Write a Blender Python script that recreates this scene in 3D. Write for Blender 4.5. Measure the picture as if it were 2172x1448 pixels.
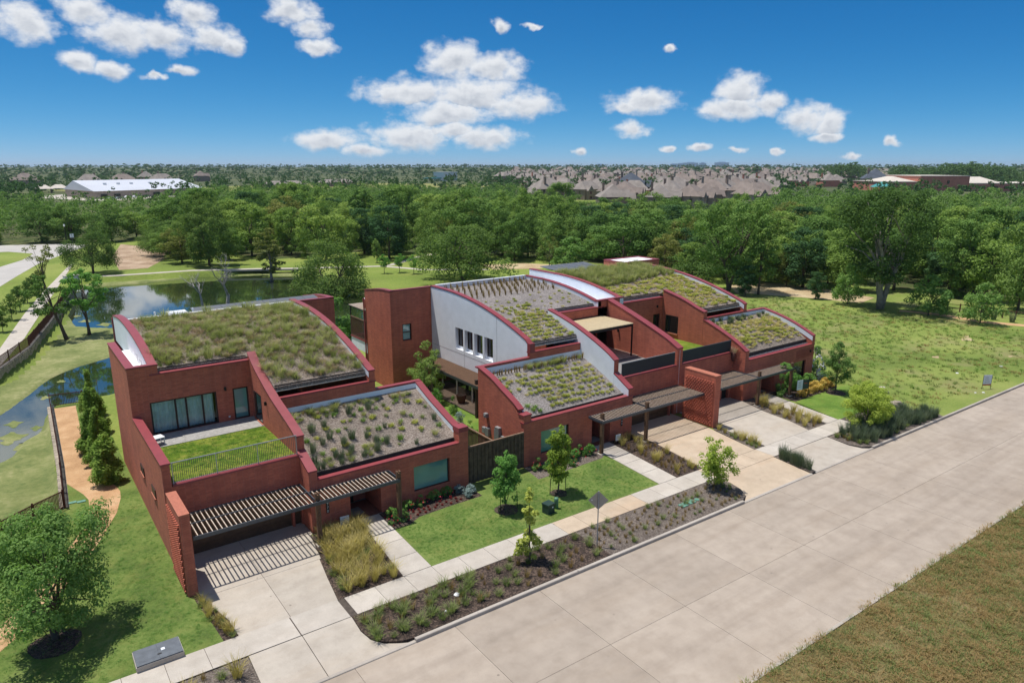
import bpy, math, random
import numpy as np
from mathutils import Vector, Matrix

for o in list(bpy.data.objects):
    bpy.data.objects.remove(o)
SC = bpy.context.scene
COL = SC.collection

# ------------------------------------------------------------------ camera
cam_d = bpy.data.cameras.new('camera')
cam_d.sensor_width = 36.0
cam_d.lens = 36.0 * 1495 / 2172
cam_d.clip_start = 0.5
cam_d.clip_end = 60000
cam = bpy.data.objects.new('camera', cam_d)
COL.objects.link(cam)
_fw = Vector((0.57194039, 0.78432605, -0.24024328))
_up = Vector((0.14155047, 0.19411414, 0.97071271))
_rt = Vector((0.80798988, -0.58919636, 0.0))
m3 = Matrix((_rt, _up, -_fw)).transposed()
cam.matrix_world = Matrix.Translation((0, 0, 19.0)) @ m3.to_4x4()
SC.camera = cam

# ------------------------------------------------------------------ sun, exposure
SUN = Vector((-0.165, 0.25, 1.0)).normalized()
sun_d = bpy.data.lights.new('sun', 'SUN')
sun_d.energy = 5.0
sun_d.angle = math.radians(0.53)
sun_d.color = (1.0, 0.95, 0.88)
sun = bpy.data.objects.new('sun', sun_d)
COL.objects.link(sun)
sun.rotation_euler = SUN.to_track_quat('Z', 'Y').to_euler()
SC.view_settings.view_transform = 'Standard'
SC.view_settings.look = 'None'
SC.view_settings.exposure = 0.0
SC.view_settings.gamma = 1.0
SC.view_settings.use_curve_mapping = False
SC.render.engine = 'CYCLES'
SC.cycles.use_denoising = True
SC.cycles.denoiser = 'OPENIMAGEDENOISE'
SC.cycles.max_bounces = 4
SC.cycles.diffuse_bounces = 3
SC.cycles.transparent_max_bounces = 8
SC.cycles.caustics_reflective = False
SC.cycles.caustics_refractive = False

# ------------------------------------------------------------------ sky with clouds
CLOUDS = [(0.059, 0.1537, 0.0329, 0.023), (0.12, 0.1705, 0.0329, 0.0171), (0.156, 0.1513, 0.0443, 0.0228), (0.195, 0.1517, 0.0358, 0.0207), (0.234, 0.1775, 0.0263, 0.018), (0.253, 0.1528, 0.0323, 0.0169), (0.274, 0.146, 0.0192, 0.0134), (0.108, 0.1177, 0.0236, 0.0127), (0.138, 0.1094, 0.0196, 0.0114), (0.35, 0.1873, 0.0342, 0.017), (0.372, 0.1696, 0.0261, 0.0136), (0.376, 0.148, 0.0263, 0.0111), (0.554, 0.1352, 0.0436, 0.0277), (0.607, 0.1269, 0.0471, 0.0204), (0.494, 0.0966, 0.0683, 0.0189), (0.576, 0.0944, 0.0757, 0.0268), (0.639, 0.0825, 0.054, 0.021), (0.544, 0.0702, 0.0632, 0.0211), (0.381, 0.0357, 0.0453, 0.015), (0.435, 0.0221, 0.0373, 0.0098), (0.492, 0.0395, 0.063, 0.0214), (0.594, 0.0387, 0.0545, 0.0173), (0.549, 0.049, 0.0382, 0.0153), (0.809, 0.0842, 0.0492, 0.0165), (0.784, 0.0786, 0.028, 0.0107), (0.792, 0.0485, 0.025, 0.0121), (0.927, 0.0961, 0.0318, 0.0239), (0.923, 0.0733, 0.0496, 0.0162), (0.963, 0.078, 0.0227, 0.0159), (1.009, 0.0598, 0.0331, 0.0204), (1.035, 0.0508, 0.0216, 0.0203), (1.034, 0.0367, 0.0218, 0.008), (1.108, 0.0311, 0.0102, 0.0066), (0.883, 0.0249, 0.0151, 0.006), (0.978, 0.02, 0.0086, 0.0053), (1.067, 0.0131, 0.0117, 0.0051), (0.723, 0.02, 0.0115, 0.0056), (0.841, 0.0239, 0.0093, 0.0049), (0.614, 0.1765, 0.0124, 0.0089), (0.657, 0.1781, 0.0124, 0.0045), (0.836, 0.1468, 0.0096, 0.0045), (0.927, 0.0228, 0.0148, 0.0036), (0.215, 0.1135, 0.0184, 0.0064), (0.185, 0.1067, 0.0128, 0.0053)]
_r = random.Random(5)
for _e, _n, _w, _h in ((.10, 7, .14, .036), (.36, 6, .24, .08), (.62, 5, .34, .12), (.92, 4, .5, .15), (1.2, 2, .8, .13)):   # unseen clouds, made larger overhead to add white ambient light
    for _i in range(_n):
        _a = (_i + _r.uniform(-.3, .3)) / _n * math.tau
        if _e < .2:
            _a = 1.4 + ((_i + .5) / _n) * 4.75
        _a = (_a + math.pi) % math.tau - math.pi
        CLOUDS.append((_a, _e + _r.uniform(-.04, .04) * (0 if _e < .2 else 1), _w * _r.uniform(.8, 1.3), _h * _r.uniform(.8, 1.2)))

W = bpy.data.worlds.new('World')
SC.world = W
W.use_nodes = True
wt = W.node_tree
wt.nodes.clear()


def cloud_group():
    g = bpy.data.node_groups.new('cloud_field', 'ShaderNodeTree')
    g.interface.new_socket('P', in_out='INPUT', socket_type='NodeSocketVector')
    g.interface.new_socket('D', in_out='OUTPUT', socket_type='NodeSocketFloat')
    g.interface.new_socket('S', in_out='OUTPUT', socket_type='NodeSocketFloat')
    gi = g.nodes.new('NodeGroupInput')
    go = g.nodes.new('NodeGroupOutput')
    L = g.links
    prev = None
    # warp
    nz0 = g.nodes.new('ShaderNodeTexNoise')
    nz0.inputs['Scale'].default_value = 55
    nz0.inputs['Detail'].default_value = 3
    L.new(gi.outputs[0], nz0.inputs['Vector'])
    w0 = g.nodes.new('ShaderNodeVectorMath'); w0.operation = 'SUBTRACT'
    L.new(nz0.outputs['Color'], w0.inputs[0]); w0.inputs[1].default_value = (.5, .5, .5)
    w1 = g.nodes.new('ShaderNodeVectorMath'); w1.operation = 'MULTIPLY'
    L.new(w0.outputs[0], w1.inputs[0]); w1.inputs[1].default_value = (.026, .014, 0)
    w2 = g.nodes.new('ShaderNodeVectorMath'); w2.operation = 'ADD'
    L.new(gi.outputs[0], w2.inputs[0]); L.new(w1.outputs[0], w2.inputs[1])
    rel = None
    for a, e, w, h in CLOUDS:
        s = g.nodes.new('ShaderNodeVectorMath'); s.operation = 'SUBTRACT'
        L.new(w2.outputs[0], s.inputs[0]); s.inputs[1].default_value = (a, e, 0)
        t = g.nodes.new('ShaderNodeVectorMath'); t.operation = 'MULTIPLY'
        L.new(s.outputs[0], t.inputs[0]); t.inputs[1].default_value = (1 / w, 1 / h, 0)
        l = g.nodes.new('ShaderNodeVectorMath'); l.operation = 'LENGTH'
        L.new(t.outputs[0], l.inputs[0])
        if prev is None:
            prev, rel = l.outputs['Value'], t.outputs[0]
        else:
            q = g.nodes.new('ShaderNodeMath'); q.operation = 'LESS_THAN'
            L.new(l.outputs['Value'], q.inputs[0]); L.new(prev, q.inputs[1])
            mv = g.nodes.new('ShaderNodeMix'); mv.data_type = 'VECTOR'
            L.new(q.outputs[0], mv.inputs[0]); L.new(rel, mv.inputs[4]); L.new(t.outputs[0], mv.inputs[5])
            m = g.nodes.new('ShaderNodeMath'); m.operation = 'MINIMUM'
            L.new(prev, m.inputs[0]); L.new(l.outputs['Value'], m.inputs[1])
            prev, rel = m.outputs[0], mv.outputs[1]
    sy = g.nodes.new('ShaderNodeSeparateXYZ'); L.new(rel, sy.inputs[0])
    nz = g.nodes.new('ShaderNodeTexNoise')
    nz.inputs['Scale'].default_value = 34
    nz.inputs['Detail'].default_value = 8
    nz.inputs['Roughness'].default_value = 0.6
    mp = g.nodes.new('ShaderNodeVectorMath'); mp.operation = 'MULTIPLY'
    L.new(gi.outputs[0], mp.inputs[0]); mp.inputs[1].default_value = (1, 1.5, 1)
    L.new(mp.outputs[0], nz.inputs['Vector'])
    n1 = g.nodes.new('ShaderNodeMath'); n1.operation = 'MULTIPLY_ADD'
    L.new(nz.outputs[0], n1.inputs[0]); n1.inputs[1].default_value = 1.55; n1.inputs[2].default_value = 0.42
    d = g.nodes.new('ShaderNodeMath'); d.operation = 'SUBTRACT'
    L.new(n1.outputs[0], d.inputs[0]); L.new(prev, d.inputs[1])
    L.new(d.outputs[0], go.inputs[0])
    o2 = g.nodes.new('ShaderNodeVectorMath'); o2.operation = 'ADD'
    L.new(mp.outputs[0], o2.inputs[0]); o2.inputs[1].default_value = (-.003, .010, 0)
    nb = g.nodes.new('ShaderNodeTexNoise')
    nb.inputs['Scale'].default_value = 34; nb.inputs['Detail'].default_value = 4; nb.inputs['Roughness'].default_value = .55
    L.new(o2.outputs[0], nb.inputs['Vector'])
    df = g.nodes.new('ShaderNodeMath'); df.operation = 'SUBTRACT'
    L.new(nb.outputs[0], df.inputs[0]); L.new(nz.outputs[0], df.inputs[1])
    s1 = g.nodes.new('ShaderNodeMath'); s1.operation = 'MULTIPLY_ADD'
    L.new(df.outputs[0], s1.inputs[0]); s1.inputs[1].default_value = 2.2; L.new(d.outputs[0], s1.inputs[2])
    s2 = g.nodes.new('ShaderNodeMath'); s2.operation = 'MULTIPLY_ADD'
    L.new(sy.outputs[1], s2.inputs[0]); s2.inputs[1].default_value = -.75; L.new(s1.outputs[0], s2.inputs[2])
    L.new(s2.outputs[0], go.inputs[1])
    return g


def build_world():
    N = wt.nodes; L = wt.links
    out = N.new('ShaderNodeOutputWorld')
    bg = N.new('ShaderNodeBackground')
    bg.inputs['Strength'].default_value = 0.11
    sky = N.new('ShaderNodeTexSky')
    sky.sky_type = 'NISHITA'
    sky.sun_disc = False
    sky.sun_elevation = math.asin(SUN.z)
    sky.sun_rotation = math.atan2(SUN.x, SUN.y)
    sky.altitude = 0
    sky.air_density = 0.4
    sky.dust_density = 0.1
    sky.ozone_density = 10.0
    tc = N.new('ShaderNodeTexCoord')
    sp = N.new('ShaderNodeSeparateXYZ')
    L.new(tc.outputs['Generated'], sp.inputs[0])
    at = N.new('ShaderNodeMath'); at.operation = 'ARCTAN2'
    L.new(sp.outputs[0], at.inputs[0]); L.new(sp.outputs[1], at.inputs[1])
    asn = N.new('ShaderNodeMath'); asn.operation = 'ARCSINE'
    L.new(sp.outputs[2], asn.inputs[0])
    cb = N.new('ShaderNodeCombineXYZ')
    L.new(at.outputs[0], cb.inputs[0]); L.new(asn.outputs[0], cb.inputs[1])
    g = cloud_group()
    c1 = N.new('ShaderNodeGroup'); c1.node_tree = g
    L.new(cb.outputs[0], c1.inputs[0])
    al = N.new('ShaderNodeMapRange'); al.interpolation_type = 'SMOOTHSTEP'
    L.new(c1.outputs[0], al.inputs[0])
    al.inputs[1].default_value = 0.0; al.inputs[2].default_value = 0.8
    al.inputs[3].default_value = 0.0; al.inputs[4].default_value = 0.97
    sh = N.new('ShaderNodeMapRange'); sh.interpolation_type = 'SMOOTHSTEP'
    L.new(c1.outputs[1], sh.inputs[0])
    sh.inputs[1].default_value = 0.35; sh.inputs[2].default_value = 1.9
    sh.inputs[3].default_value = 0.0; sh.inputs[4].default_value = 1.0
    cc = N.new('ShaderNodeMix'); cc.data_type = 'RGBA'
    L.new(sh.outputs[0], cc.inputs[0])
    cc.inputs[6].default_value = (7.6, 7.8, 8.1, 1)
    cc.inputs[7].default_value = (4.0, 4.4, 5.1, 1)
    # camera look of the sky: deep saturated blue
    sc_ = N.new('ShaderNodeSeparateColor'); L.new(sky.outputs[0], sc_.inputs[0])
    gr = N.new('ShaderNodeCombineColor')
    for i, (pw, ml) in enumerate(((1.85, .305), (.886, 1.12), (.607, 2.02))):
        p_ = N.new('ShaderNodeMath'); p_.operation = 'POWER'
        L.new(sc_.outputs[i], p_.inputs[0]); p_.inputs[1].default_value = pw
        q_ = N.new('ShaderNodeMath'); q_.operation = 'MULTIPLY'
        L.new(p_.outputs[0], q_.inputs[0]); q_.inputs[1].default_value = ml
        L.new(q_.outputs[0], gr.inputs[i])
    mx = N.new('ShaderNodeMix'); mx.data_type = 'RGBA'
    L.new(al.outputs[0], mx.inputs[0])
    L.new(gr.outputs[0], mx.inputs[6]); L.new(cc.outputs[2], mx.inputs[7])
    L.new(mx.outputs[2], bg.inputs['Color'])
    L.new(bg.outputs[0], out.inputs[0])


build_world()
W.cycles.sampling_method = 'NONE'

# ------------------------------------------------------------------ helpers
RNG = random.Random(11)


class MB:
    """collects faces and becomes ONE mesh object"""

    def __init__(s):
        s.v = []
        s.f = []

    def add(s, vs, fs):
        b = len(s.v)
        s.v += [tuple(v) for v in vs]
        s.f += [tuple(i + b for i in f) for f in fs]
        return s

    def box(s, x0, x1, y0, y1, z0, z1):
        return s.add([(x0, y0, z0), (x1, y0, z0), (x1, y1, z0), (x0, y1, z0),
                      (x0, y0, z1), (x1, y0, z1), (x1, y1, z1), (x0, y1, z1)],
                     [(3, 2, 1, 0), (4, 5, 6, 7), (0, 1, 5, 4), (1, 2, 6, 5), (2, 3, 7, 6), (3, 0, 4, 7)])

    def _prism(s, a, b, n):
        return s.add(a + b, [tuple(range(n)), tuple(range(2 * n - 1, n - 1, -1))] +
                     [(i, i + n, (i + 1) % n + n, (i + 1) % n) for i in range(n)])

    def prism_x(s, x0, x1, poly):
        n = len(poly)
        return s._prism([(x0, y, z) for y, z in poly], [(x1, y, z) for y, z in poly], n)

    def prism_y(s, y0, y1, poly):
        n = len(poly)
        return s._prism([(x, y0, z) for x, z in poly], [(x, y1, z) for x, z in poly], n)

    def prism_z(s, z0, z1, poly):
        n = len(poly)
        return s._prism([(x, y, z1) for x, y in poly], [(x, y, z0) for x, y in poly], n)

    def tube(s, pts, rad, n=8, cap=True):
        pts = [Vector(p) for p in pts]
        b = len(s.v)
        for i, p in enumerate(pts):
            d = (pts[min(i + 1, len(pts) - 1)] - pts[max(i - 1, 0)]).normalized()
            u = d.orthogonal().normalized() if abs(d.z) < .99 else Vector((1, 0, 0))
            u = (u - d * u.dot(d)).normalized()
            w = d.cross(u)
            r = rad[i] if hasattr(rad, '__len__') else rad
            for k in range(n):
                a = 2 * math.pi * k / n
                s.v.append(tuple(p + (u * math.cos(a) + w * math.sin(a)) * r))
        for i in range(len(pts) - 1):
            for k in range(n):
                a0 = b + i * n + k; a1 = b + i * n + (k + 1) % n
                s.f.append((a0, a1, a1 + n, a0 + n))
        if cap:
            s.f.append(tuple(b + k for k in range(n))[::-1])
            s.f.append(tuple(b + (len(pts) - 1) * n + k for k in range(n)))
        return s

    def mesh(s, name):
        me = bpy.data.meshes.new(name)
        me.from_pydata(s.v, [], s.f)
        me.update()
        return me

    def obj(s, name, mat, parent=None, smooth=False):
        me = s.mesh(name)
        me.materials.append(mat)
        if smooth:
            me.polygons.foreach_set('use_smooth', [True] * len(me.polygons))
        return link(name, me, parent)


def link(name, me, parent=None, loc=None):
    o = bpy.data.objects.new(name, me)
    COL.objects.link(o)
    if parent is not None:
        o.parent = parent
    if loc is not None:
        o.location = loc
    return o


def tag(o, label=None, cat=None, group=None, kind=None):
    if label: o['label'] = label
    if cat: o['category'] = cat
    if group: o['group'] = group
    if kind: o['kind'] = kind
    return o


def thing(name, label, cat, loc=(0, 0, 0), rz=0, group=None):
    o = bpy.data.objects.new(name, None)
    o.empty_display_size = 0.2
    COL.objects.link(o)
    o.location = loc
    o.rotation_euler = (0, 0, rz)
    return tag(o, label, cat, group)


def copy_tree(o, parent=None):
    c = o.copy()
    COL.objects.link(c)
    c.parent = parent
    for ch in o.children:
        copy_tree(ch, c)
    return c


def cellwall(mb, axis, a0, a1, z0, z1, t0, t1, holes=()):
    """upright slab from a0..a1 along X ('x') or Y ('y'), z0..z1, t0..t1 thick, with openings"""
    As = sorted({a0, a1, *[h[0] for h in holes], *[h[1] for h in holes]})
    Zs = sorted({z0, z1, *[h[2] for h in holes], *[h[3] for h in holes]})

    def solid(i, j):
        if not (0 <= i < len(As) - 1 and 0 <= j < len(Zs) - 1):
            return False
        ca = (As[i] + As[i + 1]) / 2; cz = (Zs[j] + Zs[j + 1]) / 2
        return not any(h[0] < ca < h[1] and h[2] < cz < h[3] for h in holes)

    def P(a, t, z):
        return (a, t, z) if axis == 'x' else (t, a, z)
    for i in range(len(As) - 1):
        for j in range(len(Zs) - 1):
            if not solid(i, j):
                continue
            A, B, C, D = As[i], As[i + 1], Zs[j], Zs[j + 1]
            mb.add([P(A, t0, C), P(B, t0, C), P(B, t0, D), P(A, t0, D)], [(0, 1, 2, 3)])
            mb.add([P(A, t1, C), P(B, t1, C), P(B, t1, D), P(A, t1, D)], [(3, 2, 1, 0)])
            if not solid(i - 1, j): mb.add([P(A, t0, C), P(A, t1, C), P(A, t1, D), P(A, t0, D)], [(3, 2, 1, 0)])
            if not solid(i + 1, j): mb.add([P(B, t0, C), P(B, t1, C), P(B, t1, D), P(B, t0, D)], [(0, 1, 2, 3)])
            if not solid(i, j - 1): mb.add([P(A, t0, C), P(B, t0, C), P(B, t1, C), P(A, t1, C)], [(3, 2, 1, 0)])
            if not solid(i, j + 1): mb.add([P(A, t0, D), P(B, t0, D), P(B, t1, D), P(A, t1, D)], [(0, 1, 2, 3)])
    return mb


# ------------------------------------------------------------------ materials
def newmat(name):
    m = bpy.data.materials.new(name)
    m.use_nodes = True
    nt = m.node_tree
    b = nt.nodes['Principled BSDF']
    return m, nt, b


def nnode(nt, t, **kw):
    n = nt.nodes.new(t)
    for k, v in kw.items():
        setattr(n, k, v)
    return n


def noise(nt, vec, scale, detail=4, rough=.55):
    n = nnode(nt, 'ShaderNodeTexNoise')
    n.inputs['Scale'].default_value = scale
    n.inputs['Detail'].default_value = detail
    n.inputs['Roughness'].default_value = rough
    if vec is not None:
        nt.links.new(vec, n.inputs['Vector'])
    return n.outputs[0]


def ramp(nt, fac, stops):
    r = nnode(nt, 'ShaderNodeValToRGB')
    cr = r.color_ramp
    while len(cr.elements) < len(stops):
        cr.elements.new(.5)
    for e, (p, c) in zip(cr.elements, stops):
        e.position = p
        e.color = (*c, 1)
    nt.links.new(fac, r.inputs[0])
    return r.outputs[0]


def mixc(nt, fac, a, b, mode='MIX'):
    m = nnode(nt, 'ShaderNodeMix', data_type='RGBA', blend_type=mode)
    if isinstance(fac, (int, float)): m.inputs[0].default_value = fac
    else: nt.links.new(fac, m.inputs[0])
    for i, x in ((6, a), (7, b)):
        if isinstance(x, tuple): m.inputs[i].default_value = (*x, 1)
        else: nt.links.new(x, m.inputs[i])
    return m.outputs[2]


def maprange(nt, v, a, b, c=0., d=1.):
    m = nnode(nt, 'ShaderNodeMapRange')
    nt.links.new(v, m.inputs[0])
    for i, x in enumerate((a, b, c, d)):
        m.inputs[i + 1].default_value = x
    return m.outputs[0]


def bump(nt, b, h, strength=.3, dist=.02):
    n = nnode(nt, 'ShaderNodeBump')
    n.inputs['Strength'].default_value = strength
    n.inputs['Distance'].default_value = dist
    nt.links.new(h, n.inputs['Height'])
    nt.links.new(n.outputs[0], b.inputs['Normal'])


def pos(nt):
    return nnode(nt, 'ShaderNodeNewGeometry').outputs['Position']


def plain(name, col, rough=.6, metal=0., var=.12, scale=6., bmp=0.):
    m, nt, b = newmat(name)
    p = pos(nt)
    n = noise(nt, p, scale, 5)
    lo = tuple(c * (1 - var) for c in col); hi = tuple(min(1, c * (1 + var)) for c in col)
    nt.links.new(ramp(nt, n, [(.3, lo), (.7, hi)]), b.inputs['Base Color'])
    b.inputs['Roughness'].default_value = rough
    b.inputs['Metallic'].default_value = metal
    if bmp:
        bump(nt, b, noise(nt, p, scale * 8, 3), bmp, .02)
    return m


def brick_mat(name='brick'):
    m, nt, b = newmat(name)
    g = nnode(nt, 'ShaderNodeNewGeometry')
    sp = nnode(nt, 'ShaderNodeSeparateXYZ'); nt.links.new(g.outputs['Position'], sp.inputs[0])
    sn = nnode(nt, 'ShaderNodeSeparateXYZ'); nt.links.new(g.outputs['True Normal'], sn.inputs[0])

    def ab(s, thr=.6):
        a = nnode(nt, 'ShaderNodeMath', operation='ABSOLUTE'); nt.links.new(s, a.inputs[0])
        c = nnode(nt, 'ShaderNodeMath', operation='GREATER_THAN'); nt.links.new(a.outputs[0], c.inputs[0]); c.inputs[1].default_value = thr
        return c.outputs[0]

    def sel(f, a, bb):
        x = nnode(nt, 'ShaderNodeMix', data_type='FLOAT')
        nt.links.new(f, x.inputs[0]); nt.links.new(a, x.inputs[2]); nt.links.new(bb, x.inputs[3])
        return x.outputs[0]
    u = sel(ab(sn.outputs[0]), sp.outputs[0], sp.outputs[1])
    v = sel(ab(sn.outputs[2]), sp.outputs[2], sp.outputs[1])
    cb = nnode(nt, 'ShaderNodeCombineXYZ')
    nt.links.new(u, cb.inputs[0]); nt.links.new(v, cb.inputs[1])
    bt = nnode(nt, 'ShaderNodeTexBrick', offset=0.0)
    bt.inputs['Scale'].default_value = 1
    bt.inputs['Brick Width'].default_value = .305
    bt.inputs['Row Height'].default_value = .0857
    bt.inputs['Mortar Size'].default_value = .008
    bt.inputs['Mortar Smooth'].default_value = .3
    bt.inputs['Bias'].default_value = -.1
    bt.inputs['Color1'].default_value = (.53, .150, .086, 1)
    bt.inputs['Color2'].default_value = (.41, .108, .066, 1)
    bt.inputs['Mortar'].default_value = (.44, .17, .115, 1)
    nt.links.new(cb.outputs[0], bt.inputs['Vector'])
    blotch = ramp(nt, noise(nt, g.outputs['Position'], .9, 5, .6), [(.25, (.84, .82, .84)), (.75, (1.12, 1.1, 1.08))])
    c = mixc(nt, 1.0, bt.outputs['Color'], blotch, 'MULTIPLY')
    fine = ramp(nt, noise(nt, g.outputs['Position'], 14, 3), [(.3, (.9, .88, .88)), (.75, (1.1, 1.1, 1.1))])
    c = mixc(nt, 1.0, c, fine, 'MULTIPLY')
    ms = nnode(nt, 'ShaderNodeMapping'); nt.links.new(g.outputs['Position'], ms.inputs[0])
    ms.inputs['Scale'].default_value = (2.2, 2.2, .16)
    c = mixc(nt, 1.0, c, ramp(nt, noise(nt, ms.outputs[0], 1., 4, .6), [(.3, (.86, .86, .88)), (.6, (1.03, 1.03, 1.03))]), 'MULTIPLY')
    nt.links.new(c, b.inputs['Base Color'])
    b.inputs['Roughness'].default_value = .85
    inv = nnode(nt, 'ShaderNodeMath', operation='SUBTRACT'); inv.inputs[0].default_value = 1
    nt.links.new(bt.outputs['Fac'], inv.inputs[1])
    bump(nt, b, inv.outputs[0], .5, .008)
    return m


def concrete_mat(name, col, stain=(.36, .27, .18), samt=.35, road=False):
    m, nt, b = newmat(name)
    p = pos(nt)
    oi = nnode(nt, 'ShaderNodeObjectInfo')
    base = ramp(nt, oi.outputs['Random'], [(0, tuple(c * .93 for c in col)), (1, tuple(min(1, c * 1.07) for c in col))])
    mot = ramp(nt, noise(nt, p, 1.3, 6, .65), [(.3, (.86, .85, .84)), (.55, (1., 1., 1.)), (.8, (1.08, 1.08, 1.08))])
    c = mixc(nt, 1., base, mot, 'MULTIPLY')
    mp = nnode(nt, 'ShaderNodeMapping'); nt.links.new(p, mp.inputs[0])
    mp.inputs['Scale'].default_value = (.12, .5, 1)
    st = maprange(nt, noise(nt, mp.outputs[0], 1.0, 6, .7), .48, .78, 0., samt)
    c = mixc(nt, st, c, stain)
    fine = ramp(nt, noise(nt, p, 30, 4), [(.25, (.9, .9, .9)), (.75, (1.08, 1.08, 1.08))])
    c = mixc(nt, 1., c, fine, 'MULTIPLY')
    big = ramp(nt, noise(nt, p, .35, 4, .6), [(.3, (.9, .89, .88)), (.7, (1.07, 1.07, 1.07))])
    c = mixc(nt, 1., c, big, 'MULTIPLY')
    # small dark spots
    v = nnode(nt, 'ShaderNodeTexVoronoi'); v.inputs['Scale'].default_value = .8
    nt.links.new(p, v.inputs['Vector'])
    c = mixc(nt, maprange(nt, v.outputs['Distance'], .035, .05, .55, 0.), c, (.12, .10, .085))
    if road:
        mt = nnode(nt, 'ShaderNodeMapping'); nt.links.new(p, mt.inputs[0])
        mt.inputs['Scale'].default_value = (.03, 1.1, 1)
        tr = ramp(nt, noise(nt, mt.outputs[0], 1.0, 5, .6), [(.32, (.88, .87, .86)), (.5, (1., 1., 1.)), (.72, (1.06, 1.06, 1.06))])
        c = mixc(nt, 1., c, tr, 'MULTIPLY')
    nt.links.new(c, b.inputs['Base Color'])
    b.inputs['Roughness'].default_value = .85
    bump(nt, b, noise(nt, p, 60, 4), .15, .01)
    return m


def grass_mat(name, a, b_, c_, patch=.25, fine=9., bs=.8, dry=None, dryamt=.5):
    """a dark, b mid, c light; dry: straw colour patches"""
    m, nt, b = newmat(name)
    p = pos(nt)
    n1 = noise(nt, p, patch, 5, .6)
    n2 = noise(nt, p, fine, 5, .7)
    ad = nnode(nt, 'ShaderNodeMath', operation='MULTIPLY_ADD')
    nt.links.new(n1, ad.inputs[0]); ad.inputs[1].default_value = .6
    n2s = nnode(nt, 'ShaderNodeMath', operation='MULTIPLY'); nt.links.new(n2, n2s.inputs[0]); n2s.inputs[1].default_value = .4
    nt.links.new(n2s.outputs[0], ad.inputs[2])
    col = ramp(nt, ad.outputs[0], [(.39, a), (.5, b_), (.61, c_)])
    if dry:
        dn = maprange(nt, noise(nt, p, patch * 1.7, 6, .65), .5, .68, 0., dryamt)
        col = mixc(nt, dn, col, dry)
    nt.links.new(col, b.inputs['Base Color'])
    b.inputs['Roughness'].default_value = .9
    b.inputs['Specular IOR Level'].default_value = .15
    bump(nt, b, noise(nt, p, fine * 5, 4, .7), bs, .05)
    return m


def leaf_mat(name, dark, mid, light, trans=.35, nscale=1.2, gain=1.95):
    dark, mid, light = ((min(.8, q[0] * gain), min(.8, q[1] * gain), min(.8, (q[2] + .12 * q[1]) * gain)) for q in (dark, mid, light))
    m, nt, b = newmat(name)
    oi = nnode(nt, 'ShaderNodeObjectInfo')
    p = pos(nt)
    n = noise(nt, p, nscale, 3)
    g = nnode(nt, 'ShaderNodeNewGeometry')
    mul = nnode(nt, 'ShaderNodeMath', operation='MULTIPLY_ADD')
    nt.links.new(oi.outputs['Random'], mul.inputs[0]); mul.inputs[1].default_value = .5
    nn = nnode(nt, 'ShaderNodeMath', operation='MULTIPLY'); nt.links.new(n, nn.inputs[0]); nn.inputs[1].default_value = .3
    nt.links.new(nn.outputs[0], mul.inputs[2])
    m2 = nnode(nt, 'ShaderNodeMath', operation='MULTIPLY_ADD')
    nt.links.new(g.outputs['Random Per Island'], m2.inputs[0]); m2.inputs[1].default_value = .22
    nt.links.new(mul.outputs[0], m2.inputs[2])
    col = ramp(nt, m2.outputs[0], [(.12, dark), (.5, mid), (.9, light)])
    d = nnode(nt, 'ShaderNodeBsdfDiffuse'); nt.links.new(col, d.inputs[0])
    t = nnode(nt, 'ShaderNodeBsdfTranslucent')
    tc = mixc(nt, 1., col, (1.15, 1.25, .7), 'MULTIPLY')
    nt.links.new(tc, t.inputs[0])
    mx = nnode(nt, 'ShaderNodeMixShader'); mx.inputs[0].default_value = trans
    nt.links.new(d.outputs[0], mx.inputs[1]); nt.links.new(t.outputs[0], mx.inputs[2])
    gl = nnode(nt, 'ShaderNodeBsdfGlossy'); gl.inputs['Roughness'].default_value = .45
    gl.inputs['Color'].default_value = (.9, .95, 1, 1)
    m3_ = nnode(nt, 'ShaderNodeMixShader'); m3_.inputs[0].default_value = .0
    nt.links.new(mx.outputs[0], m3_.inputs[1]); nt.links.new(gl.outputs[0], m3_.inputs[2])
    nt.links.new(m3_.outputs[0], nt.nodes['Material Output'].inputs[0])
    return m


def mulch_mat(name, a, b_, c_, scale=16.):
    m, nt, b = newmat(name)
    p = pos(nt)
    v = nnode(nt, 'ShaderNodeTexVoronoi'); v.inputs['Scale'].default_value = scale
    nt.links.new(p, v.inputs['Vector'])
    sep = nnode(nt, 'ShaderNodeSeparateColor'); nt.links.new(v.outputs['Color'], sep.inputs[0])
    c = ramp(nt, sep.outputs[0], [(.1, a), (.55, b_), (.95, c_)])
    c = mixc(nt, 1., c, ramp(nt, noise(nt, p, .7, 4), [(.3, (.8, .8, .8)), (.7, (1.15, 1.15, 1.15))]), 'MULTIPLY')
    nt.links.new(c, b.inputs['Base Color'])
    b.inputs['Roughness'].default_value = .95
    bump(nt, b, v.outputs['Distance'], .9, .05)
    return m


def glass_mat(name, col, rough=.06, mix=.65):
    m, nt, b = newmat(name)
    p = pos(nt)
    c = ramp(nt, noise(nt, p, .8, 2), [(.3, tuple(x * .75 for x in col)), (.7, col)])
    nt.links.new(c, b.inputs['Base Color'])
    b.inputs['Roughness'].default_value = rough
    b.inputs['Specular IOR Level'].default_value = mix
    b.inputs['Coat Weight'].default_value = .6
    b.inputs['Coat Roughness'].default_value = .03
    return m


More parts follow.
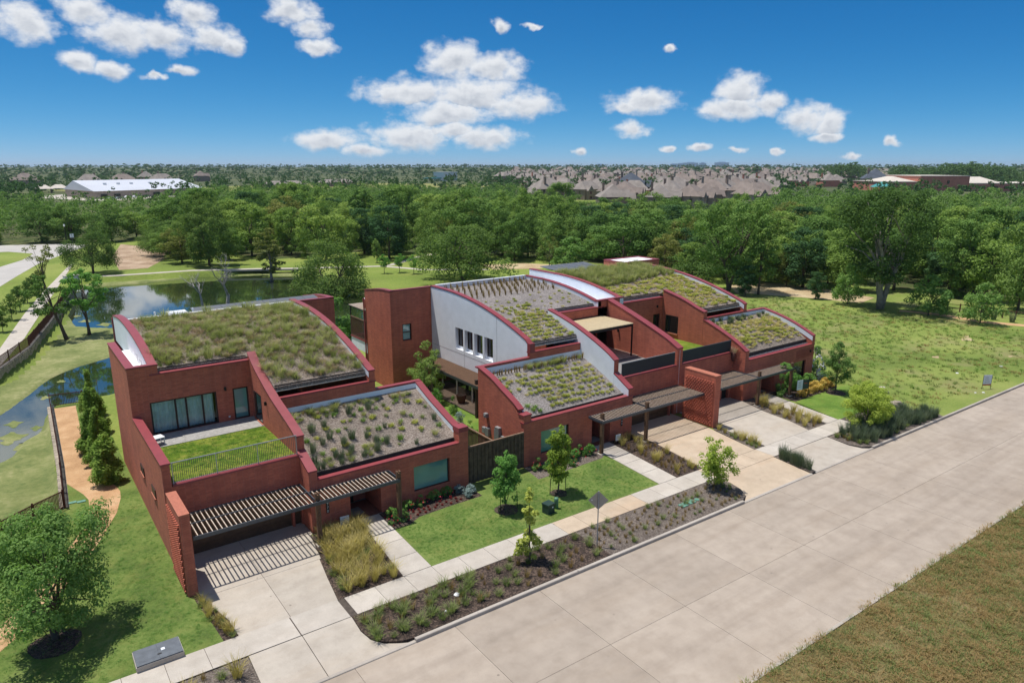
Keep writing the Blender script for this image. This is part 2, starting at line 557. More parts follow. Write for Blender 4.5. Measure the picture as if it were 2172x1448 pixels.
def clear_glass(name):
    m, nt, b = newmat(name)
    t = nnode(nt, 'ShaderNodeBsdfTransparent'); t.inputs[0].default_value = (.93, .99, .985, 1)
    g = nnode(nt, 'ShaderNodeBsdfGlossy'); g.inputs['Roughness'].default_value = .02
    f = nnode(nt, 'ShaderNodeFresnel'); f.inputs[0].default_value = 1.35
    mx = nnode(nt, 'ShaderNodeMixShader')
    nt.links.new(f.outputs[0], mx.inputs[0]); nt.links.new(t.outputs[0], mx.inputs[1]); nt.links.new(g.outputs[0], mx.inputs[2])
    nt.links.new(mx.outputs[0], nt.nodes['Material Output'].inputs[0])
    return m


M = {}
M['brick'] = brick_mat()
M['coping'] = plain('coping', (.255, .045, .052), .45, .0, .1, 2.)
M['white'] = plain('white', (.85, .885, .93), .75, 0, .05, 1.5)
M['white_metal'] = plain('white_metal', (.78, .80, .82), .4, .0, .05, 2.)
M['gutter'] = plain('gutter', (.42, .45, .48), .3, .7, .15, 4.)
M['dark_edge'] = plain('dark_edge', (.018, .015, .014), .7, 0, .4, 8.)
M['steel'] = plain('steel', (.075, .085, .10), .45, .4, .15, 5.)
M['steel_light'] = plain('steel_light', (.30, .33, .36), .4, .5, .15, 5.)
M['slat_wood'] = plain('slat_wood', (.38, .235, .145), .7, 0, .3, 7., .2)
M['slat_top_sunlit'] = plain('slat_top_sunlit', (.52, .43, .345), .8, 0, .2, 7., .2)  # paler colour stands in for sun on the slat tops
M['slat_side_shaded'] = plain('slat_side_shaded', (.15, .085, .048), .8, 0, .3, 7., .2)  # darker colour stands in for shade on the slat sides
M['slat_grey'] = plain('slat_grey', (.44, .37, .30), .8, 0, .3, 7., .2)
M['post_wood'] = plain('post_wood', (.14, .075, .04), .8, 0, .35, 9., .3)
M['dark_wood'] = plain('dark_wood', (.040, .026, .017), .8, 0, .4, 5., .3)
M['fence_wood'] = plain('fence_wood', (.095, .065, .044), .85, 0, .4, 4., .3)
M['fence_cap'] = plain('fence_cap', (.20, .125, .08), .85, 0, .3, 6., .3)
M['door_wood'] = plain('door_wood', (.085, .045, .022), .6, 0, .3, 5., .2)
M['frame'] = plain('frame', (.035, .014, .012), .5, 0, .2, 5.)
M['frame_dark'] = plain('frame_dark', (.012, .010, .010), .5, 0, .2, 5.)
M['dark_in'] = plain('dark_in', (.012, .011, .010), .9, 0, .3, 2.)
M['glass_teal'] = glass_mat('glass_teal', (.15, .36, .35), .08, .8)
M['glass_green'] = glass_mat('glass_green', (.14, .33, .24), .08, .8)
M['glass_dark'] = glass_mat('glass_dark', (.01, .014, .016), .05, .9)
M['glass_clear'] = clear_glass('glass_clear')
M['curtain'] = plain('curtain', (.76, .86, .83), .9, 0, .12, 3.)
M['awning'] = plain('awning', (.52, .43, .27), .5, .0, .08, 3.)
M['mesh_screen'] = plain('mesh_screen', (.008, .018, .026), .55, .0, .25, 20.)
M['deck_grey'] = plain('deck_grey', (.33, .32, .30), .85, 0, .2, 5., .2)
M['deck_brown'] = plain('deck_brown', (.36, .26, .185), .85, 0, .22, 5., .2)
M['paver_red'] = plain('paver_red', (.20, .075, .05), .85, 0, .25, 7., .2)
M['mat_grey'] = plain('mat_grey', (.22, .215, .21), .95, 0, .15, 12.)
M['soil'] = mulch_mat('soil', (.15, .115, .09), (.235, .19, .155), (.34, .29, .245), 19.)
M['soil_grey'] = mulch_mat('soil_grey', (.155, .135, .125), (.25, .22, .205), (.36, .33, .31), 19.)
M['mulch'] = mulch_mat('mulch', (.022, .014, .010), (.055, .036, .026), (.12, .082, .062), 13.)
M['mulch_grey'] = mulch_mat('mulch_grey', (.085, .066, .054), (.14, .112, .092), (.22, .185, .155), 18.)
M['concrete'] = concrete_mat('concrete', (.44, .395, .335), (.40, .31, .22), .4)
M['concrete_tan'] = concrete_mat('concrete_tan', (.49, .395, .29), (.50, .33, .20), .5)
M['concrete_light'] = concrete_mat('concrete_light', (.465, .425, .37), (.40, .33, .26), .35)
M['road'] = concrete_mat('road', (.36, .305, .248), (.30, .235, .17), .5, True)
M['kerb'] = concrete_mat('kerb', (.42, .38, .33), (.22, .19, .16), .6)
M['joint'] = plain('joint', (.075, .06, .048), .95, 0, .4, 5.)
M['lawn'] = grass_mat('lawn', (.085, .135, .032), (.135, .20, .045), (.20, .255, .07), .45, 8., .9, (.21, .215, .06), .45)
M['lawn_bright'] = grass_mat('lawn_bright', (.08, .155, .024), (.125, .215, .034), (.19, .27, .055), .4, 8., .8, (.25, .24, .06), .3)
M['turf'] = grass_mat('turf', (.07, .14, .010), (.13, .20, .02), (.23, .26, .04), .9, 10., .9, (.34, .30, .07), .6)
M['field'] = grass_mat('field', (.125, .175, .04), (.19, .25, .055), (.26, .30, .08), .10, 6., 1., (.27, .235, .115), .7)
M['park'] = grass_mat('park', (.11, .16, .032), (.175, .235, .045), (.245, .29, .07), .05, 2.5, .8, (.24, .23, .07), .4)
M['verge'] = grass_mat('verge', (.095, .09, .03), (.175, .145, .06), (.275, .22, .11), .22, 9., 1., (.075, .115, .02), .7)
M['farground'] = grass_mat('farground', (.045, .065, .025), (.075, .095, .038), (.13, .135, .06), .012, .1, .2)
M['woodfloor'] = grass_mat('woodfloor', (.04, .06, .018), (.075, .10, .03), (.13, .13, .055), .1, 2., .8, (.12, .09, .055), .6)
M['algae'] = grass_mat('algae', (.12, .16, .05), (.20, .225, .08), (.30, .30, .135), .25, 2.8, 1., (.13, .16, .05), .5)
M['mud'] = plain('mud', (.05, .055, .03), .9, 0, .3, 1.)
M['farfield'] = grass_mat('farfield', (.16, .18, .05), (.23, .235, .075), (.30, .28, .11), .01, .2, .2)
M['dirt'] = grass_mat('dirt', (.24, .165, .105), (.36, .26, .175), (.46, .35, .25), .25, 2.5, 1.)
M['straw'] = grass_mat('straw', (.33, .24, .14), (.44, .34, .20), (.52, .42, .27), .3, 3., .8)
M['granite'] = grass_mat('granite', (.38, .225, .115), (.50, .31, .165), (.58, .39, .23), .6, 14., .5)
M['rust'] = plain('rust', (.085, .022, .014), .75, .0, .3, 6.)
M['rust_dark'] = plain('rust_dark', (.06, .02, .015), .75, .0, .3, 6.)
M['stone'] = plain('stone', (.34, .29, .225), .9, 0, .3, 2.5, .5)
M['stone_dark'] = plain('stone_dark', (.17, .155, .13), .9, 0, .35, 2., .5)
M['pv'] = plain('pv', (.10, .11, .125), .55, 0, .15, 3.)
M['sign_back'] = plain('sign_back', (.30, .30, .29), .45, .5, .1, 5.)
M['sign_white'] = plain('sign_white', (.66, .70, .76), .6, 0, .04, 9.)
M['sign_red'] = plain('sign_red', (.45, .08, .06), .6, 0, .1, 9.)
M['sign_dark'] = plain('sign_dark', (.03, .045, .05), .5, 0, .5, 12.)
M['box_green'] = plain('box_green', (.018, .045, .038), .5, 0, .15, 5.)
M['pipe_green'] = plain('pipe_green', (.09, .21, .13), .5, 0, .1, 5.)
M['lid_green'] = plain('lid_green', (.12, .27, .20), .6, 0, .12, 9.)
M['vault_grey'] = plain('vault_grey', (.105, .12, .14), .75, 0, .18, 4.)
M['meter'] = plain('meter', (.30, .31, .32), .5, .4, .1, 6.)
M['bark'] = plain('bark', (.115, .088, .066), .95, 0, .35, 6., .6)
M['bark_light'] = plain('bark_light', (.27, .24, .205), .95, 0, .3, 3., .6)
M['bark_dead'] = plain('bark_dead', (.42, .39, .36), .95, 0, .3, 5., .5)
M['clay'] = plain('clay', (.11, .035, .025), .7, 0, .3, 6.)
M['plastic_white'] = plain('plastic_white', (.72, .73, .74), .6, 0, .06, 6.)
M['asphalt_far'] = plain('asphalt_far', (.42, .40, .37), .9, 0, .1, .2)


def water_mat():
    m, nt, b = newmat('water')
    p = pos(nt)
    n = noise(nt, p, .12, 4)
    nt.links.new(ramp(nt, n, [(.3, (.018, .034, .014)), (.7, (.04, .055, .02))]), b.inputs['Base Color'])
    b.inputs['Roughness'].default_value = .045
    b.inputs['IOR'].default_value = 1.9
    b.inputs['Specular IOR Level'].default_value = .9
    b.inputs['Coat Weight'].default_value = .5
    b.inputs['Coat Roughness'].default_value = .02
    bump(nt, b, noise(nt, p, 1.6, 3), .035, .05)
    return m


M['water'] = water_mat()

# ------------------------------------------------------------------ terrain
BASIN = [(1.0, 44.8), (1.45, 57), (1.75, 66.3), (6, 67.5), (46, 70), (49, 100), (46, 137), (20, 142.5), (10, 143.5), (8.3, 126), (5.9, 113), (3.7, 101), (1.3, 89), (-1.3, 81), (-7, 74), (-11, 50), (-2.5, 42.3)]
POND = [(9.6, 140.2), (15.7, 139), (21, 139), (29.6, 140.3), (40.6, 136.2), (46.5, 128), (46.8, 100), (44, 76), (22, 78), (13, 92), (10.6, 100.4), (6.6, 104.4), (6.4, 114), (8.5, 129.5)]
CREEK = [(14, 87), (8.2, 85.3), (5, 83.3), (2.2, 79.9), (.4, 75.4), (-1.1, 71.4), (-1.9, 70), (-9, 66), (-9, 53), (-1.9, 57.4), (-.9, 58.3), (-.2, 61.6), (1, 62.8), (1.6, 66.5), (6, 68.3), (14, 70.5)]


def poly_sd(poly, x, y):
    """signed distance, positive inside (numpy)"""
    d = np.full(x.shape, 1e9); ins = np.zeros(x.shape, bool)
    n = len(poly)
    for i in range(n):
        x0, y0 = poly[i]; x1, y1 = poly[(i + 1) % n]
        ex, ey = x1 - x0, y1 - y0
        t = np.clip(((x - x0) * ex + (y - y0) * ey) / (ex * ex + ey * ey), 0, 1)
        d = np.minimum(d, np.hypot(x - x0 - t * ex, y - y0 - t * ey))
        c = ((y0 > y) != (y1 > y)) & (x < (x1 - x0) * (y - y0) / ((y1 - y0) if y1 != y0 else 1e-9) + x0)
        ins ^= c
    return np.where(ins, d, -d)


def sstep(a, b, t):
    t = np.clip((t - a) / (b - a), 0, 1)
    return t * t * (3 - 2 * t)


def gz(x, y):
    x = np.asarray(x, float); y = np.asarray(y, float)
    b = poly_sd(BASIN, x, y)
    w = np.maximum(poly_sd(POND, x, y), poly_sd(CREEK, x, y))
    lump = .06 * np.sin(x * .9 + 1.3 * np.sin(y * .4)) * np.cos(y * .7)
    z = -0.82 * sstep(-.05, .45, b)
    z = z + np.where(b > .4, lump, 0)
    z = z - 0.9 * sstep(-.1, 1.3, w) * (b > 0)
    # gentle rise west of the creek walk, and the park behind
    near = sstep(31.2, 30.2, y)
    z = z - .35 * near
    far = sstep(850, 3000, np.hypot(x, y))
    return z + far * 15.0


def gzz(x, y):
    return float(gz(np.array([x]), np.array([y]))[0])


def build_ground():
    xs = np.concatenate([np.array([-9000, -4500, -2200, -1100, -550, -270, -130, -70, -40, -24]), np.arange(-16, 52, .55), np.arange(54, 130, 4.), np.array([140, 170, 220, 320, 500]), 600 * 1.13 ** np.arange(26)])
    ys = np.concatenate([np.array([-3000, -600, -100, -30, 0, 10, 20, 28, 30.2, 30.7, 31.2, 34, 38]), np.arange(40, 150, .6), np.arange(151, 260, 5.), np.array([270, 320, 400, 520]), 620 * 1.13 ** np.arange(26)])
    X, Y = np.meshgrid(xs, ys, indexing='ij')
    Z = gz(X, Y)
    nx, ny = X.shape
    co = np.stack([X, Y, Z], -1).reshape(-1, 3)
    i = np.arange(nx - 1)[:, None]; j = np.arange(ny - 1)[None]
    q = np.stack([i * ny + j, (i + 1) * ny + j, (i + 1) * ny + j + 1, i * ny + j + 1], -1).reshape(-1, 4)
    me = bpy.data.meshes.new('ground')
    me.from_pydata(co.tolist(), [], q.tolist())
    cx = (X[:-1, :-1] + X[1:, 1:]) / 2; cy = (Y[:-1, :-1] + Y[1:, 1:]) / 2
    b = poly_sd(BASIN, cx, cy); w = np.maximum(poly_sd(POND, cx, cy), poly_sd(CREEK, cx, cy))
    mi = np.zeros(cx.shape, int)            # 0 park grass
    mi[(b > 0)] = 1                         # algae flat
    mi[(b > 0) & (w > .65)] = 2             # mud
    mi[(b > 0) & (b < 1.1) & (cy > 66)] = 0
    mi[np.hypot(cx, cy) > 430] = 3
    for m in ('park', 'algae', 'mud', 'farground'):
        me.materials.append(M[m])
    me.polygons.foreach_set('material_index', mi.reshape(-1).tolist())
    me.polygons.foreach_set('use_smooth', [True] * len(me.polygons))
    g = link('ground', me)
    tag(g, kind='structure')
    wtr = MB().add([(-14, 40, -1.0), (60, 40, -1.0), (60, 150, -1.0), (-14, 150, -1.0)], [(0, 1, 2, 3)]).obj('pond_water', M['water'])
    tag(wtr, kind='structure')


build_ground()
am = MB()
for k, (x, y, r) in enumerate(((-.9, 66.5, .5), (-1.2, 63, .8), (1.6, 73, .35), (-.5, 60.6, .5), (3.2, 78, .3), (8.2, 108, .6), (10, 104, .7), (.5, 64.4, .35), (7.6, 112.5, .4))):
    pl = [(x + r * (1 + .4 * math.sin(3 * a + k) + .2 * math.sin(7 * a)) * math.cos(a), y + 1.6 * r * (1 + .3 * math.cos(4 * a + k)) * math.sin(a)) for a in [i * math.tau / 22 for i in range(22)]]
    am.prism_z(-1.02, -.992, pl)
tag(am.obj('algae_mats', M['algae']), kind='stuff')


def ry(x, base):
    return base - 0.0145 * (x - 10)


def sheet(name, poly, mat, z=0.004, thick=.3, kind='structure', parent=None):
    o = MB().prism_z(z - thick, z, poly).obj(name, M[mat], parent)
    if parent is None:
        tag(o, kind=kind)
    return o


# --- road with its concrete panels
rd = MB().prism_z(-.45, -.15, [(-60, ry(-60, 23.0)), (-60, ry(-60, 13.4)), (200, ry(200, 13.4)), (200, ry(200, 23.0))]).obj('road', M['joint'])
tag(rd, kind='structure')
XJ = [22.72 + 4.56 * k for k in range(-11, 25)]
for a, b in zip(XJ[:-1], XJ[1:]):
    for y0, y1 in ((13.45, 18.13), (18.13, 22.86)):
        g_ = .007
        MB().prism_z(-.22, -.13, [(a + g_, ry(a, y0) + g_), (b - g_, ry(b, y0) + g_), (b - g_, ry(b, y1) - g_), (a + g_, ry(a, y1) - g_)]).obj('slab', M['road'], rd)

# --- kerbs (gaps at the driveways)


def kerb(x0, x1, far=False, z1=.025):
    mb = MB()
    n = max(2, int((x1 - x0) / 3))
    base = 22.86 if not far else 13.30
    w = .16
    for i in range(n):
        a = x0 + (x1 - x0) * i / n; b = x0 + (x1 - x0) * (i + 1) / n - .008
        ya, yb = ry(a, base), ry(b, base)
        # rounded nose towards the road
        prof = [(0, -.2), (0, z1 - .04), (.012, z1 - .015), (.04, z1), (w, z1), (w, -.2)]
        if far:
            prof = [(w - p, z) for p, z in prof][::-1]
        A = [(a, ya + p, z) for p, z in prof]; B = [(b, yb + p, z) for p, z in prof]
        mb._prism(A, B, len(prof))
    return tag(mb.obj('kerb', M['kerb']), kind='structure')


kerb(-40, 4.3); kerb(11.75, 33.3); kerb(47.6, 150)
kerb(-40, 150, far=True, z1=-.06)
for a, b in ((4.3, 11.75), (33.3, 40.25), (40.6, 47.6)):   # lowered lips at the aprons
    kerb(a, b, z1=-.085)

# --- sidewalk
sw = MB().prism_z(-.3, .006, [(-40, ry(-40, 25.87)), (54, ry(54, 25.87)), (54, ry(54, 27.36)), (-40, ry(-40, 27.36))]).obj('sidewalk', M['joint'])
tag(sw, kind='structure')
xx = -22.5
SWJ = []
while xx < 52:
    SWJ.append(xx)
    xx += 1.5
for a, b in zip(SWJ[:-1], SWJ[1:]):
    if 5.7 < (a + b) / 2 < 10.4 or b > 51.2:
        continue
    tan = 23.2 < (a + b) / 2 < 29 or 34.8 < (a + b) / 2 < 41
    mt = M['concrete_tan'] if tan else M['concrete_light']
    g_ = .009
    MB().prism_z(-.08, .022, [(a + g_, ry(a, 25.88)), (b - g_, ry(b, 25.88)), (b - g_, ry(b, 27.35)), (a + g_, ry(a, 27.35))]).obj('slab', mt, sw)
for a, b in ((5.87, 8.0), (8.03, 10.2)):
    MB().prism_z(-.08, .024, [(a, ry(a, 25.88)), (b - .02, ry(b, 25.88)), (b - .02, ry(b, 27.37)), (a, ry(a, 27.37))]).obj('slab', M['concrete_light'], sw)


def sloped(poly, zf, thick=.2):
    mb = MB(); n = len(poly)
    return mb._prism([(x, y, zf(x, y)) for x, y in poly], [(x, y, zf(x, y) - thick) for x, y in poly], n)


def apron_z(x, y):
    t = min(1, max(0, (y - 22.6) / 3.0))
    return -.105 + .128 * t


def driveway(name, label_mat, slabs, aprons, jpoly):
    d = MB().prism_z(-.3, .004, jpoly).obj(name, M['joint'])
    tag(d, kind='structure')
    for p in slabs:
        MB().prism_z(-.08, .018, p).obj('slab', M[label_mat], d)
    for p in aprons:
        sloped(p, apron_z).obj('apron', M[label_mat], d)
    return d


g_ = .012
driveway('driveway', 'concrete', [
    [(5.27, 31.17), (8.05, 31.17), (8.05, 35.33), (5.27, 35.33)], [(8.07, 31.17), (10.9, 31.17), (11.3, 33.7), (11.47, 33.8), (11.47, 35.33), (8.07, 35.33)],
    [(5.88, 27.39), (8.05, 27.38), (8.05, 31.15), (5.3, 31.15), (5.57, 29.9), (5.83, 28.8)], [(8.07, 27.38), (10.2, 27.36), (10.5, 29.3), (10.82, 31.15), (8.07, 31.15)]],
    [[(4.3, 22.98), (8.0, 22.93), (8.0, 25.86), (5.84, 25.88), (5.78, 24.1), (5.4, 23.5), (4.9, 23.2)],
     [(8.03, 22.93), (11.7, 22.88), (11.15, 23.15), (10.6, 23.5), (10.25, 24), (10.13, 24.7), (10.2, 25.84), (8.03, 25.86)]],
    [(5.3, 27.38), (10.9, 27.36), (11.4, 33.8), (11.47, 35.34), (5.27, 35.34)])
driveway('driveway', 'concrete_tan', [
    [(35.05, 27.02), (40.42, 26.94), (41.27, 31.65), (35.75, 31.65)], [(35.75, 31.68), (41.3, 31.68), (41.38, 35.3), (35.56, 35.3)]],
    [[(33.35, 22.58), (40.2, 22.47), (40.38, 25.42), (34.5, 25.5), (34.75, 24.7), (34.5, 23.7), (34.0, 22.95)]],
    [(34.98, 27.01), (40.45, 26.92), (41.35, 35.3), (35.6, 35.3)])
driveway('driveway', 'concrete', [
    [(41.62, 26.92), (46.88, 26.84), (47.45, 28.7), (47.78, 31.3), (42.02, 31.3)], [(42.03, 31.33), (47.8, 31.33), (48.5, 33.8), (48.5, 35.3), (42.08, 35.3)]],
    [[(40.66, 22.46), (47.55, 22.36), (46.95, 22.8), (46.62, 23.6), (46.72, 25.3), (41.12, 25.4), (40.9, 24)]],
    [(41.6, 26.91), (46.9, 26.83), (48.4, 35.3), (42.03, 35.3)])

# --- walks to the front doors


def walk(rows):
    (l0, r0), (l1, r1) = rows
    w = MB().prism_z(-.3, .004, [l1, r1, r0, l0]).obj('front_walk', M['joint'])
    tag(w, kind='structure')
    n = 4
    for i in range(n):
        t0, t1 = i / n + .002, (i + 1) / n - .002
        lp = lambda a, b, t: (a[0] + (b[0] - a[0]) * t, a[1] + (b[1] - a[1]) * t)
        MB().prism_z(-.08, .018, [lp(l1, l0, t0), lp(r1, r0, t0), lp(r1, r0, t1), lp(l1, l0, t1)]).obj('slab', M['concrete_light'], w)


walk((((14.1, 33.75), (15.3, 33.75)), ((13.5, 27.33), (15.02, 27.31))))
walk((((31.6, 33.9), (33.25, 33.9)), ((31.0, 27.07), (32.57, 27.05))))
walk((((50.4, 33.9), (52.1, 33.9)), ((49.3, 26.80), (50.8, 26.78))))

# --- lawns, beds and mulch
sheet('lawn', [(-14, 27.7), (5.28, 27.42), (5.2, 28.8), (4.95, 31.5), (4.83, 35), (4.83, 52), (4.83, 66.0), (1.78, 66.1), (1.35, 52), (1.16, 45.2), (-2.1, 42.55), (-14, 37)], 'lawn')
sheet('planting_bed', [(5.28, 27.42), (5.86, 27.41), (5.82, 28.75), (5.55, 29.9), (5.28, 31.5), (4.97, 31.5), (5.2, 28.8)], 'mulch', .007)
sheet('planting_bed', [(10.22, 27.36), (13.48, 27.33), (14.08, 33.8), (11.45, 33.8), (10.84, 31.2), (10.5, 29.3)], 'mulch', .007)
sheet('lawn', [(15.04, 27.31), (30.98, 27.08), (31.58, 33.9), (15.32, 33.78)], 'lawn')
sheet('planting_bed', [(15.32, 33.8), (15.2, 31.7), (16.2, 31.65), (17, 32.1), (18.8, 32.2), (21.3, 32.2), (21.3, 33.8)], 'mulch', .009)
sheet('planting_bed', [(25.7, 33.92), (25.4, 32.0), (28, 32.0), (30.9, 32.1), (31.4, 32.4), (31.55, 33.92)], 'mulch_grey', .009)
sheet('planting_bed', [(32.6, 27.05), (34.96, 27.02), (35.74, 31.7), (35.55, 33.92), (33.27, 33.92)], 'mulch', .007)
sheet('planting_bed', [(40.46, 26.93), (41.58, 26.91), (42.0, 31.28), (41.38, 31.28)], 'mulch_grey', .007)
sheet('planting_bed', [(46.92, 26.83), (49.28, 26.8), (50.38, 33.9), (48.52, 33.9), (47.82, 31.4), (47.48, 28.7)], 'mulch_grey', .007)
sheet('lawn', [(50.84, 26.77), (56.5, 26.6), (60.5, 31.3), (52.0, 31.2)], 'lawn_bright', .008)
sheet('planting_bed', [(52.0, 31.22), (58.6, 31.3), (60.2, 33.0), (60.5, 35), (58.6, 35), (52.1, 33.9)], 'mulch', .010)
sheet('planting_strip', [(11.75, 23.02), (22.9, 22.85), (22.9, ry(22.9, 25.86)), (10.24, 25.86), (10.16, 24.7), (10.28, 24), (10.62, 23.52), (11.17, 23.17)], 'mulch', .010)
sheet('planting_strip', [(22.9, 22.85), (33.35, 22.7), (34.0, 22.98), (34.48, 23.7), (34.72, 24.7), (34.45, ry(34.4, 25.86)), (22.9, ry(22.9, 25.86))], 'mulch_grey', .010)
sheet('planting_strip', [(-14, 23.4), (4.3, 23.1), (4.88, 23.22), (5.38, 23.52), (5.75, 24.1), (5.8, 25.86), (-14, 26.15)], 'mulch_grey', .010)
sheet('planting_strip', [(40.24, 22.5), (40.62, 22.5), (41.08, 25.38), (40.42, 25.4)], 'mulch_grey', .010)
sheet('planting_strip', [(47.6, 22.48), (58.2, 22.33), (58.8, 23.6), (56.5, 25.4), (51.2, 25.24), (46.76, 25.3), (46.66, 23.6), (46.98, 22.82)], 'mulch_grey', .010)
sheet('field', [(51.0, 25.25), (58.2, 22.33), (150, 20.97), (150, 70), (100, 70), (60, 62), (58.75, 35), (60.5, 31.3), (56.5, 26.6)], 'field', .004)


def bumpy(name, x0, x1, y0, yf, mat, step=.5, z=0.0, amp=.05):
    xs = np.arange(x0, x1 + .01, step)
    rows = []
    n = 60
    for x in xs:
        ye = yf(x)
        for j in range(n + 1):
            t = j / n
            y = y0 + (ye - y0) * t
            zz = z + amp * math.sin(x * 1.3 + math.sin(y * .9) * 2) * math.cos(y * 1.1 + x * .31) + .12 * min(1, (ye - y) / 3) + amp * .6 * math.sin(x * 3.1 + y * 2.3)
            if j == n: zz = z - .12
            rows.append((x, y + (0.06 * math.sin(x * 2.7) + .05 * math.sin(x * 7.1) if j == n else 0), zz))
    fs = []
    for i in range(len(xs) - 1):
        for j in range(n):
            a = i * (n + 1) + j
            fs.append((a, a + n + 1, a + n + 2, a + 1))
    o = MB().add(rows, fs).obj(name, M[mat], smooth=True)
    return tag(o, kind='structure')


bumpy('verge', 4, 90, -6, lambda x: ry(x, 13.42), 'verge', .5, -.03)

# --- trail of decomposed granite, behind the left house and by the field
sheet('trail', [(1.7, 65.6), (1.5, 57.5), (1.37, 48.9), (2.1, 46.4), (2.27, 45.4), (2.2, 44.2), (1.9, 42.6), (1.2, 40.6), (.2, 38.4), (-.9, 36.2), (-1.75, 34.6), (-3.2, 32.8), (-6, 30.4), (-6, 28.6), (-2.6, 31.6), (-.9, 33.6), (.3, 35.7), (1.4, 37.9), (2.45, 40.2), (3.4, 42.7), (3.85, 44.6), (3.95, 45.6), (3.85, 46.5), (3.1, 49.2), (2.85, 52), (3.07, 57.3), (3.4, 65.4)], 'granite', .014)
sheet('trail', [(97.6, 44.8), (98.9, 41), (98.6, 35), (101, 30), (103, 24), (104.5, 24), (102.4, 30.5), (100, 35.5), (100.3, 41), (98.6, 45.2)], 'granite', .014)
# --- park paths, the lane on the left and its footpath
sheet('footpath', [(-1.36, 83.5), (1.1, 96), (3.7, 113), (8.0, 141), (12.2, 167.5), (11.8, 168.2), (7.7, 146), (4.3, 128), (1.7, 112.3), (-1.3, 91.6)], 'concrete_light', .035)
sheet('footpath', [(9, 146.5), (16, 143.2), (29, 141.9), (39.5, 137), (48, 132), (60.5, 126.4), (64.5, 117.5), (75, 110), (75, 111.5), (65.4, 118.6), (61.6, 127.6), (48.5, 133.6), (40, 138.6), (29.3, 143.5), (16.3, 144.8), (9, 148.1)], 'concrete_light', .02)
sheet('footpath', [(61, 126.8), (63.6, 127), (75.5, 136), (90, 142), (90, 143.6), (75, 137.5)], 'concrete_light', .022)
sheet('lane', [(-12, 98), (-1, 139), (2.4, 154.4), (6.6, 172), (13.2, 190.6), (19, 205), (14.7, 212), (.7, 217.6), (-30, 225), (-30, 205), (2, 200), (6.5, 192), (4, 180), (-4, 160), (-12, 135), (-30, 110)], 'asphalt_far', .02)
sheet('bare_soil', [(25.5, 203), (33, 185.5), (30, 168), (23, 151), (18.2, 151.5), (20, 175)], 'dirt', .02)
sheet('bare_soil', [(92, 67), (97, 57.5), (99.5, 51), (105, 52), (107, 63), (104, 71), (97, 72)], 'straw', .02)
sheet('bare_soil', [(76, 110), (84, 106), (90, 108), (86, 114), (78, 117)], 'straw', .02)
for k, (x, y, r) in enumerate(((87.5, 32.3, .9), (76.5, 30.9, .5), (88.9, 33.0, .5), (83, 26.5, .3), (92, 27, .4))):
    pl = [(x + r * (1 + .35 * math.sin(3 * a + k)) * math.cos(a), y + r * .6 * (1 + .3 * math.cos(4 * a + k)) * math.sin(a)) for a in [i * math.tau / 14 for i in range(14)]]
    sheet('bare_patch', pl, 'straw', .012)
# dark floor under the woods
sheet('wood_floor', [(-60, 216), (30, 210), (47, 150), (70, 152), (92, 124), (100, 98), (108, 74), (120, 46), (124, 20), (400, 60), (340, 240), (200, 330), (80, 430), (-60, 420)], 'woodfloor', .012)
for poly in ([(120, 560), (270, 620), (430, 560), (420, 690), (420, 800), (300, 840), (120, 700)], [(400, 500), (440, 520), (560, 690), (520, 700)], [(60, 640), (160, 700), (160, 760), (40, 720)]):
    sheet('pasture', poly, 'farfield', .03)

# ------------------------------------------------------------------ houses
def prof_wall(h, x0, x1, prof, mat='brick', zb=-.2, name='wall'):
    return MB().prism_x(x0, x1, [(prof[0][0], zb)] + [(y, z - .05) for y, z in prof] + [(prof[-1][0], zb)]).obj(name, M[mat], h)


def prof_coping(h, x0, x1, prof, t=.09, o=.025, mat='coping'):
    p = [(prof[0][0] - o, prof[0][1])] + list(prof[1:-1]) + [(prof[-1][0] + o, prof[-1][1])]
    return MB().prism_x(x0 - o, x1 + o, p + [(y, z - t) for y, z in p[::-1]]).obj('coping', M[mat], h)


def coping_x(h, x0, x1, y0, y1, z, t=.09, o=.025, mat='coping', ox=0.):
    return MB().box(x0 - ox, x1 + ox, y0 - o, y1 + o, z - t, z).obj('coping', M[mat], h)


def flash(h, xf, side, prof, drop, mat='white', t=.02):
    """pale flashing on the face x=xf of an arc wall; side -1 faces -X"""
    a, b = (xf - t, xf - .002) if side < 0 else (xf + .002, xf + t)
    return MB().prism_x(a, b, [(y, z - .095) for y, z in prof] + [(y, z - drop) for y, z in prof[::-1]]).obj('flashing', M[mat], h)


def green_roof(h, x0, x1, prof, mat='soil', t=.22):
    n = len(prof)
    return MB().prism_x(x0, x1, list(prof) + [(y, z - t) for y, z in prof[::-1]]).obj('green_roof', M[mat], h)


def roof_edge(h, x0, x1, yf, z, ycop):
    """dark edging board and bright gutter in front of a planted roof"""
    MB().box(x0 + .02, x1 - .02, yf - .05, yf - .003, z - .26, z + .05).obj('edging', M['dark_edge'], h)
    g = MB()
    g.box(x0 + .02, x1 - .02, ycop + .02, yf - .06, z - .30, z - .26)
    x = x0 + .4
    while x < x1 - .3:
        g.box(x, x + .05, ycop + .03, yf - .06, z - .26, z - .22)
        x += .9
    g.obj('gutter', M['gutter'], h)


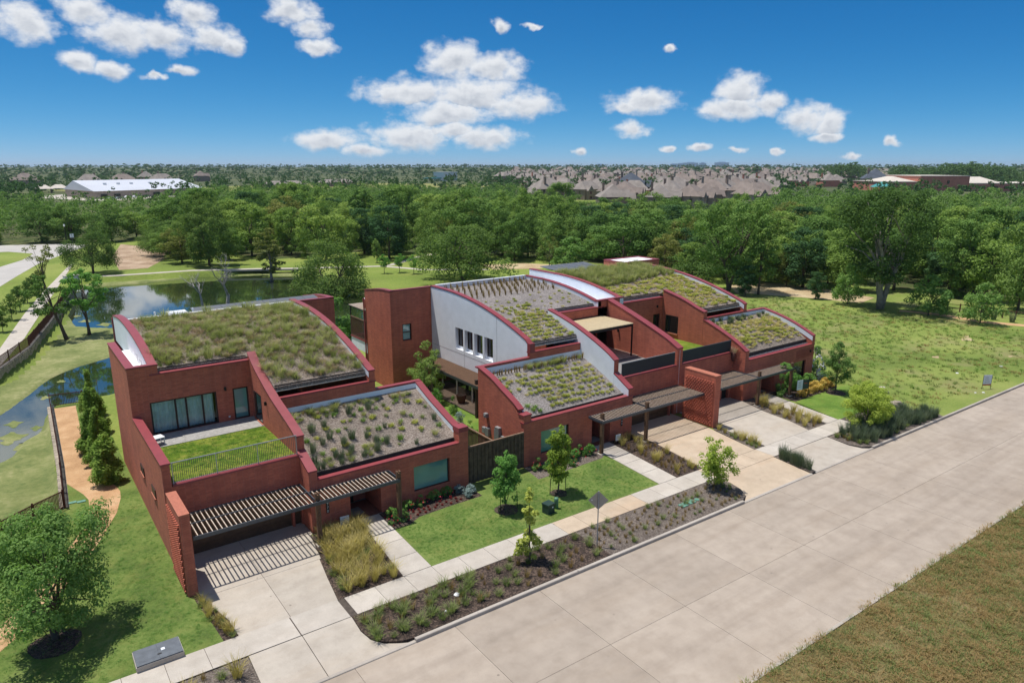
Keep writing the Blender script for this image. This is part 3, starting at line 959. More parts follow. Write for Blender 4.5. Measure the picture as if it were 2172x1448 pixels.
def window(h, axis, a0, a1, z0, z1, t, sgn, cols=1, glass='glass_dark', fr='frame', fw=.07, rail=None, dep=.10, widths=None):
    def bx(mb, A, B, t0, t1, C, D):
        lo, hi = sorted((t0, t1))
        return mb.box(A, B, lo, hi, C, D) if axis == 'x' else mb.box(lo, hi, A, B, C, D)
    mb = MB()
    t1 = t + sgn * dep
    bx(mb, a0, a0 + fw, t, t1, z0, z1); bx(mb, a1 - fw, a1, t, t1, z0, z1)
    bx(mb, a0 + fw, a1 - fw, t, t1, z0, z0 + fw); bx(mb, a0 + fw, a1 - fw, t, t1, z1 - fw, z1)
    edges = [a0 + (a1 - a0) * i / cols for i in range(cols + 1)] if widths is None else [a0 + (a1 - a0) * w for w in widths]
    for e in edges[1:-1]:
        bx(mb, e - fw * .6, e + fw * .6, t, t1, z0 + fw, z1 - fw)
    if rail:
        bx(mb, a0 + fw, a1 - fw, t, t1, rail - fw * .4, rail + fw * .4)
    w = mb.obj('window', M[fr], h)
    for e0, e1 in zip(edges[:-1], edges[1:]):
        p = MB()
        q_ = min(.05, dep * .4)
        bx(p, e0 + fw * .5, e1 - fw * .5, t + sgn * q_, t + sgn * (q_ + .2 * dep), z0 + fw * .5, z1 - fw * .5)
        p.obj('pane', M[glass], w)
    return w


def curtains(h, x0, x1, y, z0, z1):
    mb = MB(); n = int((x1 - x0) / .04)
    vs = []; fs = []
    for i in range(n + 1):
        x = x0 + (x1 - x0) * i / n
        yy = y + .03 * math.sin(i * 1.15) + .012 * math.sin(i * .37)
        vs += [(x, yy, z0), (x, yy, z1)]
    for i in range(n):
        fs.append((2 * i, 2 * i + 2, 2 * i + 3, 2 * i + 1))
    return mb.add(vs, fs).obj('curtain', M['curtain'], h)


def pergola(h, x0, x1, ym, y1, xa, xb, ye, zt=2.53, y0=32.2, mat='slat_wood', sp=.218, posts=(), over=0.):
    """garage part x0..x1 from y0 back to y1 with a middle beam at ym, entry part xa..xb back to ye"""
    lo, hi = min(x0, xa) - over, max(x1, xb) + over
    f = MB()
    f.box(lo, hi, y0, y0 + .07, zt - .17, zt + .012)
    f.box(x0, x1, ym - .03, ym + .03, zt - .02, zt + .035)
    f.box(x0, x1, y1, y1 + .06, zt - .15, zt)
    f.box(xa, xb, ye, ye + .06, zt - .15, zt)
    e = x1 if xa >= x1 - .3 else x0
    f.box(e - .03, e + .03, y0 + .07, y1, zt - .12, zt + .03)
    o = xb if xa >= x1 - .3 else xa
    f.box(o - .03, o + .03, y0 + .07, ye, zt - .15, zt + .015)
    pg = f.obj('pergola', M['steel'], h)
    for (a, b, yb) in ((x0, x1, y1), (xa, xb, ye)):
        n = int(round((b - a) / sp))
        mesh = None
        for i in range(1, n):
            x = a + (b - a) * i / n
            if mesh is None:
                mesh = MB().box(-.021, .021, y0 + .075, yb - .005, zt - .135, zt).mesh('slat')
                mesh.materials.append(M['slat_side_shaded']); mesh.materials.append(M['slat_top_sunlit'])
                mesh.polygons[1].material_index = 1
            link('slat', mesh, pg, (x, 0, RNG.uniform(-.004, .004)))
    for x, y in posts:
        p = MB()
        for dx in (-.115, .035):
            p.box(x + dx, x + dx + .08, y - .09, y + .09, 0, zt + .42)
        p.box(x - .035, x + .035, y - .07, y + .07, 0, zt + .3)
        po = p.obj('post', M['post_wood'], pg)
        MB().box(x - .2, x + .2, y - .2, y + .2, -.1, .07).obj('post_base', M['concrete_light'], pg)
    return pg


def railing(h, x0, x1, y, z0, z1, mat='steel', n=66):
    r = MB()
    r.box(x0, x1, y - .025, y + .025, z1 - .04, z1)
    r.box(x0, x1, y - .015, y + .015, z0 + .06, z0 + .09)
    for i in range(4):
        x = x0 + .03 + (x1 - x0 - .06) * i / 3
        r.box(x - .02, x + .02, y - .02, y + .02, z0, z1 - .04)
    ra = r.obj('railing', M['steel_light'], h)
    me = MB().box(-.009, .009, y - .009, y + .009, z0 + .09, z1 - .04).mesh('baluster')
    me.materials.append(M[mat])
    for i in range(1, n):
        link('baluster', me, ra, (x0 + (x1 - x0) * i / n, 0, 0))
    return ra


def planks_x(h, x0, x1, y0, y1, z, w, mat, name='board', gap=.012):
    y = y0
    while y < y1 - w * .5:
        MB().box(x0, x1, y, y + w - gap, z - .03, z + RNG.uniform(-.002, .002)).obj(name, M[mat], h)
        y += w


def screen_wall(x0, x1, y0, y1, zt, label, stack=.24):
    t = thing('brick_screen_wall', label, 'wall', group='brick screen walls beside the garages')
    MB().box(x0, x1, y0, y1, -.1, zt - .09).obj('wall', M['brick'], t)
    MB().box(x0 - .012, x1 + .012, y0 - .012, y1 + .012, zt - .09, zt).obj('brick_cap', M['brick_lit'], t)
    p = MB()
    for r in range(int((zt - .5) / .15)):
        z = .18 + r * .15
        k = 0
        y = y0 + .16 + (stack / 2 if r % 2 else 0)
        while y < y1 - .2:
            p.box(x0 - .09, x0 - .001, y, y + .115, z, z + .075)
            y += stack
    tag(p.obj('projecting_bricks', M['brick'], t), kind='stuff')
    return t


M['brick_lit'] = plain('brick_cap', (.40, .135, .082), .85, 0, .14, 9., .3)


def wall_lamp(h, x, y, z, axis='y'):
    m = MB()
    m.box(x - .05, x + .05, y - .13, y - .02, z - .11, z + .11)
    m.box(x - .07, x + .07, y - .025, y, z - .06, z + .06)
    return m.obj('wall_lamp', M['frame_dark'], h)


def wall_lamp_x(h, x, y, z):
    m = MB()
    m.box(x - .13, x - .02, y - .05, y + .05, z - .11, z + .11)
    m.box(x - .025, x, y - .07, y + .07, z - .06, z + .06)
    return m.obj('wall_lamp', M['frame_dark'], h)


def entry(h, x0, x1, y0, depth, zh, doorx, mat_floor='paver_red'):
    """recessed porch: floor, side and back walls, door"""
    yb = y0 + depth
    m = MB()
    m.box(x0 - .25, x0, y0 + .31, yb, 0, zh + .1); m.box(x1, x1 + .25, y0 + .31, yb, 0, zh + .1)
    m.box(x0, x1, yb, yb + .2, 0, zh + .1)
    m.obj('porch_wall', M['brick'], h)
    MB().box(x0 - .2, x1 + .2, y0 + .32, yb, zh, zh + .08).obj('porch_ceiling', M['post_wood'], h)
    fl = MB().box(x0 + .002, x1 - .002, y0 - .05, yb - .002, -.05, .03).obj('porch_floor', M['mat_grey'], h)
    nx = int((x1 - x0) / .21)
    y = y0 - .04; me = MB().box(0, (x1 - x0) / nx - .012, 0, .195, .03, .042).mesh('paver'); me.materials.append(M['paver_red'])
    while y < yb - .2:
        for i in range(nx):
            link('paver', me, fl, (x0 + (x1 - x0) * i / nx + .006, y, 0))
        y += .207
    d = MB().box(doorx, doorx + .95, yb - .06, yb - .005, .03, min(zh - .1, 2.15)).obj('front_door', M['frame_dark'], h)
    MB().box(doorx + .82, doorx + .86, yb - .12, yb - .06, .7, 1.5).obj('handle', M['steel_light'], d)
    MB().box(doorx - .1, doorx + .9, y0 + .5, y0 + 1.35, .043, .055).obj('door_mat', M['mat_grey'], h)


def garage_door(h, x0, x1, y, z1=2.2):
    g = MB().box(x0, x1, y + .03, y + .06, 0, z1).obj('garage_door', M['dark_in'], h)
    n = 5
    for i in range(n):
        MB().box(x0 + .01, x1 - .01, y, y + .035, .02 + (z1 - .04) * i / n, .02 + (z1 - .04) * (i + 1) / n - .015).obj('panel', M['door_wood'], g)
    return g


def arc(y0, y1, f, n=18):
    return [(y0 + (y1 - y0) * i / n, f(y0 + (y1 - y0) * i / n)) for i in range(n + 1)]


def lerp_prof(pts, y):
    if y <= pts[0][0]: return pts[0][1]
    for (a, za), (b, zb) in zip(pts[:-1], pts[1:]):
        if y <= b:
            return za + (zb - za) * (y - a) / (b - a)
    return pts[-1][1]


def smooth_prof(pts, n=5):
    """Catmull-Rom through (y,z) points"""
    out = []
    P = [pts[0]] + list(pts) + [pts[-1]]
    for i in range(1, len(P) - 2):
        for k in range(n):
            t = k / n
            a, b, c, d = P[i - 1], P[i], P[i + 1], P[i + 2]
            z = .5 * (2 * b[1] + (-a[1] + c[1]) * t + (2 * a[1] - 5 * b[1] + 4 * c[1] - d[1]) * t * t + (-a[1] + 3 * b[1] - 3 * c[1] + d[1]) * t ** 3)
            y = .5 * (2 * b[0] + (-a[0] + c[0]) * t + (2 * a[0] - 5 * b[0] + 4 * c[0] - d[0]) * t * t + (-a[0] + 3 * b[0] - 3 * c[0] + d[0]) * t ** 3)
            out.append((y, z))
    out.append(pts[-1])
    return out


GROUP_H = None
zc1 = lambda y: 9.05 - max(0, 52 - y) ** 2 / 63.8


# ---------------- house 1 (left)
def house1():
    h = thing('green_roof_house', 'red brick house at left with shaggy meadow roof and lawn terrace behind a thin railing', 'house', (0, 0, 0))
    # left outer wall
    m = MB().prism_x(4.85, 5.23, [(35.1, -.2), (35.1, 5.15), (43.08, 5.15), (43.08, 8.05), (50.4, 8.05), (50.4, -.2)])
    m.obj('wall', M['brick'], h)
    MB().box(4.82, 5.27, 35.07, 43.06, 5.12, 5.21).obj('coping', M['coping'], h)
    MB().box(4.82, 5.27, 43.43, 50.44, 8.03, 8.12).obj('coping', M['coping'], h)
    # little sills on the lit side wall
    for y, z in ((38.3, 2.35), (41.6, 2.35)):
        w = MB().box(4.76, 4.849, y - .55, y + .55, z - .06, z + .02).obj('sill', M['brick_lit'], h)
        MB().box(4.80, 4.848, y - .5, y + .5, z + .02, z + .5).obj('slot_window', M['frame'], h)
    # garage wall below the terrace
    m = MB(); cellwall(m, 'x', 5.23, 11.49, -.1, 3.97, 35.1, 35.4, [(5.6, 10.9, -.1, 2.25), (11.02, 11.42, -.1, 2.15)])
    m.obj('wall', M['brick'], h)
    garage_door(h, 5.6, 10.9, 35.32, 2.25)
    MB().box(11.02, 11.42, 35.33, 35.38, 0, 2.15).obj('side_door', M['door_wood'], h)
    coping_x(h, 5.28, 11.47, 35.1, 35.42, 4.05)
    railing(h, 5.30, 11.46, 35.2, 4.05, 5.17)
    # terrace
    MB().box(5.23, 11.49, 35.42, 43.1, 3.6, 3.85).obj('terrace_floor', M['deck_grey'], h)
    MB().box(5.235, 11.485, 35.45, 41.0, 3.85, 3.90).obj('terrace_lawn', M['turf'], h)
    dk = MB().box(5.24, 11.485, 41.0, 43.09, 3.85, 3.87).obj('deck', M['dark_edge'], h)
    planks_x(dk, 5.25, 11.48, 41.01, 43.09, 3.93, .149, 'deck_grey')
    # upper wall behind the terrace
    m = MB(); cellwall(m, 'x', 5.23, 11.49, 3.6, 7.5, 43.1, 43.4, [(5.8, 9.43, 3.93, 5.92), (10.37, 11.28, 3.93, 5.92)])
    m.obj('wall', M['brick'], h)
    MB().box(4.87, 6.42, 43.1, 43.4, 7.5, 8.05).obj('wall', M['brick'], h)
    MB().box(4.82, 6.46, 43.07, 43.43, 8.03, 8.12).obj('coping', M['coping'], h)
    MB().box(5.95, 11.49, 43.06, 43.42, 7.49, 7.57).obj('coping', M['coping'], h)
    window(h, 'x', 5.8, 9.43, 3.93, 5.92, 43.14, 1, 4, 'glass_clear', 'frame', .08, widths=[0, .37, .53, .78, 1])
    curtains(h, 5.95, 9.3, 43.55, 3.95, 5.85)
    MB().box(5.6, 11.45, 43.95, 44.0, 3.6, 6.3).obj('room_back', M['dark_in'], h)
    MB().box(5.6, 11.45, 43.42, 43.95, 3.85, 3.92).obj('room_floor', M['mat_grey'], h)
    window(h, 'x', 10.37, 11.28, 3.93, 5.92, 43.14, 1, 1, 'glass_teal', 'frame', .09)
    wall_lamp(h, 9.95, 43.1, 6.0)
    MB().box(10.0, 10.1, 43.06, 43.099, 4.15, 4.25).obj('outlet', M['plastic_white'], h)
    # fin wall
    fin = smooth_prof([(35.45, 5.0), (36.2, 5.28), (37.4, 5.62), (39.1, 6.08), (40.6, 6.62), (42.2, 7.32), (43.3, 8.0)])
    low = [(33.8, 3.55), (35.43, 4.2)]
    prof_wall(h, 11.49, 11.94, low); prof_coping(h, 11.49, 11.94, low)
    prof_wall(h, 11.49, 11.94, [(35.455, 5.0)] + fin[1:]); prof_coping(h, 11.49, 11.94, fin)
    wall_lamp_x(h, 11.49, 40.2, 5.55)
    window(h, 'y', 41.2, 42.6, 3.98, 5.75, 11.475, 1, 1, 'glass_dark', 'frame', .08, dep=.012)
    MB().box(11.40, 11.488, 41.1, 42.7, 3.86, 3.96).obj('sill', M['brick_lit'], h)
    # front volume
    m = MB(); cellwall(m, 'x', 11.94, 20.95, -.1, 2.93, 33.8, 34.1, [(13.68, 15.52, -.1, 2.3), (17.63, 20.05, .62, 2.2)])
    m.obj('wall', M['brick'], h)
    MB().box(11.95, 20.72, 33.77, 34.13, 2.92, 3.0).obj('coping', M['coping'], h)
    window(h, 'x', 17.63, 20.05, .62, 2.2, 33.95, 1, 1, 'glass_teal', 'frame', .07)
    entry(h, 13.68, 15.52, 33.8, 2.2, 2.3, 13.8)
    rp = [(33.8, 3.64), (34.5, 3.66), (35.05, 3.78), (36.27, 4.17), (37.87, 4.70), (39.5, 5.36)]
    rp2 = smooth_prof(rp[1:])
    prof_wall(h, 20.95, 21.35, rp); prof_coping(h, 20.95, 21.35, rp2)
    MB().box(20.70, 21.38, 33.77, 34.47, 3.6, 3.89).obj('coping', M['coping'], h)
    MB().box(20.73, 21.351, 33.795, 34.44, 2.9, 3.61).obj('pier', M['brick'], h)
    # back of the low roof
    MB().box(11.94, 17.7, 39.5, 39.8, 3, 5.88).obj('wall', M['brick'], h)
    coping_x(h, 11.95, 18.16, 39.5, 39.82, 5.95)
    MB().box(18.1, 21.34, 39.505, 39.8, -.2, 5.3).obj('wall', M['brick'], h)
    coping_x(h, 18.12, 21.37, 39.5, 39.82, 5.37)
    MB().box(11.95, 20.94, 39.48, 39.498, 4.7, 5.24).obj('flashing', M['white'], h)
    lowp = [(34.35, 3.12), (35.05, 3.36), (36.27, 3.78), (37.87, 4.33), (39.47, 4.93)]
    green_roof(h, 11.95, 20.93, lowp)
    flash(h, 20.95, -1, rp2, .5)
    roof_edge(h, 11.96, 20.7, 34.35, 3.12, 34.1)
    # upper vault
    v = arc(43.55, 53.3, lambda y: zc1(y) - .27)
    vr = arc(39.95, 53.3, lambda y: zc1(y) - .27)
    n = 16
    green_roof(h, 6.42, 11.94, v, 'soil'); green_roof(h, 11.945, 17.69, vr, 'soil')
    roof_edge(h, 6.44, 11.48, 43.55 + .1, zc1(43.6) - .25, 43.42)
    roof_edge(h, 11.96, 17.68, 40.05, zc1(40.0) - .25, 39.82)
    ra = [(39.5, zc1(39.5) + .06)] + arc(39.9, 53.5, lambda y: zc1(y) + .03)
    prof_wall(h, 17.7, 18.1, ra); prof_coping(h, 17.7, 18.1, ra); flash(h, 17.7, -1, ra, .45)
    la = arc(43.42, 56.6, lambda y: zc1(y) - max(0, y - 52) ** 2 / 60 + .16 * max(0, min(1, (50 - y) / 6)) + .03, 24)
    prof_wall(h, 6.0, 6.42, la, 'white', 6.9); prof_coping(h, 6.0, 6.42, la)
    MB().box(5.24, 5.99, 43.4, 50.4, 7.2, 7.5).obj('flat_roof', M['white'], h)
    for y, z in ((45.2, 7.9), (44.7, 7.7), (46.6, 8.0)):
        MB().tube([(5.93, y, 7.5), (5.93, y, z), (5.80, y, z + .12)], .03, 6).obj('vent_pipe', M['white_metal'], h)
    MB().box(5.9, 6.42, 56.63, 56.75, 5, 8.55).obj('corner_trim', M['coping'], h)
    MB().box(5.24, 5.99, 50.42, 53.5, 5.5, 6.5).obj('flat_roof', M['white'], h)
    MB().box(6.44, 17.68, 53.3, 53.55, 7.5, 8.93).obj('ridge_parapet', M['white_metal'], h)
    # rear part with flat roof and solar panels
    MB().box(6.45, 18.09, 53.6, 60, -.2, 7.2).obj('rear_body', M['brick'], h)
    MB().box(6.46, 18.08, 53.56, 59.9, 7.2, 7.26).obj('flat_roof', M['white'], h)
    rb = smooth_prof([(53.5, 8.87), (55, 8.82), (57, 8.62), (59.5, 8.2)])
    prof_wall(h, 20.95, 21.3, rb); prof_coping(h, 20.95, 21.3, rb)
    MB().box(18.1, 20.95, 53.5, 53.8, -.2, 8.8).obj('wall', M['brick'], h)
    coping_x(h, 18.1, 21.32, 53.5, 53.82, 8.88)
    MB().box(18.1, 20.95, 53.8, 59.5, 7.0, 7.2).obj('flat_roof', M['white'], h)
    pv = MB().box(11.0, 20.6, 54.2, 54.26, 7.26, 8.5).obj('solar_array', M['steel_light'], h)
    for i in range(9):
        x = 11.0 + i * 1.06
        p = MB(); p._prism([(x, 54.1, 8.62), (x + 1.03, 54.1, 8.62), (x + 1.03, 55.8, 8.82), (x, 55.8, 8.82)], [(x, 54.1, 8.57), (x + 1.03, 54.1, 8.57), (x + 1.03, 55.8, 8.77), (x, 55.8, 8.77)], 4)
        p.obj('solar_panel', M['pv'], pv)
    MB().box(9.2, 10.5, 54.2, 55.2, 7.26, 8.85).obj('skylight', M['white_metal'], h)
    for x in (8.3, 10.8, 14.4):
        MB().tube([(x, 53.9, 7.26), (x, 53.9, 9.15)], .06, 8).obj('vent_pipe', M['white_metal'], h)
    # pergola, number plate
    pergola(h, 5.40, 11.30, 33.6, 34.85, 11.30, 15.95, 33.6, posts=((11.38, 32.42), (15.93, 32.36)))
    np_ = MB().box(12.30, 12.47, 33.77, 33.798, .95, 1.85).obj('number_plate', M['frame_dark'], h)
    for i, ch in enumerate('3770'):
        text_mesh('digit', ch, .21, (12.385, 33.766, 1.67 - i * .205), (math.pi / 2, 0, 0), M['plastic_white'], np_)
    # white lounge cushion / table on the terrace is its own thing (below)
    return h


def text_mesh(name, s, size, loc, rot, mat, parent=None):
    cu = bpy.data.curves.new(name, 'FONT')
    cu.body = s; cu.size = size; cu.align_x = 'CENTER'; cu.align_y = 'CENTER'; cu.extrude = .003
    o = bpy.data.objects.new(name, cu); COL.objects.link(o)
    bpy.context.view_layer.update()
    me = bpy.data.meshes.new_from_object(o.evaluated_get(bpy.context.evaluated_depsgraph_get()))
    bpy.data.objects.remove(o); bpy.data.curves.remove(cu)
    me.materials.clear(); me.materials.append(mat)
    t = link(name, me, parent, loc)
    t.rotation_euler = rot
    return t


house1()
screen_wall(4.8, 5.24, 31.55, 34.35, 4.06, 'free-standing red brick screen wall at the left garage, corner by the lawn')


# ---------------- house 2 (middle)
zc2 = lambda y: 8.9 - max(0, 51.5 - y) ** 2 / 65.


def house2():
    h = thing('green_roof_house', 'red brick middle house with white arched side wall and dotted sedum roofs', 'house', (0, 0, 0))
    lp = [(33.93, 3.40), (34.7, 3.75), (35.16, 4.22), (36.33, 4.68), (37.7, 5.24), (38.9, 5.6), (39.2, 5.6)]
    m = MB().prism_x(25.67, 26.07, [(33.93, -.2), (33.93, 3.5), (34.6, 3.55)] + [(y, z - .05) for y, z in lp[2:]] + [(39.2, -.2)])
    m.obj('wall', M['brick'], h)
    sp = smooth_prof([(34.5, 3.86), (35.16, 4.22), (36.33, 4.68), (37.7, 5.24), (39.2, 5.62)])
    prof_coping(h, 25.67, 26.07, sp); flash(h, 26.07, 1, sp, .5)
    MB().box(25.63, 26.32, 33.90, 34.52, 3.5, 3.60).obj('coping', M['coping'], h)
    MB().box(25.675, 26.28, 33.935, 34.48, 2.9, 3.5).obj('pier', M['brick'], h)
    m = MB(); cellwall(m, 'x', 26.07, 35.08, -.1, 3.02, 33.93, 34.23, [(27.1, 29.5, .6, 2.2), (31.6, 33.35, -.1, 2.3)])
    m.obj('wall', M['brick'], h)
    MB().box(25.62, 26.1, 33.90, 34.25, 2.98, 3.09).obj('coping', M['coping'], h)
    MB().box(26.1, 35.4, 33.90, 34.26, 3.02, 3.10).obj('coping', M['coping'], h)
    window(h, 'x', 27.1, 29.5, .6, 2.2, 34.05, 1, 1, 'glass_green', 'frame', .07)
    entry(h, 31.6, 33.35, 33.93, 2.2, 2.3, 32.2)
    lowp = [(34.45, 3.12), (35.2, 3.45), (36.33, 3.95), (37.7, 4.5), (39.15, 4.98)]
    green_roof(h, 26.09, 35.06, lowp, 'soil_grey')
    roof_edge(h, 26.3, 35.06, 34.45, 3.12, 34.23)
    # walls behind the low roof
    MB().box(26.07, 30.2, 39.2, 39.5, -.2, 5.5).obj('wall', M['brick'], h)
    coping_x(h, 25.65, 30.18, 39.2, 39.52, 5.58)
    MB().box(30.2, 35.08, 39.2, 39.5, 3, 5.87).obj('wall', M['brick'], h)
    coping_x(h, 30.16, 35.06, 39.2, 39.52, 5.95)
    MB().box(26.09, 35.06, 39.18, 39.198, 4.8, 5.4).obj('flashing', M['white'], h)
    # fin
    f1 = [(33.95, 3.62), (35.48, 4.45)]
    f2 = smooth_prof([(35.5, 5.4), (36.3, 5.85), (37.9, 6.5), (39.6, 7.08), (41.4, 7.55), (43.2, 7.92)])
    prof_wall(h, 35.08, 35.53, f1); prof_coping(h, 35.08, 35.53, f1)
    prof_wall(h, 35.08, 35.53, f2); prof_coping(h, 35.08, 35.53, f2)
    flash(h, 35.08, -1, f1, 1.2); flash(h, 35.08, -1, f2, 2.6)
    # garage and terrace
    m = MB(); cellwall(m, 'x', 35.53, 41.5, -.1, 3.97, 35.1, 35.4, [(36.0, 40.9, -.1, 2.25), (41.0, 41.4, -.1, 2.15)])
    m.obj('wall', M['brick'], h)
    garage_door(h, 36.0, 40.9, 35.32, 2.25)
    MB().box(41.0, 41.4, 35.33, 35.38, 0, 2.15).obj('side_door', M['door_wood'], h)
    coping_x(h, 35.55, 41.48, 35.1, 35.42, 4.05)
    r = MB(); r.box(35.56, 41.3, 35.18, 35.24, 5.07, 5.11)
    for x in (35.6, 37.5, 39.4, 41.27): r.box(x - .025, x + .025, 35.19, 35.235, 4.05, 5.07)
    ra = r.obj('railing', M['steel_light'], h)
    MB().box(35.58, 41.28, 35.165, 35.18, 4.12, 5.07).obj('screen_panel', M['mesh_screen'], ra)
    MB().box(35.53, 41.5, 35.42, 43.1, 3.6, 3.85).obj('terrace_floor', M['mat_grey'], h)
    dk = MB().box(35.54, 41.49, 39.2, 43.09, 3.85, 3.87).obj('deck', M['dark_edge'], h)
    planks_x(dk, 35.55, 41.48, 39.2, 43.08, 3.93, .15, 'slat_grey')
    m = MB(); cellwall(m, 'x', 35.53, 41.5, 3.6, 7.42, 43.1, 43.4, [(36.2, 40.3, 3.9, 6.0)])
    m.obj('wall', M['brick'], h)
    coping_x(h, 35.5, 41.1, 43.1, 43.42, 7.5)
    window(h, 'x', 36.2, 40.3, 3.9, 6.0, 43.2, 1, 3, 'glass_dark', 'frame', .09)
    wall_lamp_x(h, 41.5, 41.6, 5.6)
    # awning with ribbed sheet
    aw = MB().box(35.6, 40.95, 39.42, 39.5, 6.42, 6.62).obj('awning', M['frame_dark'], h)
    MB().box(40.85, 40.95, 39.42, 39.52, 3.9, 6.45).obj('post', M['frame_dark'], aw)
    MB().box(35.6, 40.95, 42.95, 43.05, 6.6, 6.75).obj('ledger', M['frame_dark'], aw)
    n = 34
    me = MB().prism_y(39.38, 43.0, [(-.079, 0), (-.05, .045), (.01, .045), (.03, 0), (.079, 0), (.079, -.012), (-.079, -.012)]).mesh('sheet_rib')
    me.materials.append(M['awning'])
    for i in range(n):
        link('sheet_rib', me, aw, (35.7 + i * (40.9 - 35.7) / (n - 1), 0, 6.66))
    # party wall to the right-hand house
    pp = smooth_prof([(35.1, 5.4), (36.3, 5.95), (37.9, 6.5), (39.5, 7.02), (41.3, 7.55), (43.0, 8.03)])
    prof_wall(h, 41.5, 42.08, pp); prof_coping(h, 41.5, 42.08, pp)
    MB().box(41.74, 41.76, 35.085, 35.099, .1, 5.2).obj('downpipe', M['plastic_white'], h)
    # white arched wall
    WX0, WX1 = 30.2, 30.6
    MB().box(30.17, 30.63, 39.17, 39.5, 5.96, 6.58).obj('coping', M['coping'], h)
    wa = [(39.51, 6.6)] + arc(39.8, 53.5, lambda y: zc2(y) + .04)
    # openings: build as profile pieces around the four slots
    m = MB()
    slots = [(43.95, 45.15), (45.4, 46.6), (46.85, 48.05), (48.3, 49.5)]
    ztop = lambda y: lerp_prof(wa, y) - .05
    m.prism_x(WX0, WX1, [(39.51, -.2), (39.51, ztop(39.51))] + [(y, z - .05) for y, z in wa if 39.52 < y < 43.95] + [(43.95, ztop(43.95)), (43.95, -.2)])
    m.prism_x(WX0, WX1, [(43.95, 5.95)] + [(43.95, ztop(43.95))] + [(y, z - .05) for y, z in wa if 43.95 < y < 49.5] + [(49.5, ztop(49.5)), (49.5, 5.95)])
    m.box(WX0, WX1, 43.95, 49.5, -.2, 4.12)
    for a, b in ((45.15, 45.4), (46.6, 46.85), (48.05, 48.3)):
        m.box(WX0, WX1, a, b, 4.12, 5.95)
    m.prism_x(WX0, WX1, [(49.5, -.2), (49.5, ztop(49.5))] + [(y, z - .05) for y, z in wa if y > 49.5] + [(53.5, -.2)])
    m.obj('arched_wall', M['white'], h)
    prof_coping(h, WX0, WX1, wa)
    for a, b in slots:
        window(h, 'y', a + .02, b - .02, 4.35, 5.93, 30.48, 1, 1, 'glass_dark', 'frame', .06)
        m_ = MB().box(30.45, 30.6, a, b, 4.13, 4.34).obj('sill_panel', M['white'], h)
    for y in (47.8 + .35, 43.4):
        MB().box(30.192, 30.199, y, y + .015, 2.3, 4.0 if y > 45 else 8.0).obj('panel_joint', M['stone_dark'], h)
    MB().box(30.192, 30.199, 39.3, 53.4, 3.78, 3.795).obj('panel_joint', M['stone_dark'], h)
    MB().box(30.7, 30.75, 39.6, 53.4, .1, 6.2).obj('room_back', M['dark_in'], h)
    # upper vault roof
    green_roof(h, 30.62, 35.09, arc(39.65, 53.2, lambda y: zc2(y) - .3), 'soil_grey')
    green_roof(h, 35.095, 40.42, arc(43.6, 53.2, lambda y: zc2(y) - .3), 'soil_grey')
    roof_edge(h, 30.64, 35.07, 39.75, zc2(39.7) - .28, 39.52)
    roof_edge(h, 35.55, 40.4, 43.7, zc2(43.7) - .28, 43.42)
    flash(h, WX1, 1, wa, .5)
    rw = [(43.1, 8.02)] + arc(43.5, 53.5, lambda y: zc2(y) + .06)
    prof_wall(h, 40.44, 40.8, rw, 'white', 3.5); prof_coping(h, 40.44, 40.8, rw)
    MB().box(40.81, 43.0, 43.4, 53.5, 6.9, 7.1).obj('valley_roof', M['white'], h)
    MB().box(40.45, 43.0, 43.1, 43.39, 3.6, 7.95).obj('wall', M['brick'], h)
    MB().box(40.42, 43.45, 43.07, 43.42, 7.95, 8.06).obj('coping', M['coping'], h)
    MB().box(30.62, 40.42, 53.2, 53.5, 7.5, 8.98).obj('ridge_parapet', M['white_metal'], h)
    # tower at the back left
    tp = smooth_prof([(53.5, 8.86), (54.9, 8.82), (56.5, 8.65), (58.6, 8.3)])
    prof_wall(h, 26.25, 26.65, tp); prof_coping(h, 26.25, 26.65, tp)
    m = MB(); cellwall(m, 'x', 26.65, 30.2, -.2, 8.78, 53.5, 53.8, [(27.31, 28.2, 4.34, 5.83)])
    m.obj('wall', M['brick'], h)
    coping_x(h, 26.23, 30.6, 53.5, 53.82, 8.87)
    window(h, 'x', 27.31, 28.2, 4.34, 5.83, 53.62, 1, 1, 'glass_teal', 'frame', .1, rail=5.08)
    MB().box(26.66, 41, 53.82, 60, -.2, 7.2).obj('rear_body', M['brick'], h)
    MB().box(26.68, 41, 53.84, 59.9, 7.2, 7.26).obj('flat_roof', M['white'], h)
    MB().box(26.1, 26.2, 58.6, 58.7, -.2, 7.5).obj('downpipe', M['coping'], h)
    # rear balcony
    MB().box(26.3, 30, 58.65, 62.2, 2.3, 3.3).obj('balcony', M['white'], h)
    MB().box(26.25, 30, 58.65, 62.25, 3.3, 3.4).obj('coping', M['coping'], h)
    br = MB(); br.box(26.3, 26.38, 58.7, 62.2, 5.2, 5.3); br.box(26.3, 26.38, 58.7, 62.2, 3.45, 3.52)
    bra = br.obj('railing', M['post_wood'], h)
    me = MB().box(26.32, 26.36, -.03, .03, 3.4, 5.2).mesh('picket'); me.materials.append(M['post_wood'])
    for i in range(22): link('picket', me, bra, (0, 58.75 + i * .163, 0))
    cv = MB(); cv.box(26.3, 30, 58.7, 62.4, 6.2, 6.3); cv.box(26.32, 26.42, 62.2, 62.3, 3.4, 6.2)
    cva = cv.obj('balcony_roof', M['frame_dark'], h)
    me = MB().prism_x(26.25, 30, [(-.06, 6.31), (0, 6.37), (.06, 6.31)]).mesh('sheet_rib'); me.materials.append(M['slat_grey'])
    for i in range(18): link('sheet_rib', me, cva, (0, 58.9 + i * .2, 0))
    # courtyard pergola along the white wall
    f = MB(); f.box(28.12, 28.19, 43.0, 52.2, 2.5, 2.72); f.box(30.1, 30.18, 43.0, 53.4, 2.5, 2.68)
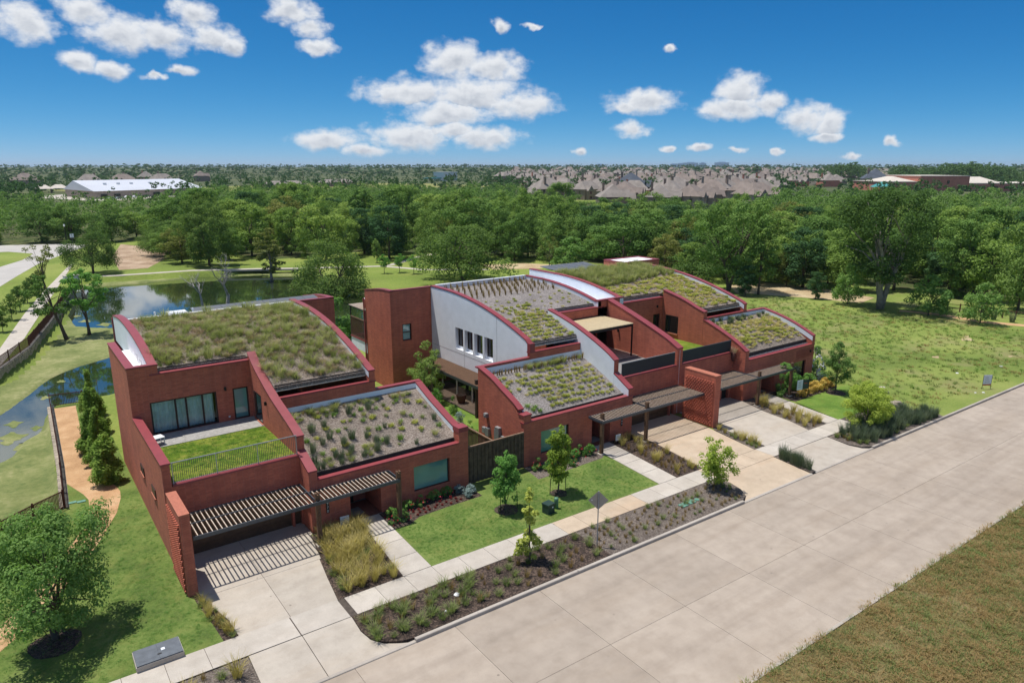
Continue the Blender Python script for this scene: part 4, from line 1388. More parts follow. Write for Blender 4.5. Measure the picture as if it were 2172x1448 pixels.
    for y in (43.05, 46.2, 49.4, 52.1): f.box(28.19, 30.1, y, y + .06, 2.52, 2.66)
    cp = f.obj('courtyard_pergola', M['steel'], h)
    me = MB().box(28.14, 30.16, -.045, .045, 2.68, 2.75).mesh('slat'); me.materials.append(M['post_wood'])
    for i in range(64): link('slat', me, cp, (0, 43.1 + i * .143, 0))
    for y in (43.6, 50.3):
        MB().box(28.3, 28.5, y - .1, y + .1, 0, 3.1).obj('post', M['dark_wood'], cp)
    pat = MB().box(28.6, 30.19, 40, 53, -.1, .03).obj('patio', M['deck_brown'], h)
    m = MB(); m.box(30.10, 30.19, 39.6, 52.9, 0, 2.4); m.obj('glass_wall', M['glass_dark'], h)
    for y in (42, 44.4, 46.8, 49.2, 51.6):
        MB().box(30.04, 30.1, y - .06, y + .06, 0, 2.4).obj('mullion', M['plastic_white'], h)
    pergola(h, 35.6, 41.5, 33.6, 34.85, 30.95, 35.6, 33.55, posts=((35.45, 32.45), (31.3, 32.6)), mat='slat_wood')
    np_ = MB().box(34.4, 34.56, 33.9, 33.928, .95, 1.85).obj('number_plate', M['frame_dark'], h)
    for i in range(4):
        MB().box(34.455, 34.505, 33.892, 33.899, 1.68 - i * .2, 1.76 - i * .2).obj('number_mark', M['sign_white'], np_)
    return h


house2()
screen_wall(41.42, 42.02, 31.3, 34.25, 4.06, 'free-standing red brick screen wall between the two attached garages')

# ---------------- house 3 (right)
zc3 = lambda y: 9.0 - max(0, 52 - y) ** 2 / 72.


def house3():
    h = thing('green_roof_house', 'red brick house at right with yellow sedum and tall grass on its roof', 'house', (0, 0, 0))
    F0, F1 = 48.5, 48.95
    # garage, terrace
    m = MB(); cellwall(m, 'x', 42.08, F0, -.1, 3.97, 35.1, 35.4, [(42.5, 47.0, -.1, 2.25), (47.3, 48.2, -.1, 2.15)])
    m.obj('wall', M['brick'], h)
    garage_door(h, 42.5, 47.0, 35.32, 2.25)
    MB().box(47.3, 48.2, 35.33, 35.38, 0, 2.15).obj('side_door', M['dark_in'], h)
    coping_x(h, 42.1, F0 - .02, 35.1, 35.42, 4.04)
    r = MB(); r.box(42.12, 48.2, 35.18, 35.24, 5.02, 5.06)
    for x in (42.15, 44.1, 46.2, 48.15): r.box(x - .025, x + .025, 35.19, 35.235, 4.04, 5.02)
    ra = r.obj('railing', M['steel'], h)
    MB().box(42.13, 48.18, 35.165, 35.18, 4.1, 5.02).obj('screen_panel', M['mesh_screen'], ra)
    MB().box(42.08, F0, 35.42, 43.1, 3.6, 3.85).obj('terrace_floor', M['mat_grey'], h)
    MB().box(42.09, F0 - .01, 35.45, 43.05, 3.85, 3.9).obj('terrace_lawn', M['turf'], h)
    m = MB(); cellwall(m, 'x', 42.08, F0, 3.6, 7.42, 43.1, 43.4, [(47.3, 48.2, 3.9, 6.0), (43.5, 46.0, 3.9, 5.8)])
    m.obj('wall', M['brick'], h)
    coping_x(h, 43.45, F0, 43.1, 43.42, 7.5)
    window(h, 'x', 47.3, 48.2, 3.9, 6.0, 43.2, 1, 1, 'glass_dark', 'frame', .09)
    window(h, 'x', 43.5, 46.0, 3.9, 5.8, 43.2, 1, 2, 'glass_dark', 'frame', .09)
    wall_lamp(h, 47.75, 43.1, 6.7)
    # fin with a step
    f1 = smooth_prof([(33.9, 4.3), (34.8, 4.82), (36.0, 5.36), (37.5, 5.92), (38.4, 6.22)])
    f2 = smooth_prof([(38.42, 6.88), (39.2, 7.1), (40.9, 7.66), (43.1, 8.16)])
    prof_wall(h, F0, F1, f1); prof_coping(h, F0, F1, f1)
    prof_wall(h, F0, F1, f2); prof_coping(h, F0, F1, f2)
    MB().box(F0 - .1, F0 - .002, 41.15, 42.7, 4.25, 4.36).obj('sill', M['brick_lit'], h)
    window(h, 'y', 41.2, 42.65, 4.36, 5.95, F0 - .015, 1, 1, 'glass_dark', 'frame_dark', .08, dep=.012)
    # front
    m = MB(); cellwall(m, 'x', F1, 58.25, -.1, 3.42, 33.9, 34.2, [(51.0, 52.9, -.1, 2.3), (55.7, 57.5, .25, 2.15)])
    m.obj('wall', M['brick'], h)
    MB().box(F1 + .01, 58.7, 33.87, 34.24, 3.42, 3.51).obj('coping', M['coping'], h)
    window(h, 'x', 55.7, 57.5, .25, 2.15, 34.02, 1, 1, 'glass_dark', 'frame', .07)
    entry(h, 51.0, 52.9, 33.9, 2.2, 2.3, 51.5)
    p = MB()
    for r_ in range(8):
        for k in range(14):
            p.box(55.9 + k * .19 + (.095 if r_ % 2 else 0), 56.0 + k * .19 + (.095 if r_ % 2 else 0), 33.86, 33.899, 2.45 + r_ * .1, 2.51 + r_ * .1)
    tag(p.obj('projecting_bricks', M['brick'], h), kind='stuff')
    rp = smooth_prof([(33.9, 4.3), (34.9, 4.74), (36.1, 5.2), (37.5, 5.6), (39.2, 5.95)])
    prof_wall(h, 58.25, 58.65, rp); prof_coping(h, 58.25, 58.65, rp); flash(h, 58.25, -1, rp, .5)
    MB().box(F1, 55.2, 39.2, 39.5, 3, 5.95).obj('wall', M['brick'], h)
    coping_x(h, F1 + .01, 55.65, 39.2, 39.52, 6.03)
    MB().box(55.63, 58.24, 39.205, 39.5, -.2, 5.88).obj('wall', M['brick'], h)
    coping_x(h, 55.67, 58.67, 39.2, 39.52, 5.95)
    MB().box(F1 + .01, 58.24, 39.18, 39.198, 5.0, 5.85).obj('flashing', M['white'], h)
    lowp = [(34.5, 3.85), (35.2, 4.3), (36.1, 4.72), (37.5, 5.18), (39.16, 5.55)]
    green_roof(h, F1 + .01, 58.23, lowp)
    roof_edge(h, F1 + .02, 58.2, 34.5, 3.82, 34.24)
    ra_ = [(39.2, 6.7)] + arc(39.5, 53.0, lambda y: zc3(y) + .05)
    prof_wall(h, 55.2, 55.62, ra_); prof_coping(h, 55.2, 55.62, ra_); flash(h, 55.2, -1, ra_, .5)
    la_ = [(43.1, 8.04)] + arc(43.4, 56.0, lambda y: zc3(y) + .08)
    prof_wall(h, 43.0, 43.42, la_, 'white', 7.0); prof_coping(h, 43.0, 43.42, la_)
    green_roof(h, 43.44, F1, arc(43.6, 53.0, lambda y: zc3(y) - .27)); green_roof(h, F1 + .005, 55.18, arc(39.7, 53.0, lambda y: zc3(y) - .27))
    roof_edge(h, 43.46, F0 - .01, 43.7, zc3(43.7) - .25, 43.42)
    roof_edge(h, F1 + .02, 55.16, 39.8, zc3(39.8) - .25, 39.52)
    MB().box(43.0, 58.6, 53.2, 60, -.2, 7.4).obj('rear_body', M['brick'], h)
    MB().box(43.02, 58.5, 53.22, 59.9, 7.4, 7.47).obj('flat_roof', M['white'], h)
    MB().box(53.7, 59.0, 53.3, 56.5, 8.0, 9.05).obj('rear_block', M['brick'], h)
    MB().box(53.95, 58.75, 53.55, 56.25, 9.05, 9.07).obj('flat_roof', M['white'], h)
    for q in ((53.66, 59.04, 53.26, 53.6), (53.66, 59.04, 56.2, 56.54), (53.66, 54.0, 53.6, 56.2), (58.7, 59.04, 53.6, 56.2)):
        MB().box(*q, 9.05, 9.14).obj('coping', M['coping'], h)
    pv = MB().box(45.3, 51.2, 54.6, 54.66, 7.47, 8.6).obj('solar_array', M['steel_light'], h)
    for i in range(6):
        for j in range(2):
            x = 45.3 + i * 1.02; y = 53.8 + j * 1.75; z = 8.78 + j * .1
            p = MB(); p._prism([(x, y, z), (x + .96, y, z), (x + .96, y + 1.65, z + .12), (x, y + 1.65, z + .12)], [(x, y, z - .05), (x + .96, y, z - .05), (x + .96, y + 1.65, z + .07), (x, y + 1.65, z + .07)], 4)
            p.obj('solar_panel', M['pv'], pv)
    pergola(h, 42.1, 48.2, 33.5, 34.85, 48.2, 53.05, 33.5, posts=((48.5, 32.45), (52.95, 32.4)), mat='slat_grey')
    wall_lamp(h, 58.0, 33.9, 2.9)
    return h


house3()

# ------------------------------------------------------------------ plants: meshes
def quads_mesh(name, V, mat, tri=False):
    """V (N,k,3) array of faces with k corners"""
    V = np.asarray(V, np.float32)
    N, k = V.shape[:2]
    me = bpy.data.meshes.new(name)
    me.vertices.add(N * k)
    me.vertices.foreach_set('co', V.reshape(-1))
    me.loops.add(N * k)
    me.loops.foreach_set('vertex_index', np.arange(N * k, dtype=np.int32))
    me.polygons.add(N)
    me.polygons.foreach_set('loop_start', (np.arange(N) * k).astype(np.int32))
    me.update(calc_edges=True)
    me.materials.append(mat)
    return me


def leaves(centers, radii, counts, size, rng, flat=.8, shell=.55, aspect=.6, up=.45, droop=0.):
    C = np.repeat(centers, counts, 0); R = np.repeat(radii, counts)
    n = len(C)
    d = rng.normal(size=(n, 3)); d /= np.linalg.norm(d, axis=1)[:, None]
    r = R * (shell + (1 - shell) * rng.random(n)) ** 1.0
    d[:, 2] += .18; d /= np.linalg.norm(d, axis=1)[:, None]
    p = C + d * r[:, None] * np.array([1, 1, flat])
    nrm = d * 1.0 + rng.normal(size=(n, 3)) * .38 + np.array([0, 0, up * .8])
    nrm /= np.linalg.norm(nrm, axis=1)[:, None]
    t = rng.normal(size=(n, 3)) + np.array([0, 0, -droop])
    t -= nrm * (t * nrm).sum(1)[:, None]; t /= np.linalg.norm(t, axis=1)[:, None]
    b = np.cross(nrm, t)
    s = size * (.65 + .7 * rng.random(n))[:, None]
    a = s * aspect
    return np.stack([p - t * s * .5, p + b * a * .5 + t * s * .05, p + t * s * .5, p - b * a * .5 + t * s * .05], 1)


ENV = {'round': lambda t: (1 - (2 * t - 1) ** 2) ** .5 * (1.0), 'egg': lambda t: (np.clip(t, 0, 1) ** .45) * (1 - t) ** .55 * 1.75,
       'vase': lambda t: (.35 + .65 * t ** .7) * (1 - np.clip((t - .62) / .38, 0, 1) ** 2.2) ** .5, 'cone': lambda t: (1 - t) ** .8 * (np.clip(t / .12, 0, 1)) ** .5,
       'column': lambda t: (np.clip(t / .15, 0, 1)) ** .5 * (1 - t) ** .38, 'dome': lambda t: (1 - t ** 2.2) ** .5}


def tree_meshes(name, seed, w, h, cb, env, ncl, nlf, leaf, lmat, bmat, clr=.27, flat=.8, forks=1, tr=.035, lobes=.25, inner=.35, aspect=.6, limbs=9, up=.45, lean=(0, 0)):
    rng = np.random.default_rng(seed)
    R = w / 2
    t = rng.random(ncl * 3)
    e = ENV[env](t)
    keep = rng.random(ncl * 3) < (e + .12)
    t = t[keep][:ncl]; e = e[keep][:ncl]
    n = len(t)
    ang = rng.random(n) * math.tau
    ph = rng.random(4) * 6.28
    lob = 1 + lobes * (np.sin(2 * ang + ph[0] + 3 * t) * .6 + np.sin(3 * ang + ph[1] - 4 * t) * .5 + np.sin(5 * ang + ph[2]) * .25)
    rad = e * R * lob * (inner + (1 - inner) * rng.random(n) ** .5)
    cr = clr * R * (.7 + .6 * rng.random(n)) * (.55 + .45 * e)
    z = h * (cb + (1 - cb) * t)
    rad = np.maximum(0, rad - cr * .55)
    C = np.stack([np.cos(ang) * rad + lean[0] * z, np.sin(ang) * rad + lean[1] * z, np.clip(z, h * cb + cr * .3, h - cr * .6)], 1)
    cnt = np.maximum(6, (nlf * (cr / cr.mean()) ** 2)).astype(int)
    V = leaves(C, cr, cnt, leaf, rng, flat, .5, aspect, up)
    crown = quads_mesh(name + '_crown', V, lmat)
    mb = MB()
    r0 = tr * h * .5
    top = h * (cb + (1 - cb) * .55)
    bases = []
    for k in range(forks):
        a = ph[3] + k * math.tau / max(1, forks)
        sp = (0 if forks == 1 else .16 * w)
        pts = []; rr = []
        for i in range(7):
            s = i / 6
            off = sp * s ** 1.2
            pts.append((lean[0] * top * s + math.cos(a) * off + .02 * h * math.sin(i * 1.7 + seed) * s, lean[1] * top * s + math.sin(a) * off + .02 * h * math.cos(i * 1.3 + seed) * s, -.15 + (top + .15) * s))
            rr.append(r0 * (1.25 if i == 0 else 1) * (1 - .72 * s) / (1 if forks == 1 else 1.25))
        mb.tube(pts, rr, 7)
        bases.append(pts)
    idx = rng.permutation(n)[:limbs]
    for j, i in enumerate(idx):
        pts = bases[j % len(bases)]
        s0 = rng.integers(2, 6)
        p0 = Vector(pts[s0]); p1 = Vector(C[i])
        mid = p0.lerp(p1, .5) + Vector((0, 0, .05 * h))
        q = r0 * (1 - .72 * s0 / 6) * .6
        mb.tube([p0, mid, p1], [q, q * .6, q * .2], 5, cap=False)
    trunk = mb.mesh(name + '_trunk')
    trunk.materials.append(bmat)
    trunk.polygons.foreach_set('use_smooth', [True] * len(trunk.polygons))
    return trunk, crown, w, h


LM = {
    'oak': leaf_mat('leaf_oak', (.036, .066, .013), (.058, .096, .017), (.095, .138, .024), .38, .5),
    'forest': leaf_mat('leaf_forest', (.042, .082, .013), (.078, .132, .02), (.135, .185, .028), .3, .25),
    'bright': leaf_mat('leaf_bright', (.055, .125, .014), (.085, .175, .022), (.14, .23, .035), .4, .8),
    'lime': leaf_mat('leaf_lime', (.15, .21, .012), (.22, .28, .022), (.30, .34, .04), .45, .8),
    'limey': leaf_mat('leaf_limey', (.11, .155, .008), (.165, .215, .014), (.235, .275, .026), .45, .8),
    'yellow': leaf_mat('leaf_yellow', (.17, .20, .02), (.25, .27, .03), (.34, .33, .06), .4, .8),
    'olive': leaf_mat('leaf_olive', (.065, .085, .016), (.105, .12, .022), (.15, .15, .032), .35, .4),
    'juniper': leaf_mat('leaf_juniper', (.068, .115, .010), (.11, .17, .016), (.165, .225, .026), .42, 1.),
    'near': leaf_mat('leaf_near', (.05, .10, .017), (.085, .15, .026), (.145, .215, .04), .42, .9),
    'sunny': leaf_mat('leaf_sunny', (.068, .115, .014), (.115, .17, .022), (.175, .225, .034), .32, .3),
    'deep': leaf_mat('leaf_deep', (.022, .050, .016), (.036, .074, .022), (.060, .105, .030), .32, .3),
    'far': leaf_mat('leaf_far', (.022, .050, .014), (.042, .082, .020), (.075, .115, .028), .25, .06),
}
BK, BL = M['bark'], M['bark_light']
TP = {}


def proto(key, *a, **k):
    TP[key] = tree_meshes(key, *a, **k)


for i in range(3):
    proto(f'oak{i}', 10 + i, 13, 9, .14, 'dome', 78, 170, .28, LM['oak'], BK, clr=.24, lobes=.26, forks=2, tr=.06, limbs=12)
for i in range(5):
    proto(f'broad{i}', 30 + i, 9, 11, .03, ['egg', 'round', 'dome', 'egg', 'vase'][i], 62, 135, .31, LM['forest'], BK, clr=.27, lobes=.35)
for i in range(2):
    proto(f'bfor{i}', 40 + i, 8.5, 10.5, .10, ['egg', 'round'][i], 60, 130, .31, LM['sunny'], BK, clr=.27, lobes=.35)
for i in range(2):
    proto(f'ofor{i}', 45 + i, 8.5, 10, .10, ['egg', 'dome'][i], 56, 125, .30, LM['olive'], BK, clr=.26, lobes=.35)
proto('dark0', 50, 8, 11, .02, 'egg', 64, 140, .30, LM['deep'], BK, clr=.27, lobes=.25)
proto('poplar', 52, 13, 14, .05, 'egg', 110, 170, .31, LM['oak'], BK, clr=.2, lobes=.35, forks=2)
proto('pecan', 55, 17.5, 16, .26, 'vase', 105, 170, .32, LM['oak'], BL, clr=.19, lobes=.25, forks=3, tr=.065, limbs=22, inner=.25)
proto('tallm', 57, 14.4, 14, .2, 'vase', 88, 160, .31, LM['forest'], BK, clr=.2, lobes=.3, forks=2, tr=.045, limbs=16)
proto('cyp0', 60, 5.6, 9.4, .16, 'egg', 60, 90, .26, LM['olive'], BL, clr=.26, flat=.55, tr=.06)
proto('slim0', 62, 5.2, 10.3, .12, 'egg', 52, 80, .34, LM['forest'], BK, clr=.3)
proto('sparse0', 64, 5.9, 7.2, .3, 'vase', 20, 60, .24, LM['olive'], BK, clr=.2, limbs=18, lobes=.4, tr=.04)
proto('leafy0', 66, 5.1, 8.0, .36, 'round', 40, 80, .26, LM['bright'], BK, clr=.24, tr=.045, flat=.6, limbs=12)
proto('lean0', 68, 4.6, 7.9, .42, 'dome', 30, 70, .26, LM['forest'], BK, clr=.26, tr=.055, lean=(-.22, .05), limbs=12, flat=.6)
proto('park0', 70, 2.4, 3.4, .3, 'round', 26, 60, .17, LM['bright'], BK, clr=.33)
proto('row0', 72, 2.6, 3.2, .22, 'round', 30, 60, .17, LM['oak'], BK, clr=.33)
proto('edge0', 74, 5.2, 5.2, .12, 'dome', 46, 80, .26, LM['near'], BK, clr=.27)
proto('near0', 80, 5.6, 5.7, .13, 'round', 110, 240, .125, LM['near'], BK, clr=.23, lobes=.42, forks=2, tr=.05, limbs=22)
proto('ytree0', 82, 1.95, 4.6, .22, 'egg', 52, 105, .115, LM['limey'], BK, clr=.32, tr=.026, aspect=.75, lobes=.3)
proto('ytree1', 84, 2.2, 3.9, .22, 'egg', 54, 120, .11, LM['bright'], BK, clr=.32, tr=.03, aspect=.75, lobes=.25)
proto('ytree2', 86, 2.6, 3.8, .20, 'egg', 46, 84, .12, LM['limey'], BK, clr=.29, tr=.028, aspect=.75, lobes=.4)
proto('sapling', 88, 1.1, 4.3, .12, 'column', 24, 46, .15, LM['yellow'], BK, clr=.42, tr=.02, aspect=.75, lobes=.6, limbs=14)
proto('elm', 90, 2.9, 4.8, .24, 'egg', 66, 115, .11, LM['forest'], BK, clr=.26, tr=.032, lobes=.25)
proto('limecyp', 92, 3.8, 3.9, .02, 'round', 100, 190, .11, LM['limey'], BK, clr=.23, lobes=.14, flat=.75)
proto('jun0', 94, 2.2, 4.6, .0, 'cone', 70, 95, .20, LM['juniper'], BK, clr=.34, aspect=.35, up=.9, flat=1.25, lobes=.25)
proto('jun1', 96, 2.0, 3.6, .0, 'column', 60, 95, .20, LM['juniper'], BK, clr=.36, aspect=.35, up=.9, flat=1.25, lobes=.25)
proto('shrub0', 98, 1.2, 1.0, .0, 'dome', 16, 60, .10, LM['near'], BK, clr=.4)
proto('shrub1', 100, 1.2, .9, .0, 'dome', 16, 60, .10, LM['bright'], BK, clr=.4)
proto('shruby', 102, 1.2, .8, .0, 'dome', 16, 70, .10, leaf_mat('leaf_gold', (.20, .14, .02), (.36, .25, .04), (.45, .36, .08), .35, 1.), BK, clr=.4)
proto('shrubgrey', 104, 1.2, 1.2, .0, 'dome', 16, 60, .09, leaf_mat('leaf_grey', (.07, .10, .09), (.11, .15, .13), (.17, .21, .19), .3, 1.), BK, clr=.4)
proto('bigshrub', 106, 3.6, 5.0, .1, 'dome', 64, 110, .15, LM['forest'], BK, clr=.25, aspect=.4, lobes=.3, forks=3)


def tree(key, name, label, x, y, w=None, h=None, z=None, rz=None, group=None, cat='tree'):
    tm, cm, pw, ph = TP[key]
    if z is None:
        z = gzz(x, y)
    t = thing(name, label, cat, (x, y, z), RNG.uniform(0, 6.28) if rz is None else rz, group)
    sx = (w or pw) / pw
    t.scale = (sx, sx, (h or ph) / ph)
    link('trunk', tm, t)
    link('crown', cm, t)
    return t


# --- the trees one can tell apart
tree('near0', 'shade_tree', 'round leafy green tree on the corner lawn beside the flat grey vault', -.3, 31.7, 5.3, 5.75, rz=.6)
tree('ytree0', 'young_tree', 'slim bright green staked tree on the lawn before the middle house window', 25.16, 29.81, 2.0, 4.75, rz=1.)
tree('ytree1', 'young_tree', 'bushy round-crowned young tree on the lawn near the wooden fence', 21.41, 29.98, 2.15, 3.9, rz=2.)
tree('sapling', 'sapling', 'thin sparse yellow-leaved sapling in the dark mulch strip', 19.13, 24.76, 1.25, 4.3, rz=.4)
tree('ytree2', 'young_tree', 'yellow-green open-crowned tree at the tip of the planting strip', 33.27, 24.55, 2.6, 3.75, rz=3.)
tree('elm', 'young_tree', 'pointed dark green young tree in a mulch ring by the right-hand house', 56.99, 30.57, 2.9, 4.8, rz=.2)
tree('limecyp', 'bushy_tree', 'low round lime-green feathery tree at the kerb among tall grasses', 50.6, 24.5, 3.75, 3.95, rz=.2)
for k, (x, y, w, h, ky, lb) in enumerate(((3.55, 47.4, 2.2, 3.1, 'jun1', 'front bushy juniper of the row beside the orange trail'), (3.55, 50.3, 2.2, 4.0, 'jun0', 'second juniper from the front in the row beside the trail'),
                                         (3.5, 53.6, 2.3, 4.5, 'jun0', 'tallest pointed juniper in the row beside the trail'), (4.15, 57.5, 1.8, 3.4, 'jun1', 'rear juniper close to the left brick wall'), (4.2, 61.5, 2.0, 3.8, 'jun0', 'far juniper behind the corner of the left house'))):
    tree(ky, 'juniper', lb, x, y, w, h, rz=k * 1.3, group='junipers along the trail')
tree('shrub0', 'shrub', 'rounded dark green shrub between junipers and the left brick wall', 4.3, 54.6, 1.1, 1.5)
tree('bigshrub', 'large_shrub', 'tall wispy green shrub in the courtyard before the brick tower', 27.3, 49.2, 3.4, 5.2)
tree('oak0', 'live_oak', 'dark round live oak by the end of the grey lane', 13.7, 149.1, 10.2, 7.8, rz=.3)
tree('poplar', 'cottonwood', 'tall dense dark cottonwood clump on the far pond bank', 33.5, 147.5, 12.5, 14.3, rz=.9)
tree('cyp0', 'bald_cypress', 'brownish-green cypress standing in the pond edge with swollen trunk', 39.3, 127.5, 5.8, 9.6, z=-1.0, rz=.1)
tree('leafy0', 'willow', 'bright green tree standing on the algae flat left of the white arch', 7.6, 97.5, 5.4, 8.1, rz=1.5)
tree('lean0', 'leaning_tree', 'leaning open tree on the algae flat beside the retaining wall', 5.2, 96.6, 4.8, 7.9, rz=.2)
tree('sparse0', 'thin_tree', 'sparse half-bare tree between the lane and the footpath', 5.3, 134.7, 6.2, 7.4, rz=.5)
for k, (x, y, w, h) in enumerate(((-.8, 101.3, 2.3, 2.6), (.3, 108.8, 2.6, 3.3), (1.4, 115.3, 2.7, 3.4), (2.5, 121.8, 2.8, 3.1), (3.6, 128.7, 2.8, 3.0), (4.6, 134.5, 2.8, 2.8))):
    tree('row0', 'row_tree', f'{["first", "second", "third", "fourth", "fifth", "sixth"][k]} nearest small dark tree in the row beside the left footpath', x, y, w, h, group='small trees lining the left footpath')
tree('oak1', 'oak', 'broad dark oak filling the gap behind the left and middle houses', 42.3, 107, 14.5, 9.6, rz=.2)
tree('oak2', 'oak', 'wide spreading dark oak behind the ridge of the middle house', 64.2, 102.2, 17.5, 9.4, rz=1.1)
for k, (x, y) in enumerate(((56.9, 117.8), (59.7, 117.2), (61.0, 114.1))):
    tree('park0', 'park_tree', f'{["left", "middle", "right"][k]} one of three small young trees on the park lawn', x, y, 2.4, 3.5, group='three young park trees')
tree('slim0', 'slender_tree', 'slender dark tree at the edge of the wood by the park lawn', 62.4, 132.4, 2.2, 5.0)
tree('bfor0', 'yellow_green_tree', 'upright yellow-green tree beside the sunlit gap in the wood', 91, 122.2, 6.8, 11.4)
tree('edge0', 'bushy_tree', 'low bright bushy tree behind the ridge between the right houses', 90.7, 104.9, 9, 5.8)
tree('sparse0', 'crooked_tree', 'small crooked yellowish tree left of the low bushy one', 84.4, 103.7, 4, 6.6)
tree('broad1', 'broad_tree', 'rounded green tree with pale branches behind the right house ridge', 110.5, 105.9, 9.4, 8.4)
tree('tallm', 'tall_tree', 'tall two-trunked green tree rising behind the right-hand house', 92.4, 68.7, 14.6, 14.2, rz=.8)
tree('slim0', 'slim_tree', 'slim tall tree just right of the two-trunked tree', 93.6, 64.1, 5.6, 10.5)
tree('ofor0', 'small_tree', 'small thin tree over the straw bank at the field edge', 103.8, 66, 4.2, 6)
tree('dark0', 'small_dark_tree', 'small dark pointed tree at the back of the field', 90.6, 64.3, 3.8, 5)
tree('pecan', 'pecan', 'huge spreading tree with forked pale trunk at the field edge', 97.2, 47.2, 17.8, 16.2, rz=2.2)
tree('edge0', 'edge_tree', 'small full tree at the trail left of the rail fence', 97.9, 41.2, 5.3, 5.5)
tree('edge0', 'edge_tree', 'rightmost small round tree standing on the field by the trail', 98, 35.1, 5.0, 5.2)
tree('broad4', 'dark_trunk_tree', 'tree with dark forked trunk right of the huge pale-trunked one', 115.4, 44.7, 9, 11.5)
tree('edge0', 'small_tree', 'bright small tree under the left side of the huge tree', 96.5, 51.5, 4.8, 6)
tree('dark0', 'small_tree', 'dark low tree under the far left branches of the huge tree', 97, 56.7, 3, 4.4)
tree('broad3', 'tall_tree', 'tall leaning tree at the right picture edge beyond the rail fence', 111, 35.5, 8, 14)
tree('broad0', 'tree', 'green tree behind the rail fence near the right picture edge', 121, 36, 9, 11.5)


def dead_tree(seed, h):
    r = random.Random(seed)
    mb = MB()

    def br(p, d, L, rad, dep):
        q = p + d * L * .5 + Vector((r.uniform(-.1, .1), r.uniform(-.1, .1), 0)) * L
        e = p + d * L
        mb.tube([p, q, e], [rad, rad * .8, rad * .55], 5, cap=False)
        if dep:
            for k in range(r.choice((2, 3, 3))):
                nd = (d + Vector((r.uniform(-1, 1), r.uniform(-1, 1), r.uniform(-.35, .8))) * .85).normalized()
                br(e if k else q, nd, L * r.uniform(.5, .8), rad * .52, dep - 1)
    br(Vector((0, 0, -.3)), Vector((r.uniform(-.2, .2), 0, 1)).normalized(), h * .36, h * .035, 5)
    return mb


for sd, x, y, h, lb in ((3, 23.4, 109.7, 6.0, 'smaller bare twisted dead tree at the near pond bank'), (8, 26.8, 109.2, 8.6, 'larger bare grey dead tree at the near pond bank')):
    t = thing('dead_tree', lb, 'tree', (x, y, -.9), .3, 'bare dead trees at the pond')
    dead_tree(sd, h).obj('trunk', M['bark_dead'], t)

# --- the wood behind, tree by tree, nearest first
def rtab(tab, a):
    for (a0, r0), (a1, r1) in zip(tab[:-1], tab[1:]):
        if a <= a1:
            return r0 + (r1 - r0) * (a - a0) / (a1 - a0)
    return tab[-1][1]


RMIN = [(-3, 222), (6, 212), (8.8, 204), (10.5, 158), (18, 158), (20, 150), (24, 152), (29, 150), (33, 146), (38, 146), (43, 143), (47, 138), (52, 128), (55, 124), (58, 122), (62, 119), (66, 122), (76, 124)]
RMAX = [(-3, 330), (2.5, 330), (3.5, 290), (10, 290), (13, 430), (24, 450), (30, 400), (36.5, 380), (38.5, 260), (42, 228), (53, 230), (56, 300), (59, 360), (76, 380)]
cand = []
rs = np.random.default_rng(77)
for _ in range(26000):
    a = rs.uniform(-2.5, 75); r0, r1 = rtab(RMIN, a), rtab(RMAX, a)
    r = math.sqrt(rs.uniform(r0 * r0, r1 * r1))
    cand.append((r, a))
cell = {}
pts = []
for r, a in cand:
    x = r * math.sin(math.radians(a)); y = r * math.cos(math.radians(a))
    md = 4.6 + r * .0105
    gx, gy = int(x // 12), int(y // 12)
    ok = True
    for i in (-1, 0, 1):
        for j in (-1, 0, 1):
            for (px, py) in cell.get((gx + i, gy + j), ()):
                if (px - x) ** 2 + (py - y) ** 2 < md * md:
                    ok = False
    # keep clearings
    if 172 < x < 200 and 140 < y < 165: ok = False
    if 10 < a < 20.5 and y < 148: ok = False
    if ok:
        cell.setdefault((gx, gy), []).append((x, y)); pts.append((r, x, y, a))
pts.sort()
ZONES = [(9.5, 'wood tree behind the lane', 'trees behind the lane'), (24, 'wood tree beyond the pond', 'trees beyond the pond'), (40, 'wood tree beyond the park lawn', 'trees beyond the park lawn'),
         (56, 'wood tree before the subdivision', 'trees before the subdivision'), (99, 'wood tree behind the field', 'trees behind the field')]
KEYS = ['broad0', 'broad1', 'broad2', 'broad3', 'broad4', 'broad0', 'broad2', 'dark0', 'dark0', 'bfor0', 'bfor1', 'bfor0', 'bfor1', 'ofor0', 'oak1', 'slim0']
KN = {'broad': 'mid-green', 'dark0': 'dark narrow', 'bfor': 'bright green', 'ofor': 'olive', 'oak1': 'dark spreading', 'slim0': 'slim'}
NIND = 290
WT = []
ORD = 'first second third fourth fifth sixth seventh eighth ninth tenth eleventh twelfth thirteenth fourteenth fifteenth sixteenth seventeenth eighteenth nineteenth twentieth'.split()


def nth(i, n):
    if i == 0: return 'leftmost'
    if i == n - 1: return 'rightmost'
    if i < n / 2 or n - 1 - i > 19: return ORD[min(i, 19)] + ' from left'
    return ORD[n - 1 - i] + ' from right'


def rank_labels(items, joiner):
    by = {}
    for o, a, lb in items: by.setdefault(lb, []).append((a, o))
    for lb, L in by.items():
        L.sort(key=lambda q: q[0])
        for i, (a, o) in enumerate(L):
            o['label'] = lb if len(L) == 1 else f'{nth(i, len(L))} {lb}'


